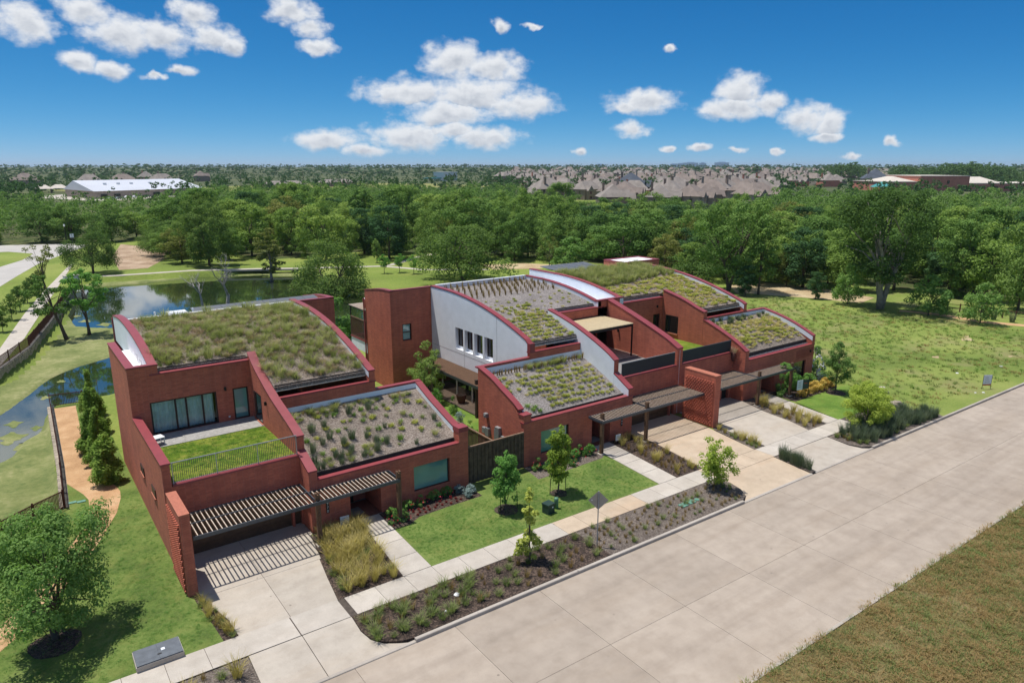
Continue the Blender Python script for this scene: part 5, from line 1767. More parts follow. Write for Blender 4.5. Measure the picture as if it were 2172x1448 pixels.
for k, (r, x, y, a) in enumerate(pts[:NIND]):
    key = RNG.choice(KEYS)
    zn = next(z for z in ZONES if a < z[0])
    kn = next(v for kk, v in KN.items() if key.startswith(kk))
    sc = RNG.choice((RNG.uniform(.6, .9), RNG.uniform(.85, 1.2), RNG.uniform(1.1, 1.4)))
    pw, ph = TP[key][2:]
    hh = ph * sc ** .8 * RNG.uniform(.85, 1.1)
    hh *= .8 if a < 11 else .84 if a > 41 else 1.
    WT.append((tree(key, 'wood_tree', None, x, y, pw * sc * 1.08, hh, group=f'{kn} {zn[2]}'), a, f'{kn} {zn[1]}'))


rank_labels(WT, '')


def stuff_trees(name, P, nq, rng, leaf, hr, wr, mat, seed):
    """many far crowns as one mesh"""
    out = []
    base = []
    for v in range(5):
        r2 = np.random.default_rng(seed + v)
        n = nq // 18
        t = r2.random(n); ang = r2.random(n) * 6.283
        e = ENV['egg'](t) * .5
        rad = e * (.45 + .55 * r2.random(n) ** .5)
        C = np.stack([np.cos(ang) * rad, np.sin(ang) * rad, .06 + .9 * t], 1)
        base.append(leaves(C, np.full(n, .13), np.full(n, 18), leaf, r2, .75, .5, .7, .5))
    for (x, y, z) in P:
        b = base[rng.integers(5)]
        w = rng.uniform(*wr); h = rng.uniform(*hr)
        a = rng.uniform(0, 6.283); c, s = math.cos(a), math.sin(a)
        q = b * np.array([w, w, h])
        q = np.stack([q[..., 0] * c - q[..., 1] * s, q[..., 0] * s + q[..., 1] * c, q[..., 2]], -1) + np.array([x, y, z])
        out.append(q)
    o = link(name, quads_mesh(name, np.concatenate(out), mat))
    return tag(o, kind='stuff')


rest = [(x, y, 0.) for r, x, y, a in pts[NIND:]]
o = stuff_trees('wood_canopy', rest, 400, np.random.default_rng(3), .055, (8.0, 11.5), (8, 12), LM['forest'], 500)
tag(o, 'unbroken canopy of the wood stretching behind its front trees', 'wood')

# ------------------------------------------------------------------ grasses and small plants
def tuft_mesh(name, seed, n, h, spread, lean, w, mat, curl=.5, minh=.55):
    rng = np.random.default_rng(seed)
    a = rng.random(n) * math.tau
    r0 = spread * rng.random(n) ** .5
    b = np.stack([np.cos(a) * r0, np.sin(a) * r0, np.zeros(n)], 1)
    a2 = a + rng.normal(size=n) * .6
    L = h * (minh + (1 - minh) * rng.random(n))
    tilt = lean * (.25 + .75 * rng.random(n))
    out = np.stack([np.cos(a2), np.sin(a2)], 1)
    mid = b + np.concatenate([out * (tilt * L * .35)[:, None], (L * .6)[:, None]], 1)
    tip = b + np.concatenate([out * (tilt * L * (.6 + curl))[:, None], (L * (1 - .28 * tilt * curl))[:, None]], 1)
    side = np.stack([-np.sin(a2), np.cos(a2), np.zeros(n)], 1) * (w * .5)
    q1 = np.stack([b - side, b + side, mid + side * .8, mid - side * .8], 1)
    q2 = np.stack([mid - side * .8, mid + side * .8, tip + side * .12, tip - side * .12], 1)
    return quads_mesh(name, np.concatenate([q1, q2]), mat)


_lm = leaf_mat


def leaf_mat(*a, **k):
    k.setdefault('gain', 1.2)
    return _lm(*a, **k)


GM = {
    'gold': leaf_mat('grass_gold', (.27, .225, .05), (.42, .35, .09), (.54, .47, .18), .4, 1.),
    'rust': leaf_mat('grass_rust', (.17, .11, .035), (.28, .19, .06), (.36, .28, .11), .35, 1.),
    'green': leaf_mat('grass_green', (.11, .15, .032), (.17, .215, .05), (.26, .29, .085), .38, 1.),
    'meadow': leaf_mat('grass_meadow', (.17, .20, .05), (.27, .29, .085), (.39, .37, .16), .42, .6),
    'tan': leaf_mat('grass_tan', (.24, .165, .10), (.35, .265, .165), (.45, .37, .25), .35, .6),
    'blue': leaf_mat('grass_blue', (.065, .095, .055), (.105, .14, .075), (.17, .20, .12), .35, 1.),
    'sedum': leaf_mat('sedum', (.24, .27, .035), (.36, .37, .06), (.45, .43, .11), .38, 1.),
    'sedumdry': leaf_mat('sedum_dry', (.31, .27, .07), (.43, .37, .11), (.52, .46, .19), .38, 1.),
    'lushy': leaf_mat('grass_lush', (.10, .19, .02), (.16, .26, .03), (.23, .33, .05), .35, 1.),
    'redleaf': leaf_mat('red_leaf', (.10, .012, .012), (.17, .02, .02), (.24, .05, .04), .3, 1.),
}
TM = {}
for k in range(3):
    TM['gold%d' % k] = tuft_mesh('feather', 200 + k, 90, .85, .14, .75, .018, GM['gold'], .5)
    TM['rust%d' % k] = tuft_mesh('rusttuft', 210 + k, 46, .42, .09, .6, .014, GM['rust'], .4)
    TM['green%d' % k] = tuft_mesh('greentuft', 220 + k, 80, .40, .12, 1.0, .017, GM['green'], .5)
    TM['meadow%d' % k] = tuft_mesh('meadowtuft', 230 + k, 130, .62, .18, .95, .017, GM['meadow'], .55)
    TM['tan%d' % k] = tuft_mesh('tantuft', 240 + k, 90, .30, .20, 1.2, .018, GM['tan'], .5)
    TM['blue%d' % k] = tuft_mesh('bluestem', 250 + k, 120, 1.15, .22, .42, .020, GM['blue'], .35)
    TM['sedum%d' % k] = tuft_mesh('sedumtuft', 260 + k, 80, .19, .15, .95, .03, GM['sedum'], .4, .6)
    TM['sedumdry%d' % k] = tuft_mesh('sedumdry', 265 + k, 60, .15, .16, 1.0, .026, GM['sedumdry'], .4, .6)
    TM['spike%d' % k] = tuft_mesh('spike', 270 + k, 34, .62, .05, .28, .018, GM['rust'], .3)
    TM['lush%d' % k] = tuft_mesh('lush', 280 + k, 70, .26, .12, 1.0, .02, GM['lushy'], .5)
    TM['tall%d' % k] = tuft_mesh('tallgrass', 290 + k, 120, .95, .22, .6, .018, GM['meadow'], .5)


def tuft(key, name, x, y, z, s, label, cat, group, tz=1.):
    o = link(name, TM[key + str(RNG.randrange(3))], None, (x, y, z))
    o.rotation_euler = (0, 0, RNG.uniform(0, 6.28))
    o.scale = (s, s, s * tz)
    return tag(o, label, cat, group)


def in_poly(poly, x, y):
    r = False
    for i in range(len(poly)):
        x0, y0 = poly[i]; x1, y1 = poly[(i + 1) % len(poly)]
        if (y0 > y) != (y1 > y) and x < (x1 - x0) * (y - y0) / (y1 - y0) + x0:
            r = not r
    return r


def scatter(poly, n, md, seed, tries=40):
    r = random.Random(seed)
    xs = [p[0] for p in poly]; ys = [p[1] for p in poly]
    out = []
    for _ in range(n * tries):
        x, y = r.uniform(min(xs), max(xs)), r.uniform(min(ys), max(ys))
        if in_poly(poly, x, y) and all((x - a) ** 2 + (y - b) ** 2 > md * md for a, b in out):
            out.append((x, y))
            if len(out) >= n:
                break
    return out


def field(poly, n, md, seed, kinds, name, label, cat, group, z=.005, smin=.8, smax=1.2, tz=1.):
    for x, y in scatter(poly, n, md, seed):
        zz = z(x, y) if callable(z) else z
        tuft(RNG.choice(kinds), name, x, y, zz, RNG.uniform(smin, smax), label, cat, group, tz)


# front gardens
field([(10.6, 27.6), (13.2, 27.6), (13.9, 33.2), (11.7, 33.4), (11.0, 31.2)], 78, .27, 1, ['gold', 'gold', 'gold', 'green'], 'feather_grass', 'golden feather grass clump in the bed before the left pergola', 'grass', 'feather grass before the left pergola', smin=.8, smax=1.15)
field([(11.6, 33.0), (13.6, 33.0), (13.6, 33.7), (11.6, 33.7)], 8, .3, 2, ['green'], 'iris_clump', 'broad-leaved green clump under the left house number', 'plant', 'broad-leaved clumps under the left house number', smin=.9, smax=1.2)
field([(5.35, 27.55), (5.8, 27.5), (5.55, 29.8), (5.2, 31.2), (5.0, 31.2)], 20, .22, 3, ['rust', 'green', 'gold'], 'garden_tuft', 'small mixed grass tuft in the sliver of bed left of the first driveway', 'grass', 'tufts left of the first driveway', smin=.5, smax=.85)
field([(11.2, 23.3), (22.8, 23.1), (22.8, 25.5), (10.4, 25.7), (10.4, 24.2)], 66, .5, 4, ['green', 'rust', 'rust', 'green'], 'strip_tuft', 'small grass tuft in the dark mulch of the kerb strip', 'grass', 'tufts in the dark kerb strip', smin=.65, smax=1.2)
field([(10.4, 23.8), (16, 23.3), (16, 25.4), (10.5, 25.6)], 20, .5, 5, ['green'], 'strip_clump', 'larger green grass clump at the left end of the kerb strip', 'grass', 'clumps at the left end of the kerb strip', smin=1.0, smax=1.35)
field([(23, 23.1), (33.4, 22.95), (34.3, 24.2), (34.2, 25.2), (23, 25.5)], 105, .36, 6, ['rust', 'rust', 'green'], 'strip_tuft', 'small brownish grass tuft in the grey mulch of the kerb strip', 'grass', 'tufts in the grey kerb strip', smin=.45, smax=.85)
field([(-4, 23.3), (4.4, 23.25), (5.5, 23.8), (5.6, 25.7), (2, 25.7)], 26, .36, 7, ['green', 'rust', 'gold'], 'strip_tuft', 'grass tuft in the strip at the bottom left of the first driveway', 'grass', 'tufts in the bottom left strip', smin=.8, smax=1.4)
field([(32.9, 27.3), (34.8, 27.25), (35.4, 31.3), (35.3, 33.6), (33.5, 33.6)], 62, .33, 8, ['rust', 'rust', 'gold'], 'bed_tuft', 'thin straw-coloured tuft in the mulch between walk and middle driveway', 'grass', 'straw tufts beside the middle driveway', smin=.6, smax=.95)
field([(40.6, 27.1), (41.45, 27.1), (41.85, 31.0), (41.45, 31.0)], 17, .26, 9, ['gold', 'green'], 'bed_grass', 'green-gold clump in the narrow bed between the two right driveways', 'grass', 'clumps between the right driveways', smin=.6, smax=.95)
field([(47.3, 27.1), (49.0, 27.0), (50.1, 32.6), (48.7, 32.8), (47.8, 30.0)], 34, .38, 10, ['gold', 'gold', 'rust'], 'feather_grass', 'golden feather grass clump in the bed beside the right-hand driveway', 'grass', 'feather grass beside the right-hand driveway', smin=.8, smax=1.15)
field([(40.35, 22.8), (40.6, 22.8), (40.98, 25.2), (40.5, 25.2)], 13, .2, 11, ['blue'], 'bunch_grass', 'upright blue-green bunch grass in the sliver between the right aprons', 'grass', 'bunch grass between the right aprons', smin=.7, smax=.95)
field([(47.8, 22.8), (57.6, 22.6), (58.2, 23.6), (56, 24.9), (51.4, 24.9), (47.0, 25.0), (46.95, 23.7)], 95, .38, 12, ['blue', 'blue', 'blue', 'green'], 'bunch_grass', 'tall blue-green bunch grass along the kerb round the lime tree', 'grass', 'bunch grass along the kerb at right', smin=.75, smax=1.1)
field([(46.95, 24.0), (48.2, 23.0), (49, 23.4), (47.4, 25.1)], 9, .35, 13, ['rust'], 'dry_tuft', 'dry brown tuft at the front end of the right kerb bed', 'grass', 'dry tufts in the right kerb bed', smin=.8, smax=1.1)


def flowering(key, x, y, w, h, label, group, col='flower', n=22, seed=0):
    t = tree(key, 'flower_shrub', label, x, y, w, h, 0.0, cat='shrub', group=group)
    if col:
        rng = np.random.default_rng(seed + int(x * 10))
        d = rng.normal(size=(n, 3)); d[:, 2] = abs(d[:, 2]); d /= np.linalg.norm(d, axis=1)[:, None]
        C = d * np.array([.55, .55, .9]) * np.array([TP[key][2] / 1.2, TP[key][2] / 1.2, TP[key][3]]) 
        V = leaves(C, np.full(n, .03), np.full(n, 4), .11, rng, 1, .3, .9, .6)
        link('flowers', quads_mesh('flowers', V, M[col]), t)
    return t


M['flower'] = plain('flower', (.52, .03, .045), .6, 0, .3, 20.)
M['flower_white'] = plain('flower_white', (.75, .75, .72), .6, 0, .1, 20.)
for i, (x, y) in enumerate(((15.75, 33.0), (16.2, 32.4), (16.9, 33.2), (17.8, 33.35), (18.8, 33.4), (15.6, 32.3), (19.6, 33.4))):
    flowering('shrub0' if i % 2 else 'shrub1', x, y, .85, .6, 'low rose bush with red blooms at the foot of the left front wall', 'rose bushes at the left front wall', n=14, seed=i)
for i, (x, y) in enumerate(((26.3, 33.2), (27.0, 32.7), (28.2, 33.2), (29.2, 33.0), (29.9, 33.3), (30.6, 32.9), (28.6, 32.5))):
    flowering('shrub1' if i % 2 else 'shrub0', x, y, 1.0, .8, 'rose bush with red blooms below the middle house window', 'rose bushes below the middle window', n=16, seed=i)
for i, (x, y) in enumerate(((20.4, 33.3), (20.9, 32.9), (20.5, 32.6))):
    tree('shrubgrey', 'sage', 'grey-green sage clump at the right end of the left front bed', x, y, .9, .55, 0., group='sage clumps in the left bed', cat='shrub')
for x, y in scatter([(16.6, 32.1), (20, 32.35), (20, 33.0), (17, 32.9)], 18, .3, 14):
    t = link('red_leaf_plant', TM['lush0'].copy() if 'redp' not in TM else TM['redp'], None, (x, y, .01))
    if 'redp' not in TM:
        t.data.materials.clear(); t.data.materials.append(GM['redleaf']); TM['redp'] = t.data
    t.scale = (.5, .5, .45)
    tag(t, 'tiny dark red leafy plant in the mulch of the left front bed', 'plant', 'red-leaved plants in the left bed')
# right-hand front bed
for i, x in enumerate((53.6, 54.4, 55.2, 56.0, 56.8, 57.6, 58.3)):
    tree('shruby', 'gold_shrub', 'golden-yellow low shrub of the hedge before the right-hand house', x, 31.75 + .1 * (i % 2), 1.15, .95, 0., group='golden hedge at the right house', cat='shrub')
for x, y, w, h, k, lb in ((52.5, 33.0, 1.3, 1.9, 'shrub0', 'dark leafy shrub beside the right-hand porch'), (53.4, 32.7, 1.3, 2.1, 'ytree1', 'twining green shrub at the right pergola post'), (55.0, 33.0, 1.5, 1.4, 'shrub1', 'bright green fan-leaved shrub behind the golden hedge'),
                          (56.6, 33.0, 1.5, 1.3, 'shrub1', 'second fan-leaved shrub further right behind the golden hedge'), (59.6, 34.2, 2.2, 3.0, 'shrub0', 'tall white-flowered dark shrub at the corner of the right-hand house'), (58.6, 32.8, 1.2, 1.1, 'shrubgrey', 'grey-green shrub at the right end of the golden hedge')):
    t = flowering(k, x, y, w, h, lb, None, 'flower_white' if 'white' in lb else None, 60)
tree('shrub1', 'vine', 'green vine sprawling on top of the right-hand pergola end', 52.3, 32.6, 1.1, .5, 2.55, cat='vine')
# courtyard between the left and middle houses
for x, y, w, h, k, lb in ((25.6, 43.4, 1.3, 1.0, 'shrub1', 'yellow-green shrub in the courtyard bed'), (26.3, 42.6, 1.1, 1.3, 'shrubgrey', 'small blue-grey conifer in the courtyard bed'), (26.6, 46.6, 1.1, 2.0, 'shrub1', 'upright leafy green shrub by the courtyard pergola post'),
                          (27.4, 45.4, .9, 1.5, 'shrub0', 'small leafy plant beside the courtyard pot'), (26.2, 41.2, 1.2, 1.0, 'shrub0', 'dark low shrub at the front of the courtyard bed'), (24.6, 44.6, 1.3, .9, 'shruby', 'golden flowering shrub at the courtyard edge')):
    tree(k, 'courtyard_shrub', lb, x, y, w, h, 0., cat='shrub')
tree('shrub0', 'thicket', 'dense dark thicket behind the gap between left and middle houses', 29, 74, 7.5, 5.0, 0., cat='thicket')
tree('shrub0', 'thicket', 'leafy thicket left of the rear balcony', 24.5, 66, 5.5, 3.6, 0., cat='thicket')
sheet('lawn', [(21.4, 39.9), (25.6, 39.9), (28.6, 39.6), (28.6, 53.4), (21.4, 53.4)], 'lawn_bright', .006)
t = thing('planter_pot', 'large dark clay pot on the courtyard patio', 'pot', (29.3, 47.3, .03))
MB().tube([(0, 0, 0), (0, 0, .3), (0, 0, .62), (0, 0, .7)], [.24, .36, .40, .44], 14).obj('pot', M['clay'], t, True)
MB().tube([(0, 0, .66), (0, 0, .705)], [.36, .36], 12).obj('soil', M['mulch'], t)
t = thing('hanging_pot', 'rust-red wall pot with a withered palm beside the right balcony', 'pot', (48.3, 34.95, 3.3))
MB().tube([(0, 0, 0), (0, 0, .35), (0, 0, .75)], [.12, .17, .2], 10).obj('pot', M['clay'], t, True)
link('plant', TM['tan0'], t, (0, 0, .72)).scale = (1.4, 1.4, 2.2)

# ------------------------------------------------------------------ roof plants
low1 = lambda x, y: lerp_prof([(34.35, 3.12), (35.05, 3.36), (36.27, 3.78), (37.87, 4.33), (39.47, 4.93)], y)
up1 = lambda x, y: zc1(y) - .27
low2 = lambda x, y: lerp_prof([(34.45, 3.12), (35.2, 3.45), (36.33, 3.95), (37.7, 4.5), (39.15, 4.98)], y)
up2 = lambda x, y: zc2(y) - .30
low3 = lambda x, y: lerp_prof([(34.5, 3.85), (35.2, 4.3), (36.1, 4.72), (37.5, 5.18), (39.16, 5.55)], y)
up3 = lambda x, y: zc3(y) - .27
U1 = [(6.6, 43.8), (11.8, 43.8), (12.1, 40.3), (17.5, 40.3), (17.5, 53.0), (6.6, 53.0)]
field(U1, 205, .46, 21, ['meadow', 'meadow', 'green', 'tall'], 'meadow_clump', 'shaggy green grass clump on the arched roof of the left house', 'grass', 'meadow clumps on the left arched roof', up1, .7, 1.15, .85)
field(U1, 95, .6, 22, ['tan'], 'dry_clump', 'dry brownish grass clump on the arched roof of the left house', 'grass', 'dry clumps on the left arched roof', up1, .9, 1.4)


def sward(name, poly, n, seed, zf, kinds, smin, smax, label, cat):
    """countless short blades as one mesh"""
    out = {}
    rng = np.random.default_rng(seed)
    V = []
    for x, y in _rand(poly, n, rng):
        me = TM[kinds[rng.integers(len(kinds))] + str(rng.integers(3))]
        V.append((me, x, y, zf(x, y) if callable(zf) else zf, rng.uniform(smin, smax), rng.uniform(0, 6.28)))
    by = {}
    for v in V: by.setdefault(v[0].name, []).append(v)
    Q = {}
    for nm, L in by.items():
        me = L[0][0]
        co = np.empty(len(me.vertices) * 3, np.float32); me.vertices.foreach_get('co', co); co = co.reshape(-1, 4, 3)
        co = co[rng.permutation(len(co))[:36]]
        for _, x, y, z, s, a in L:
            c, sn = math.cos(a), math.sin(a)
            q = co * s
            q = np.stack([q[..., 0] * c - q[..., 1] * sn, q[..., 0] * sn + q[..., 1] * c, q[..., 2]], -1) + np.array([x, y, z])
            Q.setdefault(me.materials[0].name, []).append(q)
    for k, (mn, L) in enumerate(Q.items()):
        o = link(name, quads_mesh(name, np.concatenate(L), bpy.data.materials[mn]))
        tag(o, label[k % len(label)] if isinstance(label, (list, tuple)) else label, cat, kind='stuff')


def _rand(poly, n, rng):
    xs = [p[0] for p in poly]; ys = [p[1] for p in poly]
    k = 0
    while k < n:
        x, y = rng.uniform(min(xs), max(xs)), rng.uniform(min(ys), max(ys))
        if in_poly(poly, x, y):
            k += 1
            yield x, y


sward('roof_sward', U1, 2600, 31, up1, ['meadow', 'tan', 'green'], .4, .85, ['short green blades covering the left arched roof', 'short dry blades covering the left arched roof', 'mid-green blades covering the left arched roof'], 'grass')
field([(12.2, 34.6), (20.7, 34.6), (20.7, 39.2), (12.2, 39.2)], 48, .6, 23, ['meadow', 'green', 'blue'], 'roof_clump', 'spiky grass clump on the low front roof of the left house', 'grass', 'clumps on the left low roof', low1, .45, .85, .8)
field([(12.4, 35.2), (20.5, 35.2), (20.5, 38.6), (12.4, 38.6)], 34, .6, 24, ['lush', 'sedum'], 'sedum_tuft', 'small bright sedum tuft on the low front roof of the left house', 'sedum', 'sedum tufts on the left low roof', low1, .8, 1.3)
field([(12.2, 38.8), (20.6, 38.8), (20.6, 39.3), (12.2, 39.3)], 26, .25, 25, ['meadow', 'rust', 'green'], 'roof_clump', 'grass clump in the back row of the left low roof', 'grass', 'back row on the left low roof', low1, .6, .95, .8)
field([(12.1, 34.5), (16, 34.5), (16, 35.3), (12.1, 35.3)], 16, .35, 26, ['meadow', 'blue'], 'roof_clump', 'grass clump in the front corner of the left low roof', 'grass', 'front corner clumps on the left low roof', low1, .5, .8, .8)
# middle house
for r in range(8):
    for k in range(20):
        x = 26.6 + k * .43 + (.2 if r % 2 else 0) + RNG.uniform(-.09, .09); y = 34.95 + r * .47 + RNG.uniform(-.09, .09)
        if x > 34.8 or (x < 28.6 and r < 3 and RNG.random() < .8) or RNG.random() < .1 + .35 * max(0, (29.5 - x) / 4):
            continue
        tuft(RNG.choice(['sedum', 'sedum', 'sedumdry']), 'sedum_tuft', x, y, low2(x, y), RNG.uniform(.8, 1.25), 'round yellow-green sedum tuft on the low front roof of the middle house', 'sedum', 'sedum tufts on the middle low roof')
for k in range(34):
    x = 26.4 + k * .255
    tuft('spike' if k < 12 else RNG.choice(['spike', 'meadow']), 'upright_tuft', x + RNG.uniform(-.05, .05), 38.75 + RNG.uniform(-.1, .1), low2(x, 38.8), RNG.uniform(.75, 1.0), 'upright straw tuft in the back row of the middle low roof', 'grass', 'upright tufts at the back of the middle low roof', .95)
for x, y in ((27.2, 34.9), (27.5, 35.1), (27.0, 35.3), (27.6, 34.7)):
    tuft('lush', 'weed_patch', x, y, low2(x, y), 1.1, 'leafy green weed patch at the front left of the middle low roof', 'plant', 'weeds on the middle low roof')
for r in range(10):
    for k in range(17):
        x = 31.0 + k * .575 + (.28 if r % 2 else 0) + RNG.uniform(-.08, .08); y = 48.1 + r * .52 + RNG.uniform(-.08, .08)
        if x < 40.2 and RNG.random() > .1:
            tuft('spike', 'upright_tuft', x, y, up2(x, y), RNG.uniform(.7, 1.05), 'upright straw tuft in the rows at the top of the middle arched roof', 'grass', 'upright tufts on the middle arched roof')
for r in range(12):
    for k in range(12):
        x = 30.9 + k * .36 + (.17 if r % 2 else 0) + RNG.uniform(-.1, .1); y = 40.0 + r * .46 + RNG.uniform(-.1, .1)
        if x < 34.95 and RNG.random() > (.08 if y < 43.4 else .45):
            tuft(RNG.choice(['sedum', 'sedum', 'sedumdry']), 'sedum_tuft', x, y, up2(x, y), RNG.uniform(.8, 1.2), 'round yellow-green sedum tuft on the lower half of the middle arched roof', 'sedum', 'sedum tufts on the middle arched roof')
field([(35.4, 44), (40.2, 44), (40.2, 47.6), (31, 47.6), (31, 45.5), (35.4, 45.5)], 34, .5, 27, ['sedum', 'sedumdry'], 'sparse_sedum', 'sparse sedum speck on the gravelly middle band of the middle arched roof', 'sedum', 'sparse sedum on the middle arched roof', up2, .45, .9)
# right-hand house
field([(49.2, 34.9), (58.0, 34.9), (58.0, 38.2), (49.2, 38.2)], 165, .3, 28, ['sedumdry', 'sedum', 'sedumdry'], 'sedum_mat', 'yellow sedum mat on the low front roof of the right-hand house', 'sedum', 'sedum mats on the right low roof', low3, 1.0, 1.7, .8)
field([(49.2, 38.3), (58.0, 38.3), (58.0, 39.0), (49.2, 39.0)], 26, .28, 29, ['meadow', 'blue'], 'roof_clump', 'grey-green grass clump in the back row of the right low roof', 'grass', 'back row on the right low roof', low3, .5, .75, .8)
U3 = [(43.7, 43.9), (48.7, 43.9), (49.2, 40.2), (55.0, 40.2), (55.0, 47.4), (43.7, 46.0)]
field(U3, 230, .32, 30, ['sedumdry', 'sedum', 'sedumdry', 'sedum'], 'sedum_mat', 'yellow sedum mat on the arched roof of the right-hand house', 'sedum', 'sedum mats on the right arched roof', up3, 1.0, 1.7, .8)
field([(43.7, 46.5), (55.0, 47.6), (55.0, 52.8), (43.7, 52.8)], 230, .33, 31, ['tall', 'tall', 'meadow'], 'tall_roof_grass', 'tall green grass at the top of the right-hand arched roof', 'grass', 'tall grass on the right arched roof', up3, .7, 1.05)

# bank of dry grass across the road, and turf blades on the near lawns
VZ = lambda x, y: .05 * math.sin(x * 1.3 + math.sin(y * .9) * 2) * math.cos(y * 1.1 + x * .31) + .12 * min(1, (ry(x, 13.42) - y) / 3) - .01
TM.update({'vg%d' % k: tuft_mesh('vergegreen', 300 + k, 36, .17, .18, 1.3, .02, GM['green'], .6) for k in range(3)})
TM.update({'vt%d' % k: tuft_mesh('vergetan', 310 + k, 36, .16, .2, 1.5, .02, GM['rust'], .6) for k in range(3)})
sward('bank_grass', [(20, 13.2), (62, 12.5), (62, 11), (45, 4), (26, 2), (14, 5), (12, 9), (17, 12)], 9000, 33, VZ, ['vg', 'vt', 'vt'], .6, 1.3, ['mown green blades on the bank across the road', 'dry tan blades on the bank across the road'], 'grass')
TM.update({'lw%d' % k: tuft_mesh('lawnblade', 320 + k, 30, .085, .12, 1.0, .012, LM['bright'], .6) for k in range(3)})
sward('lawn_blades', [(-6, 27.8), (5.1, 27.6), (4.7, 45), (1.6, 45), (-1.5, 42)], 2600, 34, .004, ['lw'], .5, .85, 'short turf blades on the corner lawn', 'grass')
sward('lawn_blades', [(15.2, 27.5), (30.8, 27.3), (31.2, 31.9), (15.3, 31.6)], 2600, 35, .004, ['lw'], .4, .75, 'short turf blades on the lawn between the front walks', 'grass')
TM.update({'tf%d' % k: tuft_mesh('turfblade', 330 + k, 30, .07, .14, 1.0, .014, GM['lushy'], .6) for k in range(3)})
sward('field_grass', [(59, 24), (98, 22), (97, 46), (92, 62), (62, 60), (59.5, 36)], 2600, 37, .004, ['vg', 'lush', 'vg', 'vt'], .8, 1.7, ['rough mid-green blades standing on the open field', 'rough bright green blades standing on the open field', 'rough tan blades standing on the open field'], 'grass')
sward('terrace_turf', [(5.3, 35.5), (11.4, 35.5), (11.4, 40.9), (5.3, 40.9)], 1100, 36, 3.9, ['tf'], .5, .9, 'short turf blades on the left terrace', 'grass')

# ------------------------------------------------------------------ mulch rings
for x, y, r in ((-.35, 31.35, .95), (25.16, 29.75, .52), (21.41, 29.9, .68), (56.99, 30.5, .8)):
    pl = [(x + r * (1 + .06 * math.sin(3 * a)) * math.cos(a), y + r * (1 + .05 * math.cos(5 * a)) * math.sin(a)) for a in [i * math.tau / 20 for i in range(20)]]
    sheet('mulch_ring', pl, 'mulch', .022)

# ------------------------------------------------------------------ small built things
def stakes(x, y, label):
    t = thing('tree_stakes', label, 'stakes', (x, y, 0), group='stakes at young trees')
    for dx, dy in ((-.55, .1), (.5, -.12)):
        MB().tube([(dx, dy, 0), (dx * .92, dy, 1.05)], .022, 6).obj('stake', M['frame_dark'], t)


stakes(25.16, 29.81, 'pair of dark stakes by the slim tree before the middle window')
stakes(21.6, 29.9, 'pair of dark stakes by the bushy tree near the fence')
# board fence between the left and middle houses
t = thing('board_fence', 'dark brown board fence closing the gap between left and middle houses', 'fence', (0, 0, 0))
MB().box(21.36, 25.66, 33.86, 33.98, 2.42, 2.5).obj('cap_rail', M['fence_cap'], t)
MB().box(21.36, 25.66, 33.94, 33.99, .3, .4).obj('rail', M['fence_wood'], t)
MB().box(21.36, 25.66, 33.94, 33.99, 1.9, 2.0).obj('rail', M['fence_wood'], t)
MB().box(23.25, 23.37, 33.84, 33.99, 0, 2.42).obj('post', M['fence_wood'], t)
n = 30
for i in range(n):
    x = 21.38 + i * (4.26 / n)
    yy = 33.87 if i % 2 else 33.902
    MB().box(x - .012, x + .158, yy, yy + .03, .05, 2.42 - RNG.uniform(0, .02)).obj('board', M['fence_wood'], t)
t = thing('picket_fence', 'brown picket fence running back between left and middle houses', 'fence', (0, 0, 0))
MB().box(24.1, 24.2, 34.1, 41.5, 1.78, 1.86).obj('cap_rail', M['fence_cap'], t)
me = MB().box(24.13, 24.17, -.05, .05, .05, 1.78).mesh('picket'); me.materials.append(M['fence_wood'])
for i in range(42):
    link('picket', me, t, (0, 34.2 + i * .172, 0))
# meters on the middle house's side wall, condenser
def box_thing(name, label, cat, boxes, mat, group=None):
    m = MB()
    for b in boxes: m.box(*b)
    return tag(m.obj(name, M[mat], None), label, cat, group)


for nm, lb, bs in (('wall_camera_box', 'pale grey box high on the side wall of the middle house', [(25.45, 25.667, 37.95, 38.25, 2.3, 2.58), (25.40, 25.45, 38.02, 38.16, 2.34, 2.5)]),
                   ('meter_box', 'left pair of grey meter boxes on the middle house side wall', [(25.47, 25.667, 38.15, 38.5, 1.1, 1.5), (25.47, 25.667, 37.7, 38.1, 1.0, 1.58)]),
                   ('meter_box', 'tall grey meter box with small boxes on the middle house side wall', [(25.42, 25.667, 36.4, 36.85, 1.2, 2.02), (25.5, 25.667, 36.9, 37.05, .9, 1.75), (25.5, 25.667, 36.0, 36.3, 1.0, 1.5)])):
    box_thing(nm, lb, 'box', bs, 'meter', 'utility boxes on the middle side wall')
t = thing('air_conditioner', 'white and blue-grey air conditioner behind the board fence', 'air conditioner', (23.3, 35.0, 0))
MB().box(-.35, .35, -.3, .3, .1, 1.75).obj('body', M['meter'], t); MB().box(-.37, .37, -.32, .32, 1.75, 1.82).obj('lid', M['plastic_white'], t)
MB().box(-.25, .25, -.315, -.301, 1.05, 1.6).obj('grille', M['frame_dark'], t)
# street sign seen from behind
t = thing('road_sign', 'grey back of a diamond road sign on a thin pole in the kerb strip', 'sign', (22.86, 23.9, 0), math.radians(-38))
MB().tube([(0, 0, 0), (0, 0, 3.1)], .028, 8).obj('pole', M['steel_light'], t)
s = .52
MB().prism_y(.03, .036, [(0, 2.58 - s), (s, 2.58), (0, 2.58 + s), (-s, 2.58)]).obj('plate', M['sign_back'], t)
MB().box(-.04, .04, .02, .03, 2.2, 2.95).obj('bracket', M['steel'], t)
MB().box(-.36, -.30, .022, .029, 2.56, 2.62).obj('sticker', M['plastic_white'], t)
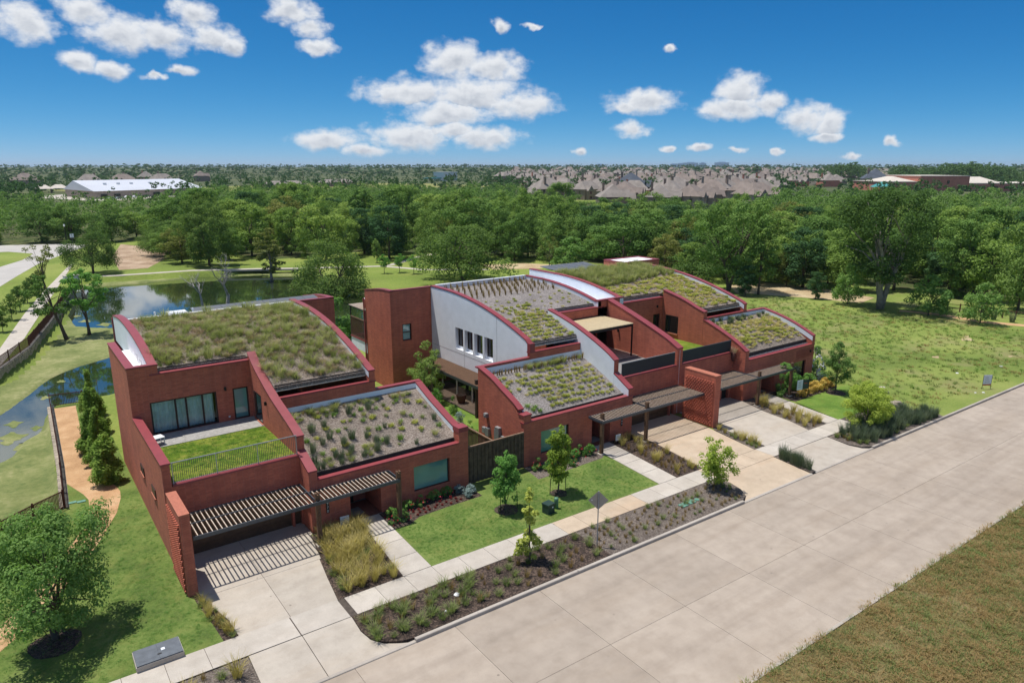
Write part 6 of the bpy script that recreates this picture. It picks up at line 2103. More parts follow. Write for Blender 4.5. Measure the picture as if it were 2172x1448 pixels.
# utility pedestal, pipe, lids, vault
t = thing('utility_pedestal', 'dark green utility cabinet on the lawn beside the sidewalk', 'cabinet', (23.15, 28.25, 0), .12)
MB().box(-.26, .26, -.24, .24, 0, .52).obj('body', M['box_green'], t)
MB().box(-.285, .285, -.265, .265, .52, .60).obj('lid', M['box_green'], t)
MB().box(.05, .15, -.247, -.241, .34, .42).obj('label_plate', M['plastic_white'], t)
t = thing('marker_pipe', 'short pale green round utility post beside the cabinet', 'post', (23.83, 28.38, 0))
MB().tube([(0, 0, 0), (0, 0, .62), (0, 0, .66)], [.13, .13, .11], 14).obj('pipe', M['pipe_green'], t, True)
for x, y, w, d, lb in ((30.0, 24.3, .26, .2, 'left rectangular green utility cover in the kerb strip'), (30.67, 24.32, .26, .2, 'middle rectangular green utility cover in the kerb strip')):
    m = MB(); m.box(x - w, x + w, y - d, y + d, .0, .05); m.box(x - w * .2, x + w * .2, y - .02, y + .02, .05, .056)
    tag(m.obj('valve_box', M['lid_green']), lb, 'lid', 'green lids in the kerb strip')
m = MB(); m.tube([(31.17, 24.31, 0), (31.17, 24.31, .05)], .15, 16); m.tube([(31.17, 24.31, .05), (31.17, 24.31, .056)], .05, 10)
tag(m.obj('valve_box', M['lid_green']), 'small round green utility cover in the kerb strip', 'lid', 'green lids in the kerb strip')
t = thing('utility_vault', 'flat blue-grey utility vault with lids beside the sidewalk on the corner lawn', 'vault', (2.92, 27.95, 0), -.01)
MB().box(-.86, .86, -.56, .56, 0, .24).obj('curb', M['concrete_light'], t)
for a, b in ((-.84, -.002), (.002, .84)):
    l_ = MB().box(a, b, -.54, .54, .24, .29).obj('lid', M['vault_grey'], t)
MB().box(.12, .26, -.02, .14, .291, .297).obj('plate', M['sign_white'], t)
MB().box(-.05, .10, -.24, -.16, .291, .297).obj('lift_slot', M['frame_dark'], t)
for x, y, rz, lb in ((1.9, 45.35, .2, 'larger pale green meter cover in grass by the rust fence'), (1.45, 45.5, .1, 'smaller pale green meter cover in grass by the rust fence')):
    m = MB().box(x - .22, x + .22, y - .13, y + .13, 0, .05); m.box(x - .05, x + .05, y - .015, y + .015, .05, .056)
    tag(m.obj('water_meter_box', M['lid_green']), lb, 'lid', 'meter boxes by the rust fence')


def yard_sign(x, y, rz, w, h, z0, label, red=False, legs=True):
    t = thing('yard_sign', label, 'sign', (x, y, 0), rz)
    f = MB(); f.box(-w / 2 - .02, -w / 2, -.015, .015, 0, z0 + h); f.box(w / 2, w / 2 + .02, -.015, .015, 0, z0 + h)
    f.obj('stake', M['frame_dark'], t)
    MB().box(-w / 2, w / 2, -.01, .01, z0, z0 + h).obj('panel', M['sign_white'], t)
    for k in range(3):
        MB().box(-w * .28, w * (.1 + .08 * k), -.0125, -.0105, z0 + h * (.72 - .2 * k), z0 + h * (.77 - .2 * k)).obj('print', M['meter'], t)
    if red:
        MB().box(-w / 2, w / 2, -.013, -.0105, z0, z0 + h * .13).obj('print_band', M['sign_red'], t)
    return t


yard_sign(13.1, 33.3, -.1, .5, .5, .25, 'small white notice sign in the bed by the left front wall')
yard_sign(33.55, 33.3, -.1, .45, .45, .25, 'small white notice sign beside the middle front door')
yard_sign(68.7, 23.3, -.5, .8, .95, .35, 'white yard sign with red base stripe on the grass by the kerb', True)
t = yard_sign(53.0, 31.55, -.25, .62, .85, .75, 'white and dark photo sale sign between black posts at the right garden')
MB().box(.33, .95, -.012, .012, .78, 1.6).obj('photo_panel', M['sign_dark'], t); MB().box(.95, .99, -.02, .02, 0, 1.8).obj('post', M['frame_dark'], t)
MB().box(.45, .8, -.0145, -.0125, 1.25, 1.31).obj('print', M['sign_red'], t)
# terrace table, litter, rocks
t = thing('terrace_table', 'small white square table on the left terrace deck', 'table', (5.75, 41.5, 3.93), .2)
MB().box(-.3, .3, -.3, .3, .42, .46).obj('top', M['plastic_white'], t)
for a in (-.26, .26):
    for b in (-.26, .26): MB().box(a - .02, a + .02, b - .02, b + .02, 0, .42).obj('leg', M['plastic_white'], t)


def rock(x, y, z, s, label, mat='plastic_white', seed=1, flat=.6):
    r = np.random.default_rng(seed); mb = MB(); n, m_ = 8, 5
    for i in range(m_ + 1):
        for k in range(n):
            a = math.tau * k / n; b = math.pi * i / m_
            q = s * (.75 + .4 * r.random())
            mb.v.append((q * math.cos(a) * math.sin(b), q * math.sin(a) * math.sin(b), q * flat * math.cos(b) + s * flat * .5))
    for i in range(m_):
        for k in range(n):
            a0 = i * n + k; a1 = i * n + (k + 1) % n
            mb.f.append((a0, a0 + n, a1 + n, a1))
    o = mb.obj('rock', M[mat]); o.location = (x, y, z)
    return tag(o, label, 'rock')


o = rock(14.75, 24.5, .0, .15, 'crumpled white paper bag caught in the kerb strip grass', 'plastic_white', 4, .55); o.name = 'paper_bag'; o['category'] = 'litter'
o = rock(13.72, 23.74, .02, .07, 'tiny white scrap lying in the mulch of the kerb strip', 'plastic_white', 5); o.name = 'paper_scrap'; o['category'] = 'litter'
rock(57.6, 25.7, .0, .55, 'pale limestone boulder beside the tall kerb grasses', 'stone', 6)
rock(61.6, 28.8, .0, .28, 'small pale stone in the field beyond the lime tree', 'concrete_light', 7, .4)
rock(60.5, 27.9, .0, .25, 'dark small boulder behind the lime tree', 'stone_dark', 8)
for k, (x, y) in enumerate(((66.8, 23.4), (67.4, 23.0), (72, 27), (78, 25.5))):
    o = rock(x, y, 0, .1 + .02 * k, ['white scrap left of the yard sign', 'thin white scrap under the yard sign', 'pale scrap on the open field', 'far pale scrap on the open field'][k] + ' on grass', 'plastic_white', 20 + k, .3); o.name = 'scrap'; o['category'] = 'litter'

# ------------------------------------------------------------------ trail wall, rust fences
t = thing('stone_wall', 'low stacked limestone wall holding the trail above the creek', 'wall', (0, 0, 0))
pw = [(1.06, 45.0), (1.36, 52), (1.50, 57.5), (1.72, 66.2)]


def along(P, d):
    for (x0, y0), (x1, y1) in zip(P[:-1], P[1:]):
        L = math.hypot(x1 - x0, y1 - y0)
        if d <= L:
            return x0 + (x1 - x0) * d / L, y0 + (y1 - y0) * d / L, math.atan2(y1 - y0, x1 - x0)
        d -= L
    return x1, y1, math.atan2(y1 - y0, x1 - x0)


core = MB()
for (x0, y0), (x1, y1) in zip(pw[:-1], pw[1:]):
    core.prism_z(-1.2, .03, [(x0 - .12, y0), (x0 + .22, y0), (x1 + .22, y1), (x1 - .12, y1)])
core.obj('core', M['stone_dark'], t)
stone_me = []
for k in range(5):
    r_ = random.Random(k); b = MB()
    l, w, hh = .19, .12, .115
    vs = [(sx * l * r_.uniform(.82, 1), sy * w * r_.uniform(.8, 1), sz * hh * r_.uniform(.85, 1)) for sz in (-1, 1) for sx, sy in ((-1, -1), (1, -1), (1, 1), (-1, 1))]
    b.add(vs, [(3, 2, 1, 0), (4, 5, 6, 7), (0, 1, 5, 4), (1, 2, 6, 5), (2, 3, 7, 6), (3, 0, 4, 7)])
    me = b.mesh('stone'); me.materials.append(M['stone']); stone_me.append(me)
for row in range(5):
    d = .1 + (.18 if row % 2 else 0)
    while d < 21:
        x, y, a = along(pw, d)
        o = link('stone', RNG.choice(stone_me), t, (x - .14, y, -.92 + row * .225)); o.rotation_euler = (RNG.uniform(-.05, .05), 0, a + RNG.uniform(-.06, .06))
        d += RNG.uniform(.36, .41)


def picket_run(name, label, P, z, h, sp, mat='rust', solid=False, zf=None):
    t = thing(name, label, 'fence', (0, 0, 0), group='rust-coloured steel fences')
    rails = MB(); L = sum(math.hypot(b[0] - a[0], b[1] - a[1]) for a, b in zip(P[:-1], P[1:]))
    zz = lambda x, y: z if zf is None else zf(x, y)
    for hz in (.12, h - .05):
        MB().tube([(a[0], a[1], zz(*a) + hz) for a in P], .03, 4).obj('rail', M[mat], t)
    me = MB().box(-.016, .016, -.016, .016, .05, h).mesh('picket'); me.materials.append(M[mat])
    mp = MB().box(-.035, .035, -.035, .035, 0, h + .08).mesh('post'); mp.materials.append(M[mat])
    d = 0; k = 0
    npk = max(20, int(1.9 / sp))
    while d <= L:
        x, y, a = along(P, d)
        o = link('post' if k % npk == 0 else 'picket', mp if k % npk == 0 else me, t, (x, y, zz(x, y))); o.rotation_euler = (0, 0, a)
        d += sp; k += 1
    return t


picket_run('steel_fence', 'rust-red steel fence on the stone wall beside the orange trail', pw, .03, 1.05, .115)
picket_run('steel_fence', 'short rust-red railing across the far end of the orange trail', [(1.72, 66.2), (3.0, 66.0), (4.4, 65.8)], .0, 1.05, .115)
picket_run('steel_fence', 'rust-red fence slanting from the trail wall to the left picture edge', [(1.06, 45.0), (-.2, 44.1), (-1.5, 43.05), (-3.2, 41.7)], .0, 1.1, .08)
w2 = [(-4.5, 74.8), (-1.4, 81), (1.25, 89), (3.65, 101), (5.85, 113), (8.25, 126), (9.6, 140)]
t = thing('retaining_wall', 'long curved grey stone retaining wall along the far creek bank', 'wall', (0, 0, 0))
core = MB()
for (x0, y0), (x1, y1) in zip(w2[:-1], w2[1:]):
    core.prism_z(-1.2, .42, [(x0 - .2, y0), (x0 + .18, y0), (x1 + .18, y1), (x1 - .2, y1)])
core.obj('core', M['stone_dark'], t)
st = MB()
for row in range(6):
    d = .1 + (.3 if row % 2 else 0)
    while d < 69:
        x, y, a = along(w2, d)
        z = -.86 + row * .22; c, s = math.cos(a), math.sin(a); ox, oy = s * .16, -c * .16
        l, h_ = RNG.uniform(.2, .3), .1
        q = RNG.uniform(.03, .09)
        A = [(x + ox - c * l, y + oy - s * l), (x + ox + c * l, y + oy + s * l), (x + ox + c * l + s * q, y + oy + s * l - c * q), (x + ox - c * l + s * q, y + oy - s * l - c * q)]
        st.prism_z(z - h_, z + h_, A)
        d += RNG.uniform(.5, .62)
tag(st.obj('stones', M['stone'], t), kind='stuff')
picket_run('steel_fence', 'rust-red fence on top of the long curved retaining wall', w2, .42, 1.05, .16)
P3 = [(102.9, 41), (104.4, 38.5), (104.0, 36.3), (104.0, 34.8), (104.3, 32), (105, 27)]
t = thing('rail_fence', 'low rust-coloured post and rail fence beyond the field trail', 'fence', (0, 0, 0))
for a, b in zip(P3[:-1], P3[1:]):
    for z in (.5, 1.0): MB().tube([(a[0], a[1], z), (b[0], b[1], z)], .04, 5).obj('rail', M['rust'], t)
    for f in (0, .5):
        x, y = a[0] + (b[0] - a[0]) * f, a[1] + (b[1] - a[1]) * f
        MB().box(x - .06, x + .06, y - .06, y + .06, 0, 1.15).obj('post', M['rust'], t)
for k, (x, y) in enumerate(((101.5, 38), (101.8, 35), (102, 33), (101.6, 30.5), (102.5, 36.5))):
    tuft('blue', 'bunch_grass', x, y, 0, 1.2, 'grey-green clump between the field trail and the rail fence', 'grass', 'clumps by the rail fence')

# ------------------------------------------------------------------ far buildings
M['roof_grey'] = plain('roof_shingle', (.24, .21, .185), .9, 0, .22, .35, .3)
M['roof_grey2'] = plain('roof_shingle_warm', (.215, .175, .15), .9, 0, .22, .35, .3)
M['roof_dark'] = plain('roof_dark', (.07, .085, .11), .9, 0, .2, .35, .3)
M['wall_brown'] = plain('wall_brown', (.27, .20, .155), .9, 0, .2, .6)
M['wall_tan'] = plain('wall_tan', (.38, .31, .24), .9, 0, .18, .6)
M['wall_red'] = plain('wall_red', (.50, .19, .13), .9, 0, .14, .4)
M['wall_pale'] = plain('wall_pale', (.55, .50, .43), .9, 0, .1, .6)
M['metal_roof'] = plain('metal_roof', (.60, .62, .66), .4, .0, .06, .05)
M['teal_roof'] = plain('teal_roof', (.03, .26, .25), .5, 0, .08, .5)
M['car_paint'] = plain('car_paint', (.72, .73, .75), .25, 0, .03, .5)
M['tower_haze'] = plain('tower_haze', (.42, .56, .72), .6, 0, .1, .05)  # distance haze put into the colour: pale blue


def hip(mb, x0, x1, y0, y1, z0, z1, o=.45):
    x0 -= o; x1 += o; y0 -= o; y1 += o
    w, d = x1 - x0, y1 - y0
    if w >= d:
        a, b = (x0 + d / 2 * .8, (y0 + y1) / 2), (x1 - d / 2 * .8, (y0 + y1) / 2)
    else:
        a, b = ((x0 + x1) / 2, y0 + w / 2 * .8), ((x0 + x1) / 2, y1 - w / 2 * .8)
    v = [(x0, y0, z0), (x1, y0, z0), (x1, y1, z0), (x0, y1, z0), (*a, z1), (*b, z1)]
    f = [(0, 1, 5, 4), (2, 3, 4, 5), (1, 2, 5), (3, 0, 4), (3, 2, 1, 0)] if w >= d else [(0, 1, 4), (1, 2, 5, 4), (2, 3, 5), (3, 0, 4, 5), (3, 2, 1, 0)]
    mb.add(v, f)


def gable(mb, x0, x1, y0, y1, z0, z1, o=.35):
    """ridge along Y"""
    x0 -= o; x1 += o; y0 -= o
    c = (x0 + x1) / 2
    mb.add([(x0, y0, z0), (x1, y0, z0), (x1, y1, z0), (x0, y1, z0), (c, y0, z1), (c, y1, z1)], [(0, 4, 5, 3), (1, 2, 5, 4), (0, 1, 4), (2, 3, 5), (3, 2, 1, 0)])


HV = []


def house_variant(seed, wallm, roofm):
    r = random.Random(seed)
    W_, D_ = r.uniform(15, 19), r.uniform(12, 15); zh = r.uniform(5.2, 6.2)
    wl = MB(); rf = MB(); ch = MB(); wn = MB(); gb = MB()
    wl.box(-W_ / 2, W_ / 2, -D_ / 2, D_ / 2, -.6, zh)
    hip(rf, -W_ / 2, W_ / 2, -D_ / 2, D_ / 2, zh, zh + r.uniform(4.6, 5.8))
    for k in range(2):
        gw = r.uniform(4, 6); gx = -W_ / 2 + 1 + (W_ - gw - 2) * (0 if k == 0 else 1) + r.uniform(-.3, .3)
        gd = r.uniform(1.2, 3.0); gz_ = zh - r.uniform(0, 1.5)
        wl.box(gx, gx + gw, -D_ / 2 - gd, -D_ / 2, -.6, gz_)
        gable(rf, gx, gx + gw, -D_ / 2 - gd, -D_ / 2 + gw * .7, gz_, gz_ + gw * .62)
        wl.prism_y(-D_ / 2 - gd - .01, -D_ / 2 - gd + .3, [(gx, gz_), (gx + gw, gz_), (gx + gw / 2, gz_ + gw * .56)])
        for q in (.6, gz_ - 1.9):
            wn.box(gx + gw / 2 - .9, gx + gw / 2 + .9, -D_ / 2 - gd - .06, -D_ / 2 - gd - .015, q, q + 1.5)
    sw = r.uniform(6, 9)
    wl.box(W_ / 2, W_ / 2 + sw * .6, -2, D_ / 2 - 1, -.6, 3.2)
    hip(rf, W_ / 2 - 1, W_ / 2 + sw * .6, -2, D_ / 2 - 1, 3.2, 6.4)
    for q in (.7, 3.6):
        for xx in (-W_ / 2 + 2, -1.2, 1.2, W_ / 2 - 3):
            wn.box(xx, xx + 1.1, D_ / 2 + .015, D_ / 2 + .06, q, q + 1.5)
        for yy in (-3, 1.5):
            wn.box(-W_ / 2 - .06, -W_ / 2 - .015, yy, yy + 1.1, q, q + 1.5)
    cx = r.uniform(-W_ / 3, W_ / 3)
    ch.box(cx, cx + 1.1, D_ / 4, D_ / 4 + 1, zh + 1, zh + 6.0)
    ch.box(cx - .12, cx + 1.22, D_ / 4 - .12, D_ / 4 + 1.12, zh + 6.0, zh + 6.25)
    parts = []
    for nm, m, mt in (('wall', wl, wallm), ('roof', rf, roofm), ('chimney', ch, wallm), ('windows', wn, 'glass_dark')):
        me = m.mesh(nm); me.materials.append(M[mt]); parts.append((nm, me))
    return parts


for k in range(6):
    HV.append(house_variant(60 + k, ['wall_brown', 'wall_tan', 'wall_brown', 'wall_tan', 'wall_red', 'wall_brown'][k], ['roof_grey', 'roof_grey2', 'roof_grey', 'roof_grey2', 'roof_grey', 'roof_grey2'][k]))
HD = house_variant(80, 'wall_brown', 'roof_dark')


def place_house(parts, x, y, rz, label, group=None, s=1., detail=True):
    t = thing('suburban_house', label, 'house', (x, y, gzz(x, y)), rz, group)
    t.scale = (s, s, s)
    wl = None
    for nm, me in parts:
        if not detail and nm in ('windows',):
            continue
        if nm == 'windows':
            tag(link(nm, me, wl), kind='stuff')
        elif nm == 'chimney':
            link(nm, me, rf)
        else:
            o = link(nm, me, t)
            if nm == 'wall': wl = o
            else: rf = o
    return t


NEARH = [(0, 238, 246, .95, 1.0, 'wide hip-roofed house nearest the wood, left end of the front row'), (2, 243, 221, .7, 1.0, 'brown brick house with tall chimneys in the front row of the subdivision'),
         (3, 262, 219, .4, 1.0, 'tan gabled house right of the tall-chimney house in the front row'), (5, 284, 230, 1.0, 1.0, 'steep-roofed brown house at the right of the front row beside a tree'),
         (1, 262, 262, .6, 1.1, 'large multi-gabled house behind the left end of the front row'), (0, 292, 258, .5, 1.1, 'large hip-roofed house behind the middle of the front row')]
for v, x, y, rz, s, lb in NEARH:
    place_house(HV[v], x, y, rz, lb, 'front houses of the subdivision', s)
t = place_house(HV[3], 372, 277, .55, 'pale house with blue solar panels on its roof at the right of the subdivision', None, 1.15)
for k in range(6):
    MB().add([(-6 + k * 2, -8.05, 6.9), (-4.1 + k * 2, -8.05, 6.9), (-4.1 + k * 2, -4.6, 9.5), (-6 + k * 2, -4.6, 9.5)], [(0, 1, 2, 3)]).obj('solar_panel', M['pv'], t)
place_house(HD, 350, 345, .5, 'dark slate-roofed house standing among the grey roofs', None, 1.3)
place_house(HD, 640, 330, .6, 'dark blue-roofed house in front of the tree-covered hill', None, 1.5)
rr = random.Random(9)
used = [(x, y) for _, x, y, *_ in NEARH] + [(372, 277), (350, 345), (640, 330)]
nh = 0
HS = []
for ri, r in enumerate((332, 362, 398, 436, 480, 525, 580, 640, 705, 780, 860, 950, 1060, 1190, 1350, 1550, 1800)):
    a0, a1 = (43, 55) if r < 400 else (39.0, 56.5) if r < 600 else (37, 60.5) if r < 900 else (35.5, 63.5)
    a = a0 + rr.uniform(0, 1.5)
    while a < a1:
        x, y = r * math.sin(math.radians(a)), r * math.cos(math.radians(a))
        x += rr.uniform(-3, 3); y += rr.uniform(-3, 3)
        skip = (r > 600 and rr.random() < .12) or (560 < r < 760 and a > 56)
        if not skip and all((x - p) ** 2 + (y - q) ** 2 > 19 ** 2 for p, q in used):
            used.append((x, y))
            band = 'second' if r < 480 else 'middle' if r < 800 else 'farthest'
            vi = rr.randrange(6)
            HS.append((place_house(HV[vi], x, y, rr.choice((0, .78, 1.57, 2.35, 3.14)) + rr.uniform(-.2, .2), None, f'{band} rows of the subdivision', rr.uniform(.95, 1.2), r < 650), a, f'{["brown", "tan", "brown", "tan", "red", "brown"][vi]}-walled grey-roofed house in the {band} rows of the subdivision'))
            nh += 1
        a += math.degrees((24 if r < 700 else 27) / r)
rank_labels(HS, '')
for k, (x, y, lb) in enumerate(((70, 690, 'left low house behind the metal-roofed hall'), (96, 700, 'middle low house behind the metal-roofed hall'), (128, 705, 'right low house behind the metal-roofed hall'), (30, 800, 'far low house left of the metal-roofed hall'), (160, 980, 'reddish-roofed house beyond the playing field'), (230, 1010, 'long house beyond the playing field'))):
    place_house(HV[k % 6], x, y, .3 * k, lb, None, 1.2, False)

# metal-roofed hall on the left
t = thing('metal_hall', 'long hall with pale metal roof among trees at the far left', 'hall', (0, 0, 0))
A, B, C_, D_ = (53, 500), (124, 545), (42, 560), (110, 600)


def lp2(p, q, s): return (p[0] + (q[0] - p[0]) * s, p[1] + (q[1] - p[1]) * s)


mb = MB(); mb.prism_z(-1, 4.6, [A, B, D_, C_]); mb.obj('wall', M['wall_tan'], t)
rA, rB = lp2(A, C_, .62), lp2(B, D_, .62)
MB().add([(A[0] - 1, A[1] - 1, 4.6), (B[0] + 1, B[1] - 1, 4.6), (rB[0] + 1, rB[1], 10.5), (rA[0] - 1, rA[1], 10.5), (C_[0] - 1, C_[1] + 1, 4.6), (D_[0] + 1, D_[1] + 1, 4.6)], [(0, 1, 2, 3), (3, 2, 5, 4), (0, 3, 4), (1, 5, 2)]).obj('roof', M['metal_roof'], t)
mb = MB()
for s in (.18, .3, .42, .6):
    p = lp2(lp2(A, B, s), lp2(C_, D_, s), .35); mb.box(p[0] - 1, p[0] + 1, p[1] - 1, p[1] + 1, 7.5, 9.0)
mb.obj('roof_vents', M['plastic_white'], t)['kind'] = 'stuff'
mb = MB()
for s in (.04, .15, .5, .8):
    p = lp2(A, B, s); q = lp2(A, B, s + .05)
    mb.prism_z(.2, 2.6, [(p[0] + .3, p[1] - .5), (q[0] + .3, q[1] - .5), (q[0], q[1]), (p[0], p[1])])
mb.obj('doors', M['glass_dark'], t)['kind'] = 'stuff'
for k, (x, y, c) in enumerate(((60, 492, 'car_paint'), (71, 505, 'car_paint'), (76, 508, 'car_paint'), (64, 489, 'steel_light'))):
    t = thing('parked_car', ['white parked car left of the metal hall door', 'white parked car before the metal hall wall', 'white van parked beside the metal hall', 'grey parked car at the metal hall corner'][k], 'car', (x, y, 0), .5, 'cars parked at the metal hall')
    MB().prism_y(-.9, .9, [(-2.2, .35), (2.2, .35), (2.2, .85), (1.3, .95), (.7, 1.45), (-1.3, 1.5), (-2.1, .95), (-2.2, .8)]).obj('body', M[c], t)
    MB().prism_y(-.91, .91, [(1.15, .97), (.65, 1.38), (-1.2, 1.42), (-1.7, .98)]).obj('windows', M['glass_dark'], t)
    for wx in (-1.4, 1.4):
        for wy in (-.92, .72):
            MB().tube([(wx, wy, .33), (wx, wy + .2, .33)], .33, 10).obj('wheel', M['frame_dark'], t)
for k, (x, y) in enumerate(((34, 640), (45, 650))):
    t = thing('shelter', ['left', 'right'][k] + ' one of two pale-roofed open shelters at far left', 'shelter', (x, y, 0), group='pale-roofed shelters')
    f = MB(); hip(f, -6, 6, -5, 5, 3.2, 6.0); f.obj('roof', M['wall_pale'], t)
    for a in (-5, 5):
        for b in (-4, 4): MB().box(a - .2, a + .2, b - .2, b + .2, 0, 3.2).obj('post', M['wall_brown'], t)
MB_ = sheet('car_park', [(20, 560), (50, 470), (90, 500), (120, 540), (118, 548), (52, 500), (44, 600)], 'concrete_light', .03)

# school on the right
t = thing('school', 'long red brick school with flat and pale roofs at the right horizon', 'school', (0, 0, 0))


def blk(nm, P, z0, z1, mt):
    return MB().prism_z(z0, z1, P).obj(nm, M[mt], t)


ex, ey = 34, 45     # depth away from the camera


def slab_poly(p, q): return [p, q, (q[0] + ex, q[1] + ey), (p[0] + ex, p[1] + ey)]


blk('wall', slab_poly((578, 289), (601, 272)), -1, 7.2, 'wall_red')
blk('wall', slab_poly((601, 272.6), (632, 249.8)), -1, 11.7, 'wall_red')
blk('wall', slab_poly((632, 249.5), (700, 200)), -1, 6.0, 'wall_red')
blk('roof', slab_poly((600.6, 273), (632.4, 249.6)), 11.72, 12.2, 'wall_pale')
blk('roof', slab_poly((632.5, 249), (700, 199.6)), 6.02, 6.4, 'wall_pale')
blk('roof', slab_poly((577.5, 289.4), (600.5, 272.4)), 7.22, 7.6, 'wall_pale')
MB().add([(640, 262, 6.5), (668, 241, 6.5), (690, 270, 6.5), (662, 291, 6.5), (658, 268, 11), (672, 258, 11)], [(0, 1, 5, 4), (1, 2, 5), (2, 3, 4, 5), (3, 0, 4)]).obj('gym_roof', M['wall_pale'], t)
MB().add([(584, 290, 7.7), (602, 277, 7.7), (625, 308, 7.7), (607, 321, 7.7), (603, 296, 11.5), (608, 303, 11.5)], [(0, 1, 5, 4), (1, 2, 5), (2, 3, 4, 5), (3, 0, 4)]).obj('hall_roof', M['wall_pale'], t)
for s in np.linspace(.12, .95, 8):
    p = (632 + 68 * s, 249.5 - 49.5 * s)
    MB().prism_z(2.2, 4.0, [(p[0] - 1.9, p[1] + .9), (p[0] + 1.9, p[1] - 1.8), (p[0] + 1.8, p[1] - 1.95), (p[0] - 2.0, p[1] + .75)]).obj('window', M['glass_dark'], t)
MB().prism_z(6.0, 8.4, [(617.5, 260), (619.0, 258.9), (618.9, 258.7), (617.4, 259.8)]).obj('window', M['glass_dark'], t)
MB().prism_z(0, 4.2, [(625, 254.3), (630, 250.6), (629.8, 250.3), (624.8, 254)]).obj('entrance', M['glass_dark'], t)
t = thing('pavilion', 'teal hip-roofed play pavilion left of the school', 'pavilion', (575, 290, 0), .6)
f = MB(); hip(f, -9, 9, -7, 7, 3.6, 7.6); f.obj('roof', M['teal_roof'], t)
for a in (-8, 8):
    for b in (-6, 6): MB().box(a - .2, a + .2, b - .2, b + .2, 0, 3.6).obj('post', M['steel'], t)
# church-like white building and teal canopy in the middle distance
t = thing('white_building', 'white flat-roofed building with teal canopies beyond the middle wood', 'building', (520, 870, 0), .6)
MB().box(-22, 22, -8, 8, -1, 11).obj('wall', M['plastic_white'], t); MB().box(-60, -30, -8, 6, 3.5, 5).obj('canopy', M['teal_roof'], t); MB().box(-22.5, 22.5, -8.5, 8.5, 11, 12).obj('roof', M['metal_roof'], t)
for k in range(5): MB().box(-18 + k * 8, -14 + k * 8, -8.2, -8.02, 4, 8).obj('window', M['glass_dark'], t)
for k in range(4): MB().box(-59 + k * 9, -58.6 + k * 9, -7, -6.6, 0, 3.5).obj('post', M['steel'], t)
for k, (x, y) in enumerate(((215, 640), (285, 690))):
    t = thing('low_barn', ['left', 'right'][k] + ' long low grey building at the edge of the pasture', 'building', (x, y, 0), .35, 'low buildings at the pasture')
    MB().box(-20, 20, -7, 7, -1, 4).obj('wall', M['wall_brown'], t); f = MB(); hip(f, -20, 20, -7, 7, 4, 7); f.obj('roof', M['roof_grey'], t)
# skyline towers
for k, (az, r, w, h) in enumerate(((48.6, 6500, 50, 26), (49.2, 6500, 110, 30), (49.9, 6500, 130, 38), (50.8, 6500, 60, 36), (52.2, 6500, 120, 40), (43.0, 6500, 90, 24), (67.5, 6500, 90, 30))):
    x, y = r * math.sin(math.radians(az)), r * math.cos(math.radians(az))
    t = thing('office_tower', ['thin', 'first broad', 'tallest', 'small', 'right broad', 'lonely left', 'far right'][k] + ' haze-blue office tower on the hazy horizon', 'tower', (x, y, gzz(x, y)), -math.radians(az), 'towers on the horizon')
    MB().box(-w / 2, w / 2, -20, 20, -5, h).obj('body', M['tower_haze'], t); MB().box(-w / 4, w / 4, -15, 15, h, h + 6).obj('roof_plant', M['tower_haze'], t)

# poles, lamps
def pole(x, y, h, label, group, wires=None, cross=True):
    t = thing('utility_pole', label, 'pole', (x, y, gzz(x, y)), group=group)
    MB().tube([(0, 0, 0), (0, 0, h)], [.22, .14], 6).obj('mast', M['bark'], t)
    if cross: MB().box(-1.6, 1.6, -.1, .1, h - 1.2, h - 1.0).obj('crossarm', M['bark'], t)
    return t


PL = [(95, 760), (150, 740), (200, 720), (255, 700), (310, 680), (365, 660)]
for k, (x, y) in enumerate(PL):
    pole(x, y, 15, f'{["first", "second", "third", "fourth", "fifth", "sixth"][k]} power pole from the left along the pasture', 'power poles along the pasture')
wr = thing('power_lines', 'thin power lines strung between the poles along the pasture', 'wires', (0, 0, 0))
for (x0, y0), (x1, y1) in zip(PL[:-1], PL[1:]):
    for o_ in (-1.5, 0, 1.5):
        MB().tube([(x0 + o_, y0, 14.0), ((x0 + x1) / 2 + o_, (y0 + y1) / 2, 13.2), (x1 + o_, y1, 14.0)], .05, 4, False).obj('wire', M['steel'], wr)
for k, (x, y, h) in enumerate(((189, 158.5, 9.5), (128, 140, 8.5), (13.7, 199.5, 5.2))):
    t = thing('lamp_post', ['tall dark lamp post in the clearing of the wood', 'slim lamp post in the wood left of the clearing', 'black street lamp at the end of the grey lane'][k], 'lamp post', (x, y, 0), .5)
    MB().tube([(0, 0, 0), (0, 0, h)], [.11, .07], 8).obj('pole', M['frame_dark'], t)
    if k < 2: MB().box(-.1, 1.4, -.12, .12, h - .1, h).obj('lamp_head', M['steel'], t)
    else: MB().tube([(0, 0, h), (0, 0, h + .25), (0, 0, h + .6)], [.1, .24, .08], 8).obj('lamp_head', M['plastic_white'], t)
t = thing('street_sign', 'small white street sign beside the lane lamp', 'sign', (14.9, 199, 0), -.2)
MB().tube([(0, 0, 0), (0, 0, 3.4)], .04, 6).obj('pole', M['steel'], t); MB().box(-.4, .4, -.02, .02, 2.6, 3.5).obj('plate', M['sign_white'], t)
t = thing('utility_cabinet', 'low white cabinet at the end of the left footpath', 'cabinet', (9.6, 141.5, gzz(9.6, 141.5)), .2)
MB().box(-1.1, 1.1, -.6, .6, 0, .9).obj('body', M['plastic_white'], t); MB().box(-1.15, 1.15, -.65, .65, .9, 1.0).obj('lid', M['concrete_light'], t)
t = thing('person', 'person in dark clothes walking on the left footpath far away', 'person', (11.6, 165.5, .04), 2.6)
b = MB()
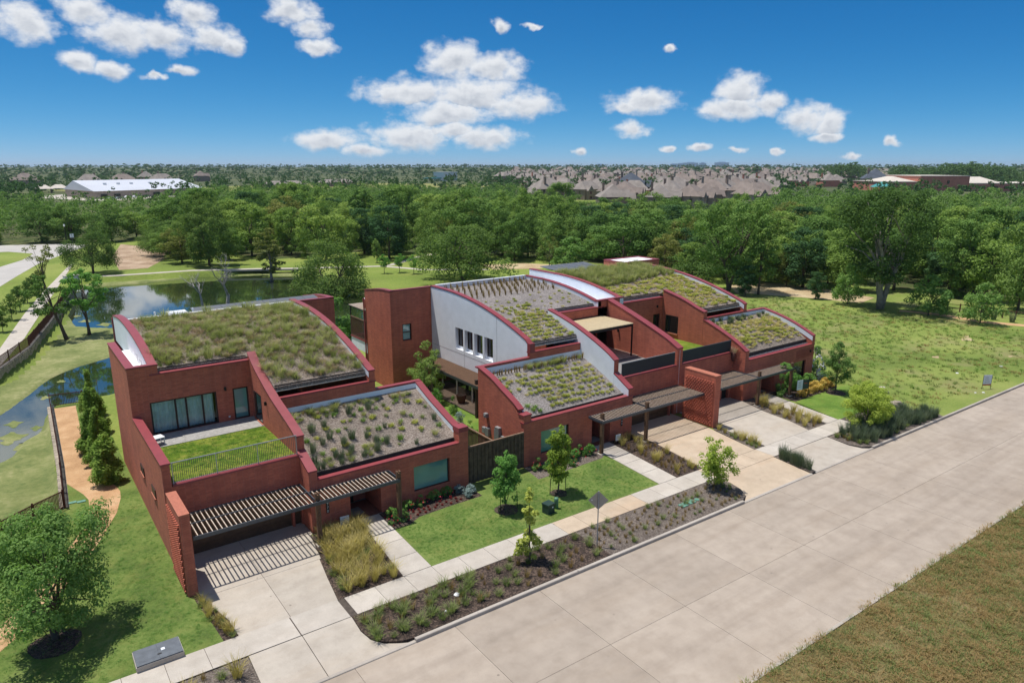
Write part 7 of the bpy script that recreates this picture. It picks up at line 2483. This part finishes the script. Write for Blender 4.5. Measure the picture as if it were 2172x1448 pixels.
b.tube([(-.09, .18, 0.04), (-.09, .05, .48), (-.08, 0, .9), (-.05, 0, 1.15), (0, 0, 1.42), (0, 0, 1.5), (0, .02, 1.56), (0, .02, 1.68), (0, .02, 1.76)], [.06, .07, .10, .16, .17, .07, .09, .11, .04], 8)
b.tube([(.09, -.2, .04), (.09, 0, .48), (.07, 0, .92)], [.06, .07, .1], 8)
b.tube([(-.2, 0, 1.4), (-.26, .1, 1.1), (-.22, .22, .88)], [.06, .05, .04], 6); b.tube([(.2, 0, 1.4), (.26, -.08, 1.1), (.24, -.02, .85)], [.06, .05, .04], 6)
b.obj('body', M['sign_dark'], t, True)
for k, (x, y) in enumerate(((172, 152), (178, 156))):
    t = thing('bleacher', ['left', 'right'][k] + ' low reddish bench in the sunlit clearing of the wood', 'bench', (x, y, 0), .6, 'benches in the clearing')
    for q in range(3): MB().box(-4, 4, q * .7, q * .7 + .35, .3 + q * .35, .38 + q * .35).obj('plank', M['wall_red'], t)
    for a in (-3.5, 3.5): MB().box(a - .06, a + .06, 0, 1.8, 0, .35).obj('leg', M['steel'], t)
sheet('clearing', [(165, 148), (185, 138), (205, 160), (188, 172)], 'concrete_light', .03)

# ------------------------------------------------------------------ far trees to the horizon
rs = np.random.default_rng(5)
P = []
for _ in range(2300):
    a = math.radians(rs.uniform(-3, 76)); r = 430 * (1500 / 430) ** rs.random()
    x, y = r * math.sin(a), r * math.cos(a); ad = math.degrees(a)
    if r < rtab(RMAX, ad) + 10: continue
    if 36.5 < ad < 57 and r < 900 and rs.random() < .2: continue
    if 57 < ad < 73 and 520 < r < 760: continue
    if ad < 11 and 440 < r < 640 and 3 < ad: continue
    if 11 < ad < 34 and 560 < r < 900 and rs.random() < .85: continue
    if any((x - p) ** 2 + (y - q) ** 2 < 90 for p, q in used): continue
    P.append((x, y, gzz(x, y) - .3))
tag(stuff_trees('scattered_trees', P, 160, np.random.default_rng(6), .1, (7, 13), (8, 13), LM['far'], 600), 'scattered trees between the far houses and pastures', 'trees')
P = []
for _ in range(2600):
    a = math.radians(rs.uniform(-3, 76)); r = 1400 * (7000 / 1400) ** rs.random()
    x, y = r * math.sin(a), r * math.cos(a)
    P.append((x, y, gzz(x, y) - .5))
tag(stuff_trees('horizon_woods', P, 72, np.random.default_rng(7), .17, (9, 16), (14, 34), LM['far'], 700), 'low blue-green woods along the flat horizon', 'woods')
# tree-covered rises on the right horizon
P = []
for (ac, aw, r, n, hh) in ((61.0, 2.2, 1050, 90, 23), (68.5, 4.0, 900, 190, 20), (64.5, 1.2, 950, 40, 17)):
    for _ in range(n):
        u = rs.normal() * .45
        a = math.radians(ac + aw * np.clip(u, -1, 1)); q = r + rs.uniform(-40, 60)
        top = hh * max(.0, 1 - (u * 1.0) ** 2) * .55
        P.append((q * math.sin(a), q * math.cos(a), top * rs.uniform(.5, 1) - 1))
tag(stuff_trees('hill_trees', P, 260, np.random.default_rng(8), .08, (10, 15), (12, 18), LM['far'], 800), 'dark rounded tree groups rising on the right horizon', 'trees')

# ------------------------------------------------------------------ haze
hm = bpy.data.materials.new('haze')
hm.use_nodes = True
for n_ in list(hm.node_tree.nodes):
    hm.node_tree.nodes.remove(n_)
_o = hm.node_tree.nodes.new('ShaderNodeOutputMaterial')
_v = hm.node_tree.nodes.new('ShaderNodeVolumePrincipled')
_v.inputs['Color'].default_value = (.72, .83, .95, 1)
_v.inputs['Density'].default_value = 0.00006
_v.inputs['Anisotropy'].default_value = 0.2
hm.node_tree.links.new(_v.outputs[0], _o.inputs['Volume'])
hz = MB().box(-9500, 13500, -3500, 14000, -4, 75).obj('haze', hm)
tag(hz, kind='stuff')
